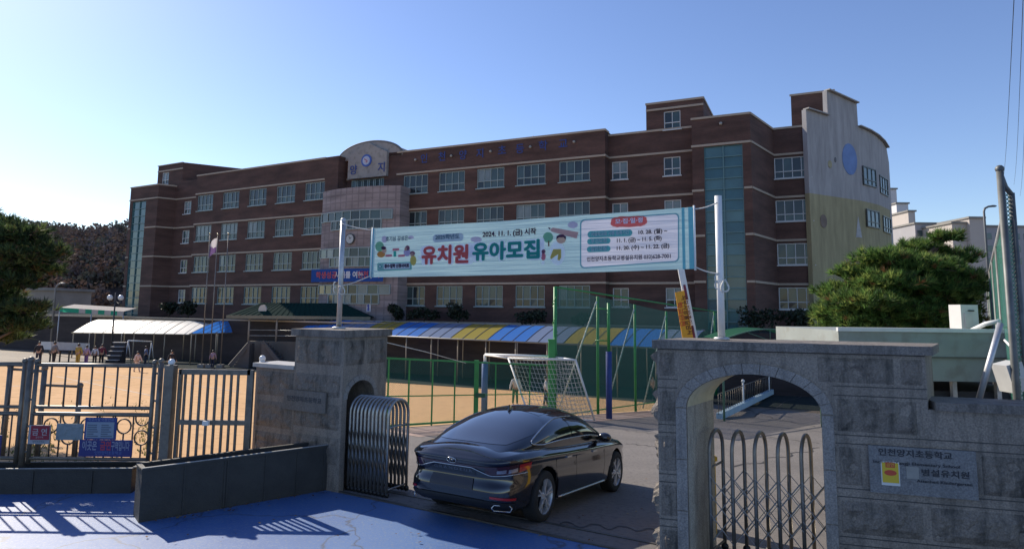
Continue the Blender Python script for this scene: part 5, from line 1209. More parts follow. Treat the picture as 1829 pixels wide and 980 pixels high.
for ri, (z0, z1) in enumerate(rows):
    for z in (z1+.018, z0-.018):
        for (u0, u1) in (((0, .24), (ar_+RING+.01, 10)) if z < zs+.45 else ((0, 10),)):
            u1 = min(u1, TW if z > zlow-.05 else TW+6.5)
            if u1 > u0 and z < ztop: jm.box(vec(O, WU, (u0+u1)/2, z, WN, -.001), (u1-u0, .008, .009), (WU, WN, Uz))
part('mortar_joint', jm, pbr('mortar_joint', (.06, .06, .06), .9, 0, .2, 8), RW)
# rock-faced end of the wall, catching the sun
eb = MB(); END_D = WD.normalized()
for ri, (z0, z1) in enumerate(rows+[(-3.3, ztop-2.62)]): rough_block(eb, O+WD, -END_D, WU, .0, .95, z0, z1, 50+ri, .14, .012)
part('rough_end', eb, st_rough, RW, fix=False)
mb = MB(); n = 13
for k in range(n):
    pts = []
    for kk in range(5): q = (k+.02+.96*kk/4)/n*20; pts.append(q)
    inner = [vec(O, WU, *arc_pt(q, 20, .0), WN, -.014) for q in pts]; outer = [vec(O, WU, *arc_pt(q, 20, RING), WN, -.014) for q in pts]
    for i in range(4): mb.add([inner[i], inner[i+1], outer[i+1], outer[i]]+[p+WN*.03 for p in (inner[i], inner[i+1], outer[i+1], outer[i])], [(0, 1, 2, 3), (3, 2, 6, 7), (0, 1, 5, 4), (0, 3, 7, 4), (1, 2, 6, 5)])
for s, e in ((al, -1), (ar_, 1)):
    zz = [zs-.005, zs-.62, zs-1.22, -3.4]
    for i in range(3): c0 = vec(O, WU, s+e*RING/2, (zz[i]+zz[i+1])/2, WN, .001); mb.box(c0, (RING, .03, zz[i]-zz[i+1]-.01), (WU, WN, Uz))
part('arch_ring', mb, st_smooth, RW)
mb = MB(); li = [(al, -3.3)]+[arc_pt(k) for k in range(21)]+[(ar_, -3.3)]; sgn = [.004]
for i in range(len(li)-1):
    (u0, z0), (u1, z1) = li[i], li[i+1]
    def ins(u, z): d_ = V3((ac_-u, 0, (zs-z) if z > zs else 0)); 
    def pin(u, z):
        du, dz = ac_-u, (zs-z if z > zs else 0); L_ = math.hypot(du, dz) or 1; return (u+du/L_*.005, z+dz/L_*.005)
    a_, b_ = pin(u0, z0), pin(u1, z1)
    mb.add([vec(O, WU, *a_)+WD*.02, vec(O, WU, *b_)+WD*.02, vec(O, WU, *b_)+WD*.99, vec(O, WU, *a_)+WD*.99], [(0, 1, 2, 3)], 0 if 1 <= i <= len(li)-3 else 1)
part('arch_lining', mb, [patchy('cream_stucco', (.55, .48, .30), (.60, .53, .35), 2, c3=(.44, .38, .24), s3=6), stone('jamb_stone', (.38, .34, .27), (.12, .11, .09), .6)], RW, fix=False)
# engraved plaque
mb = MB(); mb.box(vec(O, WU, (PLQ[0]+PLQ[1])/2, (PLQ[2]+PLQ[3])/2, WN, -.018), (PLQ[1]-PLQ[0], .04, PLQ[3]-PLQ[2]), (WU, WN, Uz)); pq = part('name_plaque', mb, stone('plaque_granite', (.20, .195, .19), (.12, .118, .115), .5), RW)
ink = flat('engraved_ink', (.035, .035, .042), .7)
def wtext(s, px, py, size, width, bold=0, parent=RW):
    u, z = wpt(px, py); return text(s, size, vec(O, WU, u, z, WN, -.04), WU, Uz, .002, ink, parent, 'lettering', width=width, bold=bold)
def wl(px0, px1, py): return wpt(px1, py)[0]-wpt(px0, py)[0]
wtext('인천양지초등학교', 1632, 809.5, .085, wl(1567, 1697, 808), .002); wtext('Incheon Yangji Elementary School', 1634, 827, .045, wl(1557, 1710, 827), .001)
wtext('병설유치원', 1686, 845, .08, wl(1644, 1728, 845), .002); wtext('Attached Kindergarten', 1684, 860, .042, wl(1637, 1735, 860), .001)
u, z = wpt(1588.5, 843.5); w_ = wl(1571, 1604, 843); h_ = wpt(1588, 823)[1]-wpt(1588, 865)[1]
E = empty('poster', vec(O, WU, u, z-h_/2, WN, -.045), 'small yellow poster with a white border stuck over the engraved plaque', 'poster')
mb = MB(); mb.box(vec(O, WU, u, z, WN, -.042), (w_, .004, h_), (WU, WN, Uz)); part('sheet', mb, flat('poster_white', (.62, .62, .58)), E)
mb = MB(); mb.box(vec(O, WU, u, z+.01, WN, -.046), (w_*.88, .002, h_*.84), (WU, WN, Uz)); part('yellow_field', mb, flat('poster_yellow', (.62, .44, .03)), E)
mb = MB(); mb.box(vec(O, WU, u, z+h_*.37, WN, -.049), (w_*.5, .002, h_*.22), (WU, WN, Uz)); mb.prism([vec(O, WU, u+w_*.33*math.cos(q*math.pi/12), z+.01+h_*.12*math.sin(q*math.pi/12), WN, -.0485) for q in range(24)], WN*.002); part('red_print', mb, flat('poster_red', (.50, .07, .03)), E)
text('금연', .045, vec(O, WU, u, z+h_*.37, WN, -.051), WU, Uz, .001, flat('poster_letter', (.65, .45, .05)), E)
u, z = wpt(1628, 842); E = solo('faded_notice', MB().box(vec(O, WU, u, z, WN, -.041), (wl(1617, 1639, 842), .004, .13), (WU, WN, Uz)), pbr('faded_paper', (.28, .27, .24), .8, 0, .1, 10), 'small faded paper notice beside the yellow poster on the plaque', 'notice', loc=vec(O, WU, u, z, WN, -.041))

# left pillar and low wall
q1 = 1.08; LW_ = empty('gate_pillar', PL+V3((0, 0, -3)), 'square grey granite gate pillar with an arched recess for the sliding gate', 'pillar')
PU = -GU          # along the front face, away from the opening
tp = 1.15
aq0, aq1 = .11, .77; azs = -1.53; azc = -1.24; aqc = (aq0+aq1)/2; aqr = (aq1-aq0)/2
def parc(k, n=16, g=0): q = math.pi*(1-k/n); return (aqc+(aqr+g)*math.cos(q), azs+(azc-azs+g)*math.sin(q))
def pv(t, q, z): return V3((PL.x, PL.y, z))+PU*t+GN*q
mb = MB(); prof = [(0, -3.2), (0, -.51), (q1, -.51), (q1, -3.2), (aq1, -3.2)]+[parc(k) for k in range(16, -1, -1)]+[(aq0, -3.2)]
mb.prism([pv(0, q, z) for q, z in prof], PU*.75); mb.prism([pv(.75, q, z) for q, z in ((0, -3.2), (0, -.51), (q1, -.51), (q1, -3.2))], PU*(tp-.75)); part('pillar_core', mb, st_face, LW_)
mb = MB(); mb.prism([pv(-.06, q, z) for q, z in ((-.06, -.51), (-.06, -.39), (q1+.06, -.39), (q1+.06, -.51))], PU*(tp+.12)); part('coping', mb, st_cap, LW_)
rb = MB(); OL = V3((PL.x, PL.y, 0))
prow = [(-1.0, -.545), (-1.52, -1.12), (-2.05, -1.6), (-2.6, -2.13)]
for i, (z0, z1) in enumerate(prow):
    rough_block(rb, OL+PU*tp, GU, GN, .02, tp-.03, z0, z1, 80+i, .035)
    if i == 0: rough_block(rb, OL, GN, -GU, .03, .52, z0, z1, 90, .035); rough_block(rb, OL, GN, -GU, .55, q1-.02, z0, z1, 91, .035)
part('rough_block', rb, st_rough, LW_, fix=False)
mb = MB(); n = 9
for k in range(n):
    pts = [(k+.03+.94*kk/3)/n*16 for kk in range(4)]
    inner = [pv(-.014, *parc(q, 16, 0)) for q in pts]; outer = [pv(-.014, *parc(q, 16, .09)) for q in pts]
    for i in range(3): mb.add([inner[i], inner[i+1], outer[i+1], outer[i]]+[p+PU*.03 for p in (inner[i], inner[i+1], outer[i+1], outer[i])], [(0, 1, 2, 3), (3, 2, 6, 7), (0, 1, 5, 4), (0, 3, 7, 4), (1, 2, 6, 5)])
part('arch_ring', mb, st_smooth, LW_)
LL = empty('gate_wall', pv(tp, 0, -3), 'low grey granite wall with faint engraved lettering left of the gate pillar', 'wall')
mb = MB(); mb.prism([pv(tp, q, z) for q, z in ((.03, -3.2), (.03, -1.1), (.5, -1.1), (.5, -3.2))], PU*1.02); part('wall_core', mb, st_face, LL)
mb = MB(); mb.prism([pv(tp+.003, q, z) for q, z in ((-.02, -1.1), (-.02, -1.03), (.54, -1.03), (.54, -1.1))], PU*1.06); part('coping', mb, pbr('pale_cap', (.40, .39, .37), .5, 0, .2, 5), LL)
rb = MB()
for i, (z0, z1) in enumerate([(-1.6, -1.14), (-2.15, -1.66), (-2.7, -2.2)]): rough_block(rb, OL+PU*(tp+1.0)+GN*.03, GU, GN, .01, .98, z0, z1, 70+i, .03)
part('rough_block', rb, st_rough, LL, fix=False)
mb = MB(); mb.sphere(pv(tp+1.08, .2, -.97), .06, 12, 8); mb.tube([pv(tp+1.08, .2, -3), pv(tp+1.08, .2, -1.0)], .05, 10); part('ball_post', mb, pbr('white_ball', (.75, .75, .73), .25, 0, 0), LL)
P0_ = on_plane(548, 715, OL, GN); mb = MB(); mb.box(V3((P0_.x, P0_.y, P0_.z))-GN*.05, (1.0, .03, .34), (GU, GN, Uz)); part('name_plaque', mb, stone('plaque_dark', (.165, .148, .128), (.1, .095, .085), .4), LW_)
text('인천양지초등학교', .10, V3((P0_.x, P0_.y, P0_.z+.02))-GN*.066, GU, Uz, .002, flat('engraved_dark', (.05, .052, .06), .7), LW_, width=.82, bold=.002)

# ------------------------------------------------------------------ accordion gates
hoop_m = pbr('polished_steel', (.40, .39, .37), .34, .85, .15, 4); lat_m = pbr('lattice_steel', (.30, .29, .27), .35, .9, .1, 6)
def accordion(name, start, dirv, crossv, n, pitch, w, h, label, base, hoop_m=hoop_m):
    E = empty(name, start+V3((0, 0, base)), label, 'accordion gate'); r = .024
    def L(i, c): return start+dirv*(pitch*i)+crossv*(w*c)
    for i in range(n):
        a, b = L(i, 0), L(i, 1); mb = MB(); R_ = w/2; rise = R_*1.0; k = 12
        pts = [a+V3((0, 0, base+.08))]+[a+V3((0, 0, base+h*.5))]+[a+(b-a)*(.5-.5*math.cos(math.pi*j/k))+V3((0, 0, base+h-rise+rise*math.sin(math.pi*j/k))) for j in range(k+1)]+[b+V3((0, 0, base+h*.5)), b+V3((0, 0, base+.08))]
        mb.tube(pts, r, 8); part('hoop', mb, hoop_m, E)
        mb = MB()
        for p in (a, b): mb = MB(); mb.lathe([(.0, -.015), (.045, -.015), (.045, .015), (0, .015)], p+V3((0, 0, base+.045)), crossv, 10); part('wheel', mb, M['black'], E)
    for c in (.0, 1.0):
        la = MB()
        for i in range(n-1):
            p, q = L(i, c), L(i+1, c); o = crossv*.022
            for z0, z1 in ((.22, .56), (.45, .79), (.68, 1.0)):
                z0 *= h/1.5; z1 *= h/1.5
                la.bar(p+V3((0, 0, base+z0))+o, q+V3((0, 0, base+z1))+o, .03, .008); la.bar(p+V3((0, 0, base+z1))-o, q+V3((0, 0, base+z0))-o, .03, .008)
        part('lattice', la, lat_m, E)
    for i in (0, n-1):
        for z in (h*.72, .12): cr = MB(); cr.tube([L(i, 0)+V3((0, 0, base+z)), L(i, 1)+V3((0, 0, base+z))], .014, 6); part('crossbar', cr, hoop_m, E)
    return E
accordion('accordion_gate', PL+GU*.02+GN*.19, GU, GN, 11, .082, .5, 1.5, 'folded stainless accordion gate pushed back against the left pillar arch', -3.0)
g0_ = O+WD*.22; uu = wpt(1256, 800)[0]
accordion('accordion_gate', g0_+WU*uu+WD*.0, WU, WD.normalized(), 8, .262, .48, 1.52, 'stretched stainless accordion gate with crossed lattice inside the right arch', -3.02, pbr('bronze_steel', (.22, .20, .17), .4, .7, .2, 4))

# ------------------------------------------------------------------ poles and big banner
pL = on_plane(605, 588, PL+PU*.35+GN*.5, GN); pL.z = -.39
topL = V3((pL.x, pL.y, at_y(615, 394, pL.y).z))
E = empty('banner_pole', pL, 'round steel banner pole standing on the left stone pillar', 'pole', 'poles holding the kindergarten banner')
mb = MB(); mb.tube([pL, topL], .047, 12); mb.sphere(topL, .05, 10, 6); part('shaft', mb, M['galv'], E); mb = MB(); mb.lathe([(0, 0), (.12, 0), (.12, .03), (.06, .04)], pL, Uz, 12); part('base_flange', mb, M['galv'], E)
pR = on_plane(1289, 605, O+WN*.45, WN); pR.z = ztop+.10; topR = V3((pR.x, pR.y, at_y(1286.5, 350, pR.y).z))
E = empty('banner_pole', pR, 'thick white banner pole standing on the right gate wall', 'pole', 'poles holding the kindergarten banner')
mb = MB(); mb.tube([pR, topR], .046, 14); part('shaft', mb, M['white_paint'], E); mb = MB(); mb.lathe([(0, 0), (.1, 0), (.1, .03), (.055, .04)], pR, Uz, 12); part('base_flange', mb, M['galv'], E)
bd = V3((pR.x-pL.x, pR.y-pL.y, 0)); bU = bd.normalized(); bN = V3((-bU.y, bU.x, 0)); bO = V3((pL.x, pL.y, 0))-bN*.06
def bpt(px, py): P = on_plane(px, py, bO, bN); return (P-bO).dot(bU), P.z
uL_, zTL = bpt(665, 408); uR_, zTR = bpt(1238, 369.5); _, zBL = bpt(659, 495); _, zBR = bpt(1234.5, 480)
LB = uR_-uL_
def wave(u, v): return .012*math.sin(u*2.3+v*.5)+.004*math.sin(u*5.1-v)
def bsurf(u, z):
    """point of the cloth at distance u along it and height z"""
    a = (u-uL_)/LB; v = z
    return bO+bU*u+V3((0, 0, z-.018*math.sin(math.pi*a)))+bN*wave(u, v)
def bwarp(off):
    def f(P):
        u = (P-bO).dot(bU); return bsurf(u, P.z)-bN*off
    return f
BN = empty('banner', V3((bO+bU*((uL_+uR_)/2))+V3((0, 0, zBL))), 'large pale turquoise kindergarten enrolment banner stretched between two poles above the gate', 'banner')
tq_ = cloth('turquoise_cloth', (.50, .70, .69), .5, wrinkle=.35); tq2 = cloth('turquoise_hem', (.20, .50, .58), .4)

mb = MB()
for a0, a1 in ((-.006, .006), (.972, .979), (.988, 1.003)): mb.grid(lambda a, b: bsurf(uL_+LB*(a0+(a1-a0)*a), (zBL+(zBR-zBL)*a0)*(1-b)+(zTL+(zTR-zTL)*a0)*b)-bN*.004, 3, 12)
part('hem', mb, tq2, BN, fix=False)
mb = MB(); mb.tube([bsurf(uL_, zBL-.02), bsurf(uL_, zTL+.02)], .014, 6); part('batten', mb, M['white_paint'], BN); mb = MB(); mb.tube([bsurf(uR_+.01, zBR-.02), bsurf(uR_+.01, zTR+.02)], .014, 6); part('batten', mb, M['white_paint'], BN)
tilt = (zTR-zTL)/LB
bV = Uz; bUt = (bU+V3((0, 0, (zTR+zBR-zTL-zBL)/2/LB))).normalized()
def bt(s, px, py, hpx, m, bold=0, width_px=None, off=.012, name='lettering', align='CENTER', boldw=None):
    u, z = bpt(px, py); k = abs((bO+bU*u).y)/F_PX; P = bO+bU*u+V3((0, 0, z))
    wd = (bpt(px+width_px/2, py)[0]-bpt(px-width_px/2, py)[0]) if width_px else None
    return text(s, hpx*k*1.12, P, bUt, bV, 0, m, BN, name, bold=bold, width=wd, warp=bwarp(off), align=align)
def bshape(px_list, m, off, name):
    """flat printed shape on the cloth, corners read off the photograph's banner"""
    pts = [bpt(x, y) for x, y in px_list]; b = bmesh.new(); b.faces.new([b.verts.new((u, z, 0)) for u, z in pts]); bmesh.ops.triangulate(b, faces=b.faces[:])
    if pts and max(p[0] for p in pts)-min(p[0] for p in pts) > .3: bmesh.ops.subdivide_edges(b, edges=b.edges[:], cuts=7, use_grid_fill=True)
    me = bpy.data.meshes.new(name); 
    for v in b.verts: v.co = bsurf(v.co.x, v.co.y)-bN*off-LOC[BN.name]
    b.to_mesh(me); b.free(); me.materials.append(m); o = link(bpy.data.objects.new(name, me), BN); LOC[o.name] = LOC[BN.name]; return o
def rr_px(x0, y0, x1, y1, r, sk=-.068, n=5):
    P = []
    for (cx_, cy_, q0) in ((x1-r, y0+r, -90), (x1-r, y1-r, 0), (x0+r, y1-r, 90), (x0+r, y0+r, 180)):
        for k in range(n+1): q = R(q0+90*k/n); P.append((cx_+r*math.cos(q), cy_+r*math.sin(q)))
    xc = (x0+x1)/2; return [(x, y+(x-xc)*sk) for x, y in P]
def ell_px(cx_, cy_, rx, ry, n=20): return [(cx_+rx*math.cos(2*math.pi*k/n), cy_+ry*math.sin(2*math.pi*k/n)) for k in range(n)]
def bm(n, c, tr=.5): 
    if 'b_'+n not in M: M['b_'+n] = cloth('print_'+n, c, tr)
    return M['b_'+n]
pan_poly = [bpt(x, y) for x, y in rr_px(1038.1, 386.1, 1211.9, 471.4, 7.5, -.062)]
def inside(u, z, poly):
    c = False
    for i in range(len(poly)):
        (x0, y0), (x1, y1) = poly[i], poly[i-1]
        if (y0 > z) != (y1 > z) and u < (x1-x0)*(z-y0)/(y1-y0)+x0: c = not c
    return c
def cz_(a, b): return (zBL+(zBR-zBL)*a)*(1-b)+(zTL+(zTR-zTL)*a)*b
mb = MB(); NU, NV = 300, 50; mb.grid(lambda a, b: bsurf(uL_+LB*a, cz_(a, b)), NU, NV)
for k in range(NU*NV):
    a, b = ((k % NU)+.5)/NU, ((k//NU)+.5)/NV
    if inside(uL_+LB*a, cz_(a, b), pan_poly): mb.m[k] = 1
part('banner_cloth', mb, [tq_, cloth('pale_panel_print', (.78, .76, .81), .5, wrinkle=.35)], BN, fix=False)
W_, RED, GRN, DK = bm('white', (.92, .91, .96)), bm('coral', (.78, .18, .17)), bm('teal', (.06, .42, .37)), bm('plum', (.10, .05, .11))
bt('유치원', 795, 455.5, 31, W_, .034, 90, .008, 'letter_edge'); bt('유치원', 795, 455.5, 31, RED, .014, 80, .014)
bt('유아모집', 902.5, 447.5, 31, W_, .034, 128, .008, 'letter_edge'); bt('유아모집', 902.5, 447.5, 31, GRN, .014, 118, .014)
bt('2024. 11. 1. (금) 시작', 909, 414.5, 11, DK, .004, 96)
bshape(rr_px(774, 416, 828, 430, 6), bm('lilac', (.50, .56, .66)), .006, 'printed_cloud'); bt('2025학년도', 800, 422, 8.5, bm('slate', (.17, .27, .36)), .003, 42)
bshape(ell_px(687, 427, 5, 6), bm('pink', (.62, .52, .66)), .006, 'printed_cloud'); bshape(ell_px(735, 423, 5, 3), bm('pink', (.62, .52, .66)), .006, 'printed_cloud'); bt('호기심 감성은~', 712, 426, 8, bm('slate', (.17, .27, .36)), .003, 44)
bshape(rr_px(674, 468, 736, 482, 2, -.045), GRN, .005, 'printed_box'); bshape(rr_px(675, 469, 735, 481, 2, -.045), bm('mint', (.42, .62, .62)), .008, 'printed_box'); bshape(rr_px(686, 469.6, 733, 479.6, 1, -.045), W_, .010, 'printed_box'); bt('접수·입학 신청사이트', 709.5, 474.5, 6.5, DK, .004, 44, .014)
mg = ell_px(679.5, 475.6, 2.6, 3); bshape(mg, GRN, .012, 'printed_icon'); bshape(ell_px(679.5, 475.6, 1.6, 1.9), W_, .014, 'printed_icon')
# children and trees printed on the left
bshape(ell_px(678, 440, 8, 9), bm('leaf', (.22, .46, .32)), .005, 'printed_tree'); bshape(ell_px(681, 454, 7.5, 5.5), bm('orange', (.62, .27, .09)), .008, 'printed_child'); bshape(ell_px(687, 447, 4.2, 5), bm('skin', (.66, .42, .34)), .010, 'printed_child'); bshape(ell_px(686, 442.5, 4.6, 3), DK, .012, 'printed_hair')
bshape(ell_px(728, 450, 6, 7), bm('violet', (.42, .36, .58)), .008, 'printed_child'); bshape(ell_px(729, 442, 4, 4.5), bm('hair2', (.22, .10, .16)), .010, 'printed_hair'); bshape(ell_px(726, 444, 2.6, 3.2), bm('skin', (.66, .42, .34)), .012, 'printed_child')
bshape(ell_px(739, 464, 5.5, 9), bm('mustard', (.56, .44, .14)), .008, 'printed_child'); bshape(ell_px(738, 451.5, 4.6, 4), bm('hair2', (.22, .10, .16)), .010, 'printed_hair'); bshape(ell_px(737, 454, 3, 3.4), bm('skin', (.66, .42, .34)), .012, 'printed_child')
for x, y in ((708, 445), (695, 456), (718, 456)): bshape(rr_px(x-6, y-2, x+6, y+2, .8), bm('rose', (.60, .20, .27)), .008, 'printed_table')
bshape(rr_px(703.5, 448, 708.5, 458, 1), GRN, .006, 'printed_table')
# boy with a pencil at the middle
bshape([(983, 408), (988, 404.5), (1034, 413), (1031, 424.5), (986, 412)], bm('pencil', (.62, .36, .36)), .006, 'printed_pencil'); bshape([(979, 404), (984, 405), (982.5, 408.5)], DK, .008, 'printed_pencil')
bshape(ell_px(1024, 400, 9, 6), bm('pink', (.62, .52, .66)), .005, 'printed_cloud'); bshape(ell_px(996, 450, 14, 22), W_, .004, 'printed_cloud')
bshape(ell_px(979.5, 422, 9, 9.5), bm('leaf', (.22, .46, .32)), .008, 'printed_tree'); bshape(rr_px(979.5, 428, 982, 438, .8), bm('trunk', (.26, .16, .12)), .010, 'printed_tree')
bshape(ell_px(1003, 426, 8.5, 7), bm('skin', (.66, .42, .34)), .010, 'printed_child'); bshape([(994.5, 426), (995, 420), (1000, 417), (1007, 417), (1012, 421), (1011.5, 427), (1008, 422), (999, 422)], DK, .012, 'printed_hair')
bshape([(989, 443), (1003, 443), (1003, 458), (1000, 463), (996.5, 462), (998, 452), (993, 455), (985, 461), (983, 458)], bm('mustard', (.56, .44, .14)), .010, 'printed_child')
bshape(ell_px(971, 456, 4.2, 7), bm('rose', (.60, .20, .27)), .010, 'printed_child'); bshape(ell_px(971.5, 447, 3.6, 3.6), bm('hair2', (.22, .10, .16)), .012, 'printed_hair'); bshape(rr_px(967.5, 464, 973, 470, 1), W_, .010, 'printed_child')
bshape(ell_px(850, 425.5, 10, 5), bm('pink', (.62, .52, .66)), .004, 'printed_cloud')
# timetable panel
o1, o2 = rr_px(1037.0, 385, 1213, 472.5, 8, -.062), rr_px(1039.2, 387.2, 1210.8, 470.4, 7, -.062)
b = MB(); k = len(o1)
for i in range(k):
    A4 = [bpt(*q) for q in (o1[i], o1[(i+1) % k], o2[(i+1) % k], o2[i])]; m_ = 8
    for j in range(m_):
        f = lambda p, q, t: (p[0]+(q[0]-p[0])*t, p[1]+(q[1]-p[1])*t)
        Q = [f(A4[0], A4[1], j/m_), f(A4[0], A4[1], (j+1)/m_), f(A4[3], A4[2], (j+1)/m_), f(A4[3], A4[2], j/m_)]; b.add([bsurf(u, z)-bN*.006 for u, z in Q], [(0, 1, 2, 3)])
part('printed_border', b, bm('panel_line', (.20, .44, .50)), BN, fix=False)
bad = []
for k in range(40): q = 2*math.pi*k/40; bad.append((1123.5+32*abs(math.cos(q))**.55*(1 if math.cos(q) > 0 else -1)*(1+.02*math.sin(9*q)), 394.5+9.5*abs(math.sin(q))**.55*(1 if math.sin(q) > 0 else -1)*(1+.07*math.sin(13*q))-(math.cos(q))*1.6))
bshape(bad, RED, .012, 'printed_badge'); bt('모·집·일·정', 1123.5, 394, 9, W_, .003, 48, .018)
TL = bm('pill', (.13, .44, .46))
for (x0, y0, x1, y1, s, w) in ((1050.5, 410, 1129.5, 422, '처음학교로 서류 등록기간', 66), (1050, 424, 1091, 434.5, '우선모집', 27), (1049.5, 438, 1091, 448.5, '일반모집', 27)):
    bshape(rr_px(x0, y0, x1, y1, (y1-y0)/2-.3, -.04), TL, .011, 'printed_pill'); bt(s, (x0+x1)/2, (y0+y1)/2, 7, bm('pale', (.50, .64, .68)), .003, w, .016)
INK = bm('ink', (.10, .09, .12))
bt('10. 28. (월) ~', 1166, 413, 8.5, INK, .0025, 51, .014); bt('11. 1. (금) ~ 11. 5. (화)', 1141.5, 427, 8.5, INK, .0025, 79, .014); bt('11. 20. (수) ~ 11. 22. (금)', 1148, 440.5, 8.5, INK, .0025, 93, .014)
bt('인천양지초등학교병설유치원 032)628-7001', 1121.5, 459.5, 8.5, bm('ink2', (.15, .14, .20)), .002, 148, .014)
# ropes
def rope_px(name, P, Q, label):
    mb = MB(); n = 8; mb.tube([P+(Q-P)*(i/n)+V3((0, 0, -.02*math.sin(math.pi*i/n))) for i in range(n+1)], .009, 5); tag(solo(name, mb, M['rope'], loc=P), label, 'rope', 'ropes tying the kindergarten banner to its poles')
def on_pole(p, px, py): return V3((p.x, p.y, at_y(px, py, p.y).z))-bN*.05
rope_px('rope', on_pole(pL, 614, 399), bsurf(uL_, zTL-.03), 'upper rope from the steel pole to the top left corner of the large banner')
rope_px('rope', on_pole(pL, 608, 512), bsurf(uL_, zBL+.03), 'lower rope from the steel pole to the bottom left corner of the large banner')
rope_px('rope', on_pole(pR, 1284, 363), bsurf(uR_, zTR-.03), 'upper rope from the white pole to the top right corner of the large banner')
rope_px('rope', on_pole(pR, 1286, 489), bsurf(uR_, zBR+.03), 'lower rope from the white pole to the bottom right corner of the large banner')
def knot(P, s, name, label):
    mb = MB(); mb.tube([P+V3((.02*math.cos(k*.9)-.05*s, -.03, -.012*k+.03*math.sin(k*.9))) for k in range(14)], .01, 5); mb.tube([P+V3((.05*math.sin(k*.6)+.06*s, -.03, -.05-.16*abs(math.sin(k*.3)))) for k in range(11)], .012, 5)
    tag(solo(name, mb, M['rope'], loc=P), label, 'rope', None)
knot(on_pole(pL, 618, 505), 1.2, 'rope_knot', 'loose looped rope ends hanging from the left steel pole'); knot(on_pole(pR, 1280, 492), 1, 'rope_knot', 'coiled rope end tied round the right white pole')
w0, w1 = pL+V3((.8, .3, -.05)), at_y(830, 648, 22); mb = MB(); mb.tube([pv(0, .9, -.6), at_y(760, 628, 13), at_y(832, 648, 18)], .008, 5); tag(solo('cable', mb, M['rope'], loc=pv(0, .9, -.6)), 'thin pale cable slanting down from the left pillar across the playground fence', 'cable')

# ------------------------------------------------------------------ barrier arm with yellow sign behind the wall
Yb2 = 9.6; a = at_y(1215, 474, Yb2); b = at_y(1247, 640, Yb2); foot = V3((b.x+.03, Yb2, gz(b.x, Yb2)))
E = empty('barrier', foot, 'raised white and red barrier arm standing behind the right gate wall', 'barrier')
ad = (b-a).normalized(); sd2 = V3((-ad.z, 0, ad.x)); mb = MB(); mb.box((a+b)/2, ((b-a).length, .03, .092), (ad, V3((0, 1, 0)), sd2)); part('arm', mb, M['white_paint'], E)
mb = MB(); L_ = (b-a).length
for t in (.22, .66): mb.box(a+ad*(L_*(t+.07))+sd2*.0+V3((0, -.018, 0)), (L_*.16, .006, .034), (ad, V3((0, 1, 0)), sd2))
part('red_stripe', mb, flat('barrier_red', (.16, .02, .05)), E)
mb = MB(); mb.box(foot+V3((0, .05, .5)), (.3, .35, 1.0)); mb.box(foot+V3((0, .05, 1.03)), (.34, .4, .06)); mb.bar(b, foot+V3((0, 0, 1.0)), .08, .08); part('cabinet', mb, pbr('barrier_cabinet', (.55, .35, .03), .5), E)
def bq(px, py): return at_y(px, py, Yb2-.05)
s0, s1, s2, s3 = bq(1206, 522), bq(1222, 518.5), bq(1238.5, 604), bq(1219.5, 606)
E = empty('hanging_sign', (s3+s2)/2, 'narrow orange-yellow sign with dark vertical lettering hung on the barrier arm', 'sign'); mb = MB(); mb.prism([s0, s1, s2, s3], (0, .015, 0)); part('board', mb, flat('sign_orange', (.72, .33, .02)), E)
du = (s3-s0).normalized(); dv = V3((-du.z, 0, du.x)); 
if dv.x < 0: dv = -dv
text('외부차량출입금지', .11, (s0+s1+s2+s3)/4+dv*.045+V3((0, -.004, 0)), du, dv, .002, flat('sign_brown', (.13, .03, .01)), E, width=(s3-s0).length*.82, bold=.002)
text('학교안전', .085, (s0+s1+s2+s3)/4-dv*.045+du*-.02+V3((0, -.004, 0)), du, dv, .002, flat('sign_redink', (.60, .08, .02)), E, width=(s3-s0).length*.5, bold=.002)

# ------------------------------------------------------------------ booth, air conditioner, chain-link fence at right
YB3 = 10.2
x0, x1 = at_y(1500, 650, YB3).x, at_y(1812, 650, YB3).x+.8; zt3 = at_y(1600, 591, YB3).z; zm3 = at_y(1600, 637, YB3).z; zb3 = at_y(1600, 680, YB3).z
E = empty('booth', ((x0+x1)/2, YB3, gz((x0+x1)/2, YB3)), 'pale grey-green panelled booth roof behind the right gate wall', 'booth')
pan = patchy('pale_panel', (.33, .36, .335), (.30, .325, .30), 1.2, rough=.5, c3=(.24, .235, .20), s3=3.5, bump=.05); mb = MB(); mb.box(((x0+x1)/2, YB3+1.2, (zt3+zm3)/2+.006), (x1-x0, 2.4, zt3-zm3-.012)); mb.box(((x0+x1)/2+.5, YB3+1.21, (zm3+zb3)/2), (x1-x0-1.1, 2.36, zm3-zb3)); part('panel', mb, pan, E)
mb = MB(); mb.box(((x0+x1)/2+.5, YB3+1.2, zm3), (x1-x0-1.0, 2.41, .022)); part('joint', mb, pbr('panel_joint', (.14, .14, .12), .6), E)
mb = MB(); mb.box(((x0+x1)/2, YB3-.004, zt3+.02), (x1-x0+.04, .06, .06)); part('roof_edge', mb, M['white_paint'], E)
mb = MB(); zg = gz(x0, YB3)-.3; mb.box(((x0+x1)/2+.5, YB3+1.3, (zb3+zg)/2-.09), (x1-x0-1.3, 2.0, zb3-zg-.18)); part('dark_gap', mb, pbr('booth_gap', (.025, .028, .035), .6), E)  # near-black box filling the dark gap below the panels
for x in (x0+1.9, x0+2.6, x1-.6): mb = MB(); mb.box((x, YB3+.22, zb3-.4), (.07, .07, .8)); part('leg', mb, M['galv'], E)
ax0, ax1 = at_y(1717, 570, 11.0).x, at_y(1748, 570, 11.0).x; az0, az1_ = zt3+.03, at_y(1730, 544, 11.0).z
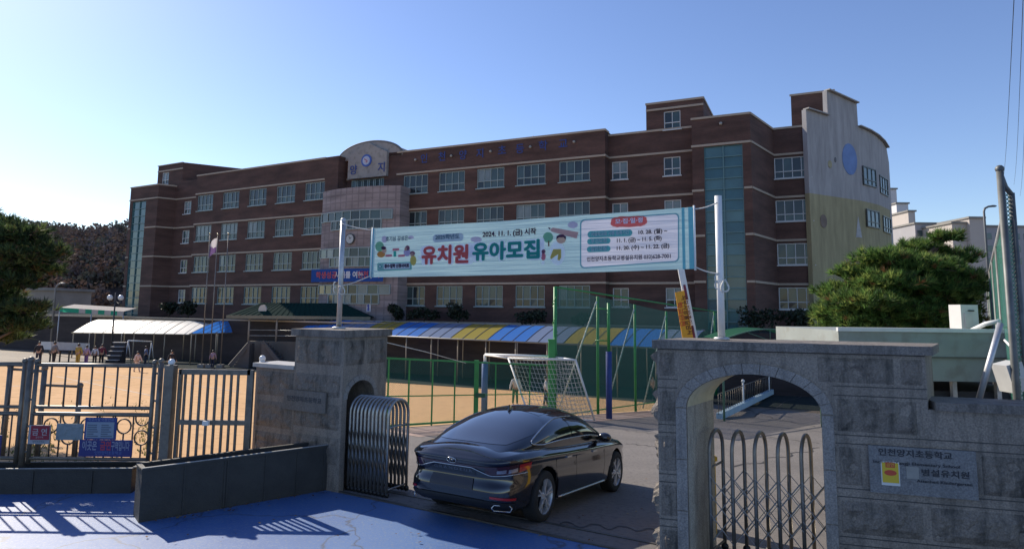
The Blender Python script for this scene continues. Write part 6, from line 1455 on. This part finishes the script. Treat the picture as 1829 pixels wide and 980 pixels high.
E = empty('air_conditioner', ((ax0+ax1)/2, 11.0, az0), 'white outdoor air-conditioning unit on top of the pale booth', 'air conditioner'); mb = MB(); mb.box(((ax0+ax1)/2, 11.15, (az0+az1_)/2), (ax1-ax0, .3, az1_-az0)); part('casing', mb, pbr('ac_casing', (.62, .60, .57), .5, 0, .05), E)
mb = MB(); mb.box(((ax0+ax1)/2-.03, 10.985, (az0+az1_)/2-.06), (.13, .03, (az1_-az0)*.6)); part('side_cover', mb, pbr('ac_cover', (.55, .53, .5), .5), E); mb = MB(); mb.box(((ax0+ax1)/2+.02, 10.99, az1_-.1), (.1, .02, .02)); part('vent_slot', mb, M['black'], E)
a, b = at_y(1735, 590, 10.4), at_y(1786, 573, 10.0); mb = MB(); mb.tube([a, (a+b)/2+V3((0, 0, .03)), b], .035, 8); tag(solo('pipe', mb, pbr('white_pipe', (.66, .66, .64), .4, 0, .05), loc=a), 'pale wrapped pipe running from the air conditioner to the fence pole', 'pipe')
darkgalv = pbr('weathered_steel', (.13, .135, .13), .55, .4, .3, 5)
YC = 7.75; pa, pb_ = at_y(1788, 302, YC), at_y(1816, 728, YC); xg = (at_y(1804, 560, YC)).x
def g3(x, y): return V3((x, y, gz(x, y)))
cx3 = at_y(1802, 520, YC).x
E = empty('chain_link_fence', g3(cx3, YC), 'tall green chain-link fence on galvanised poles running away at the right edge', 'fence')
zt4 = pa.z; far = V3((cx3, YC, 0))+V3((.585, .811, 0))*22
mb = MB(); mb.tube([g3(cx3, YC)+V3((0, 0, -.2)), V3((cx3, YC, zt4))], .04, 10); mb.sphere(V3((cx3, YC, zt4)), .05, 10, 6); part('pole', mb, darkgalv, E)
p2 = V3((cx3, YC, 0))+V3((.16, .05, 0)); zt5 = at_y(1814, 345, p2.y).z; mb = MB(); mb.tube([g3(p2.x, p2.y), V3((p2.x, p2.y, zt5))], .035, 10); mb.tube([V3((cx3, YC, zt4-.05)), V3((cx3+.05, YC, zt4-.22)), V3((p2.x, p2.y, zt5-.02))], .03, 8); part('pole', mb, darkgalv, E)
ztop4 = at_y(1795, 388, YC).z; 
for t in (4, 8, 12, 16, 20): p = V3((cx3, YC, 0))+V3((.585, .811, 0))*t; mb = MB(); mb.tube([g3(p.x, p.y), V3((p.x, p.y, ztop4))], .03, 8); part('pole', mb, darkgalv, E)
n0 = V3((cx3, YC, 0)); mb = MB(); mb.tube([n0+V3((0, 0, ztop4)), V3((far.x, far.y, ztop4))], .03, 6); mb.tube([n0+V3((0, 0, -.4)), V3((far.x, far.y, -.4))], .025, 6); part('rail', mb, M['galv'], E)
mb = MB(); k = 10
for i in range(k): a = n0+(V3((far.x, far.y, 0))-n0)*(i/k); b = n0+(V3((far.x, far.y, 0))-n0)*((i+1)/k); mb.add([V3((a.x, a.y, -1.2)), V3((b.x, b.y, -1.2)), V3((b.x, b.y, ztop4)), V3((a.x, a.y, ztop4))], [(0, 1, 2, 3)])
a = n0; b = p2; mb.add([V3((a.x, a.y, -1.0)), V3((b.x, b.y, -1.0)), V3((b.x, b.y, zt4-.3)), V3((a.x, a.y, zt4-.3))], [(0, 1, 2, 3)])
part('wire_mesh', mb, meshmat('chain_link_green', (.03, .16, .11), .05, .009, V3((.585, .811, 0))), E, fix=False)
a, b = at_y(1746, 722, 7.75), at_y(1787, 577, 7.75); mb = MB(); mb.tube([a, b], .035, 10); tag(solo('brace_pole', mb, M['galv'], loc=a), 'slanting galvanised brace pole propped against the right fence', 'pole')
mb = MB(); c = at_y(1805, 672, 7.9); mb.box(c, (.2, .25, .34), (V3((.95, 0, .25)), V3((0, 1, 0)), V3((-.25, 0, .95)))); mb.bar(c+V3((-.02, -.13, 0)), c+V3((.2, -.13, .02)), .03, .03); tag(solo('junction_box', mb, pbr('junction_box', (.5, .5, .48), .5), loc=c), 'small tilted white box fixed low on the right fence pole', 'box')
for i, (p, q, lab) in enumerate((((1829, 100), (1811, 330), 'left overhead cable in the top right sky'), ((1836, 170), (1822, 350), 'right overhead cable in the top right sky'), ((1812, 160), (1790, 330), 'faint far overhead cable left of the other two'))):
    a = at_y(p[0]+4, p[1]-260, 12); b = at_y(q[0], q[1], 70); mb = MB(); mb.tube([a+(b-a)*(k/16)+V3((0, 0, -.8*math.sin(math.pi*k/16))) for k in range(17)], .009, 4); tag(solo('overhead_cable', mb, M['black'], loc=a), lab, 'cable', 'overhead cables at the right edge')

# fallen leaves blown against the planters and over the paving
lf = MB(); rr = random.Random(21)
for i in range(170):
    if i < 90: t = rr.random(); q = A_+(B_-A_)*t+V3((.69, -.73, 0))*abs(rr.gauss(0, .16)); z = -3
    elif i < 130: q = at_g(rr.uniform(250, 1150), rr.uniform(905, 978)); z = q.z
    else: q = at_g(rr.uniform(700, 1180), rr.uniform(765, 960)); z = gz(q.x, q.y)
    a_ = rr.uniform(0, 6.28); s = rr.uniform(.012, .032); d = V3((math.cos(a_), math.sin(a_), rr.uniform(-.2, .3)))*s; e = V3((-math.sin(a_), math.cos(a_), rr.uniform(-.2, .3)))*s*.6; c = V3((q.x, q.y, z+.03))
    lf.add([c-d, c+e, c+d, c-e], [(0, 1, 2, 3)], rr.choice((0, 0, 1)))
solo('fallen_leaves', lf, [leaf('fallen_brown_leaf', (.16, .085, .035), .4, .2), leaf('fallen_yellow_leaf', (.30, .20, .06), .3, .2)], 'scattered small brown and yellow fallen leaves on the paving', 'leaves', kind='stuff', fix=False)
# ------------------------------------------------------------------ car
CAR = empty('parked_car', (-.30, 10.03, gz(-.30, 10.03)+.006), 'black four-door saloon seen from behind, driving in through the school gate', 'car')
CAR.scale = (1.02, 1.02, 1.02); CAR.rotation_euler = (0, R(5.0), R(90-29.6)); LOC[CAR.name] = V3((0, 0, 0))
def bisect_list(pts, x):
    if x <= pts[0][0]: return pts[0][1]
    if x >= pts[-1][0]: return pts[-1][1]
    for i in range(len(pts)-1):
        if pts[i][0] <= x <= pts[i+1][0]:
            x0, y0 = pts[i]; x1, y1 = pts[i+1]; h = x1-x0; t = (x-x0)/h
            m0 = (y1-pts[i-1][1])/(x1-pts[i-1][0])*h if i > 0 else (y1-y0); m1 = (pts[i+2][1]-y0)/(pts[i+2][0]-x0)*h if i+2 < len(pts) else (y1-y0)
            return (2*t**3-3*t*t+1)*y0+(t**3-2*t*t+t)*m0+(-2*t**3+3*t*t)*y1+(t**3-t*t)*m1
Wd = .93; XC = 1.4; AF = 2.47; AR = 2.44
def raw_outline(th):
    c, s = math.cos(th), math.sin(th); n = 6.0 if c < 0 else 4.4
    # blend the exponents on the flank so the side stays continuous
    A = AF if c > 0 else AR
    return (XC+A*math.copysign(abs(c)**(2/n), c), Wd*math.copysign(abs(s)**(2/n), s))
_raw = [raw_outline(2*math.pi*i/4000) for i in range(4001)]
_cum = [0]
for i in range(4000): _cum.append(_cum[-1]+math.hypot(_raw[i+1][0]-_raw[i][0], _raw[i+1][1]-_raw[i][1]))
def outline(a):
    import bisect as bi
    d = (a % 1.0)*_cum[-1]; i = min(3999, max(0, bi.bisect_right(_cum, d)-1)); t = (d-_cum[i])/max(1e-9, _cum[i+1]-_cum[i])
    return (_raw[i][0]+(_raw[i+1][0]-_raw[i][0])*t, _raw[i][1]+(_raw[i+1][1]-_raw[i][1])*t)
ZSH = [(-1.04, .90), (-.6, .955), (0, .965), (.8, .94), (1.6, .925), (2.4, .91), (3.0, .87), (3.5, .78), (3.87, .68)]
ZB = [(-1.06, .30), (-.8, .24), (0, .20), (2.8, .19), (3.4, .21), (3.87, .25)]
ZT = [(-.95, 1.0), (-.6, 1.035), (0, 1.04), (2.2, 1.04), (2.6, 1.02), (3.1, .95), (3.5, .86), (3.8, .74)]
# inset of the flank from the outline at each height fraction: sill, bulge, shoulder crease
INS = [(0, .13), (.05, .07), (.12, .035), (.25, .018), (.42, .004), (.60, 0), (.72, .012), (.80, .014), (.86, .0), (.92, .012), (1.0, .07)]
REAR = [(0, .16), (.06, .06), (.14, .015), (.3, .0), (.42, .01), (.5, .035), (.60, .045), (.70, .035), (.78, .02), (.86, .0), (.93, -.02), (1.0, .035)]
def body(a, k):
    x, y = outline(a); kk = min(k, 1.0)
    w_end = max(0, min(1, (abs(x-XC)-1.9)/.45)) if x < XC else max(0, min(1, (abs(x-XC)-1.9)/.5))
    ins = bisect_list(INS, kk)*(1-w_end)+(bisect_list(REAR, kk) if x < XC else bisect_list(INS, kk)*1.3)*w_end
    sx = 1-ins/(AF if x > XC else AR); sy = 1-ins/Wd
    # body sides draw in a little towards the tail
    tail = 1-.035*max(0, min(1, (-.1-x)/.9))**1.5
    px, py = XC+(x-XC)*sx, y*sy*tail
    zb, zs_ = bisect_list(ZB, px), bisect_list(ZSH, px)
    z = zb+(zs_-zb)*kk
    if k > 1:
        d = k-1; spx = max(-.82, min(3.3, px)); q = d
        nx, ny = px+(spx-px)*q, py*(1-q); z = zs_+(bisect_list(ZT, nx)-zs_)*math.sin(q*math.pi/2)**.9; px, py = nx, ny
    return V3((px, py, z))
NA = 180; KS = [i/34 for i in range(35)]+[1+.03*1, 1.08, 1.16, 1.28, 1.42, 1.6, 1.8, 1.999]
bmx = MB(); nk = len(KS); vs_ = [body(i/NA, k) for k in KS for i in range(NA)]; fs_ = [(j*NA+i, j*NA+(i+1) % NA, (j+1)*NA+(i+1) % NA, (j+1)*NA+i) for j in range(nk-1) for i in range(NA)]
o_ = len(vs_); fs_.append(tuple(range(NA))[::-1]); top = (nk-1)*NA
# close the deck along the centre line
fs_ += [(top+i, top+i+1, top+(NA-1-i), top+(NA-i) % NA) for i in range(0, NA//2)]
bmx.add(vs_, [f for f in fs_ if len(set(f)) >= 3], 0, True)
paint = pbr('black_car_paint', (.006, .0065, .010), .12, 0, 0, spec=.6, coat=1.0)
me = mesh_from('body', bmx, paint, V3((0, 0, 0)))
b_ = bmesh.new(); b_.from_mesh(me); bmesh.ops.remove_doubles(b_, verts=b_.verts[:], dist=.0008); bmesh.ops.recalc_face_normals(b_, faces=b_.faces[:]); b_.to_mesh(me); b_.free()
for p in me.polygons: p.use_smooth = True
body_o = link(bpy.data.objects.new('body', me)); 
# wheel wells cut with cylinders
cm = MB()
for xw in (0, 2.845):
    for s in (-1, 1):
        c = V3((xw, s*.80, .35)); cm.lathe([(0, -.22), (.395, -.22), (.395, .22), (0, .22)], c, (0, 1, 0), 40, 0, False)
cme = mesh_from('cut', cm, paint, V3((0, 0, 0))); b_ = bmesh.new(); b_.from_mesh(cme); bmesh.ops.remove_doubles(b_, verts=b_.verts[:], dist=.0005); bmesh.ops.recalc_face_normals(b_, faces=b_.faces[:]); b_.to_mesh(cme); b_.free()
co = link(bpy.data.objects.new('cut', cme)); md = body_o.modifiers.new('b', 'BOOLEAN'); md.operation = 'DIFFERENCE'; md.object = co; md.solver = 'EXACT'
dg = bpy.context.evaluated_depsgraph_get(); dg.update(); me2 = bpy.data.meshes.new_from_object(body_o.evaluated_get(dg)); bpy.data.objects.remove(body_o); bpy.data.objects.remove(co)
me2.name = 'body'; me2.materials.clear(); me2.materials.append(paint)
body_o = link(bpy.data.objects.new('body', me2), CAR); LOC[body_o.name] = V3((0, 0, 0))
# greenhouse
GT = [(-.78, 1.0), (-.55, 1.085), (-.2, 1.225), (.15, 1.345), (.5, 1.43), (.9, 1.468), (1.25, 1.47), (1.6, 1.44), (1.9, 1.355), (2.25, 1.19), (2.6, 1.01)]
GW = [(-.78, .62), (-.4, .745), (0, .80), (.5, .825), (1.2, .83), (1.9, .82), (2.3, .79), (2.6, .72)]
ZG = .955
def gh(x, phi, off=0.0):
    """roof shell: phi 0 at the centre line, 90 degrees at the belt line"""
    zt_, w_ = bisect_list(GT, x), bisect_list(GW, x); s, c = math.sin(phi), math.cos(phi); n = 2.35
    y = w_*math.copysign(abs(s)**(2/n), s); z = ZG-.02+(zt_-ZG+.02)*abs(c)**(2/2.9)
    return V3((x, y, z))
def gh_off(x, phi, off):
    p = gh(x, phi); e = 1e-3; du = gh(x+e, phi)-gh(x-e, phi); dv = gh(x, phi+e)-gh(x, phi-e); n = du.cross(dv)
    if n.length < 1e-12: return p
    n.normalize(); 
    if n.dot(V3((0, p.y, p.z-.7))) < 0: n = -n
    return p+n*off
mb = MB(); nx_, np_ = 60, 48
mb.grid(lambda a, b: gh(-.78+3.38*a, R(-90+180*b)), nx_, np_); part('roof', mb, paint, CAR)
def patch(name, fn, nu, nv, m, off=.005, label=None):
    mb = MB(); mb.grid(fn, nu, nv); return part(name, mb, m, CAR, label)
gl_d = pbr('dark_car_glass', (.012, .014, .018), .03, 0, 0, spec=.8, coat=.6); gl_r = pbr('rear_car_glass', (.02, .023, .032), .04, 0, 0, spec=.9, coat=1.0)
chrome = pbr('chrome', (.45, .46, .48), .18, 1, 0); lampred = pbr('tail_lamp_red', (.36, .015, .015), .12, 0, 0, coat=.8); lampdark = pbr('tail_lamp_dark', (.045, .012, .016), .1, 0, 0, coat=1); lampsilver = pbr('lamp_silver', (.35, .33, .36), .2, .6, 0, coat=.6)
def rearw(a, b):
    x = -.66+(.36+.66)*a; lim = R(50+8*math.sin(a*2.2)); e = 1-.10*(max(0, (abs(b-.5)*2)-.75)/.25)**2
    xx = -.66+.10*(abs(b-.5)*2)**3+(1.02-.10*(abs(b-.5)*2)**3-.05*(abs(b-.5)*2)**4)*a
    return gh_off(xx, (b-.5)*2*lim, .004)
patch('rear_window', rearw, 26, 24, gl_r)
patch('windscreen', lambda a, b: gh_off(1.78+.74*a, (b-.5)*2*R(52), .004), 14, 20, gl_d)
# panoramic dark roof panel
patch('roof_panel', lambda a, b: gh_off(.50+.98*a, (b-.5)*2*R(33), .003), 14, 14, gl_d)
XRL = [(0, .06), (.08, -.10), (.22, -.20), (.42, -.17), (.62, .02), (.82, .33), (1.0, .72)]
def xr(h): return bisect_list(XRL, h)
def xf(h): return 2.30-.95*h**1.05
HB, HT = 83.5, 47
for s in (-1, 1):
    def ph(h): return R(HB+(HT-HB)*h)*s
    def rear_g(a, b): x0, x1 = xr(b), min(.98-.05*b, xf(b)); return gh_off(x0+(x1-x0)*a, ph(b), .005)
    def front_g(a, b): x0, x1 = 1.05-.05*b, max(1.1, xf(b)); return gh_off(x0+(x1-x0)*a, ph(b), .005)
    patch('side_window', rear_g, 18, 12, gl_d); patch('side_window', front_g, 18, 12, gl_d)
    trim = [gh_off(xr(h/12), ph(h/12), .008) for h in range(13)]
    n = 16; bot = [gh_off(xr(0)+(xf(0)-xr(0))*k/n, ph(0), .008) for k in range(n, 0, -1)]; topl = [gh_off(xr(1)+(xf(1)-xr(1))*k/n, ph(1), .008) for k in range(1, n+1)]
    mb = MB(); mb.tube(bot+trim+topl, .0105, 6); part('window_trim', mb, chrome, CAR)
    mb = MB(); c = V3((2.02, s*.985, 1.0)); mb.sphere(c, .125, 14, 10, 0, (.62, .95, .62)); mb.bar(V3((2.08, s*.80, .965)), V3((2.05, s*.93, .985)), .06, .05); part('wing_mirror', mb, paint, CAR)
    mb = MB(); mb.box((.72, s*.928, .815), (.17, .03, .028)); part('door_handle', mb, chrome, CAR); mb = MB(); mb.box((1.72, s*.932, .805), (.17, .03, .028)); part('door_handle', mb, chrome, CAR)
    mb = MB(); pts = [V3((x, s*(.893 if 0.5 < x < 2.4 else .885), .265)) for x in [.46+.15*i for i in range(14)]]; mb.tube(pts, .017, 6); part('sill_trim', mb, chrome, CAR)
# panel gaps of the doors
gap = MB()
def near_a(x, s):
    best = min(range(2000), key=lambda i: abs(outline(i/2000)[0]-x)+(10 if outline(i/2000)[1]*s < 0 else 0)); return best/2000
for s in (-1, 1):
    for x in (1.02, 2.20, .30):
        a_ = near_a(x, s); gap.tube([body(a_, .22+.76*k/10)+V3((0, s*-.002+ (0.12*0), 0)) for k in range(11)], .0045, 4)
part('panel_gap', gap, M['black'], CAR)
# tail: lamps wrapped round the corners, joined by a chrome line
def rear_a(y):
    lo, hi = .25, .75; best = None
    for i in range(1400, 2601):
        a_ = i/4000; o = outline(a_)
        if o[0] < 0 and (best is None or abs(o[1]-y) < best[0]): best = (abs(o[1]-y), a_)
    return best[1]
def offp(a_, k, off): 
    e = 1e-3; p = body(a_, k); du = body(a_+e, k)-body(a_-e, k); dv = body(a_, k+e)-body(a_, k-e); n = du.cross(dv).normalized()
    if n.dot(p-V3((XC, 0, .6))) < 0: n = -n
    return p+n*off
def a_on(y, x=None):
    return rear_a(y)
aY = {}
def ay(y):
    if y not in aY: aY[y] = rear_a(y)
    return aY[y]
a_c = .5
def tail_u(s, t):
    """outline parameter from the centre (t=0) round the corner (t=1) on side s (+1 left)"""
    return .5-s*t*.131
def zone(k0, k1, t0, t1, s, m, name, off=.006, k0b=None, k1b=None, nu=14):
    k0b = k0 if k0b is None else k0b; k1b = k1 if k1b is None else k1b
    mb = MB(); mb.grid(lambda u, v: offp(tail_u(s, t0+(t1-t0)*u), (k0+(k0b-k0)*u)*(1-v)+(k1+(k1b-k1)*u)*v, off), nu, 4); return part(name, mb, m, CAR)
for s in (-1, 1):
    zone(.665, .835, .33, .80, s, lampdark, 'tail_light', .006, .69, .87, 20)
    zone(.70, .765, .43, .51, s, lampsilver, 'lamp_insert', .011, .705, .78); zone(.70, .77, .53, .62, s, lampsilver, 'lamp_insert', .011, .71, .785)
    zone(.70, .845, .64, .79, s, lampred, 'lamp_insert', .012, .745, .855)
    zone(.205, .25, .38, .62, s, lampred, 'reflector', .008, .21, .255)
zone(.79, .835, 0, .36, 1, lampdark, 'lamp_bar', .005); zone(.79, .835, 0, .36, -1, lampdark, 'lamp_bar', .005)
def cl_line(t): 
    q = abs(t)
    return .785 if q < .2 else (.785-.135*min(1, (q-.2)/.18) if q < .38 else .65+.03*((q-.38)/.4))
mb = MB(); pts = []
for i in range(61): t = -.74+1.48*i/60; pts.append(offp(tail_u(1 if t > 0 else -1, abs(t)), cl_line(t), .010))
mb.tube(pts, .0085, 6); part('chrome_strip', mb, chrome, CAR)
def patch_flat(k0, k1, t, m, name, off):
    mb = MB(); mb.grid(lambda u, v: offp(.5+t*.131*(2*u-1), k0+(k1-k0)*v, off), 12, 4); return part(name, mb, m, CAR)
patch_flat(.62, .78, .24, pbr('gloss_black', (.004, .004, .006), .15, 0, 0, coat=.8), 'boot_panel', .003)
pl_ = patch_flat(.33, .56, .22, pbr('plate_blank', (.022, .022, .03), .45, 0, 0), 'number_plate', .012)
patch_flat(.02, .16, .62, pbr('diffuser', (.012, .012, .012), .6, 0, 0), 'diffuser', .012)
# boot lettering and badge
def car_text(s, k, size, off, m, width):
    p = offp(.5, k, off); U_ = V3((0, -1, 0)); up_ = (body(.5, k+.02)-body(.5, k-.02)).normalized()
    return text(s, size, p, U_, up_, 0, m, CAR, 'lettering', width=width)
car_text('G R A N D E U R', .71, .05, .008, pbr('dark_chrome', (.22, .22, .24), .25, .9, 0), .62)
c = offp(.5, .90, .012); up_ = (body(.5, .92)-body(.5, .88)).normalized(); mb = MB(); Uc = V3((0, -1, 0))
mb.tube([c+Uc*(.075*math.cos(2*math.pi*k/28))+up_*(.042*math.sin(2*math.pi*k/28)) for k in range(28)], .0065, 6, closed=True)
for s in (-1, 1): mb.tube([c+Uc*(s*.028-.012)+up_*-.034, c+Uc*(s*.028+.012)+up_*.034], .007, 6)
mb.tube([c+Uc*-.03+up_*-.006, c+up_*.004, c+Uc*.03+up_*.006], .006, 6); part('badge', mb, chrome, CAR)
for s in (-1, 1):
    mb = MB(); q = [(0, .045), (.06, .05), (.09, .02), (.07, -.035), (-.09, -.035), (-.11, 0), (-.09, .04)]; c = offp(tail_u(s, .50), .075, .02)
    tng = (body(tail_u(s, .54), .075)-body(tail_u(s, .46), .075)).normalized(); mb.tube([c+tng*(x_*1.5)+V3((0, 0, z_*.9)) for x_, z_ in q], .010, 6, closed=True); part('exhaust', mb, chrome, CAR)
mb = MB(); bx = gh(.52, 0); mb.add([bx+V3((-.10, .02, 0)), bx+V3((-.10, -.02, 0)), bx+V3((.08, 0, -.0)), bx+V3((-.09, 0, .075)), bx+V3((-.05, 0, .07))], [(0, 1, 3), (1, 2, 4, 3), (2, 0, 3, 4)]); part('antenna_fin', mb, paint, CAR)
# wheels
tyre = pbr('tyre_rubber', (.014, .014, .014), .85, 0, .1, 10); rimm = pbr('alloy_rim', (.55, .55, .56), .35, .55, 0); rimd = pbr('rim_dark', (.02, .02, .022), .5, .3, 0)
def wheel_parts():
    W = empty('wheel', (0, 0, 0), None, None); W.parent = CAR; mb = MB()
    mb.lathe([(.235, -.11), (.30, -.118), (.335, -.10), (.345, -.06), (.345, .06), (.335, .10), (.30, .118), (.235, .11)], (0, 0, 0), (0, 1, 0), 40); part('tyre', mb, tyre, W)
    mb = MB(); mb.lathe([(.245, -.112), (.238, -.10), (.228, -.085), (.226, .08)], (0, 0, 0), (0, 1, 0), 40)
    for k in range(5):
        a_ = 2*math.pi*k/5+.3
        for dd in (-.16, .16):
            p = V3((.05*math.cos(a_), -.085, .05*math.sin(a_))); q = V3((.228*math.cos(a_+dd), -.10, .228*math.sin(a_+dd))); mb.bar(p, q, .024, .022, (0, 1, 0))
        mb.bar(V3((.03*math.cos(a_), -.083, .03*math.sin(a_))), V3((.13*math.cos(a_), -.086, .13*math.sin(a_))), .03, .05, (0, 1, 0))
    mb.lathe([(0, -.095), (.05, -.095), (.06, -.07)], (0, 0, 0), (0, 1, 0), 20); part('rim', mb, rimm, W)
    mb = MB(); mb.lathe([(0, -.04), (.17, -.04), (.17, -.02), (.225, -.02), (.225, .1), (0, .1)], (0, 0, 0), (0, 1, 0), 32); part('brake_disc', mb, rimd, W)
    return W
W0 = wheel_parts()
for i, (xw, s) in enumerate(((0, -1), (0, 1), (2.845, -1), (2.845, 1))):
    w = W0 if i == 0 else copy_tree(W0, CAR); w.location = (xw, s*.80, .345); w.rotation_euler = (0, 1.0*i, 0 if s < 0 else math.pi)
    if s > 0: w.rotation_euler = (0, 0, math.pi)
for m_ in list(CAR.children):
    pass
print('objects', len(bpy.data.objects))
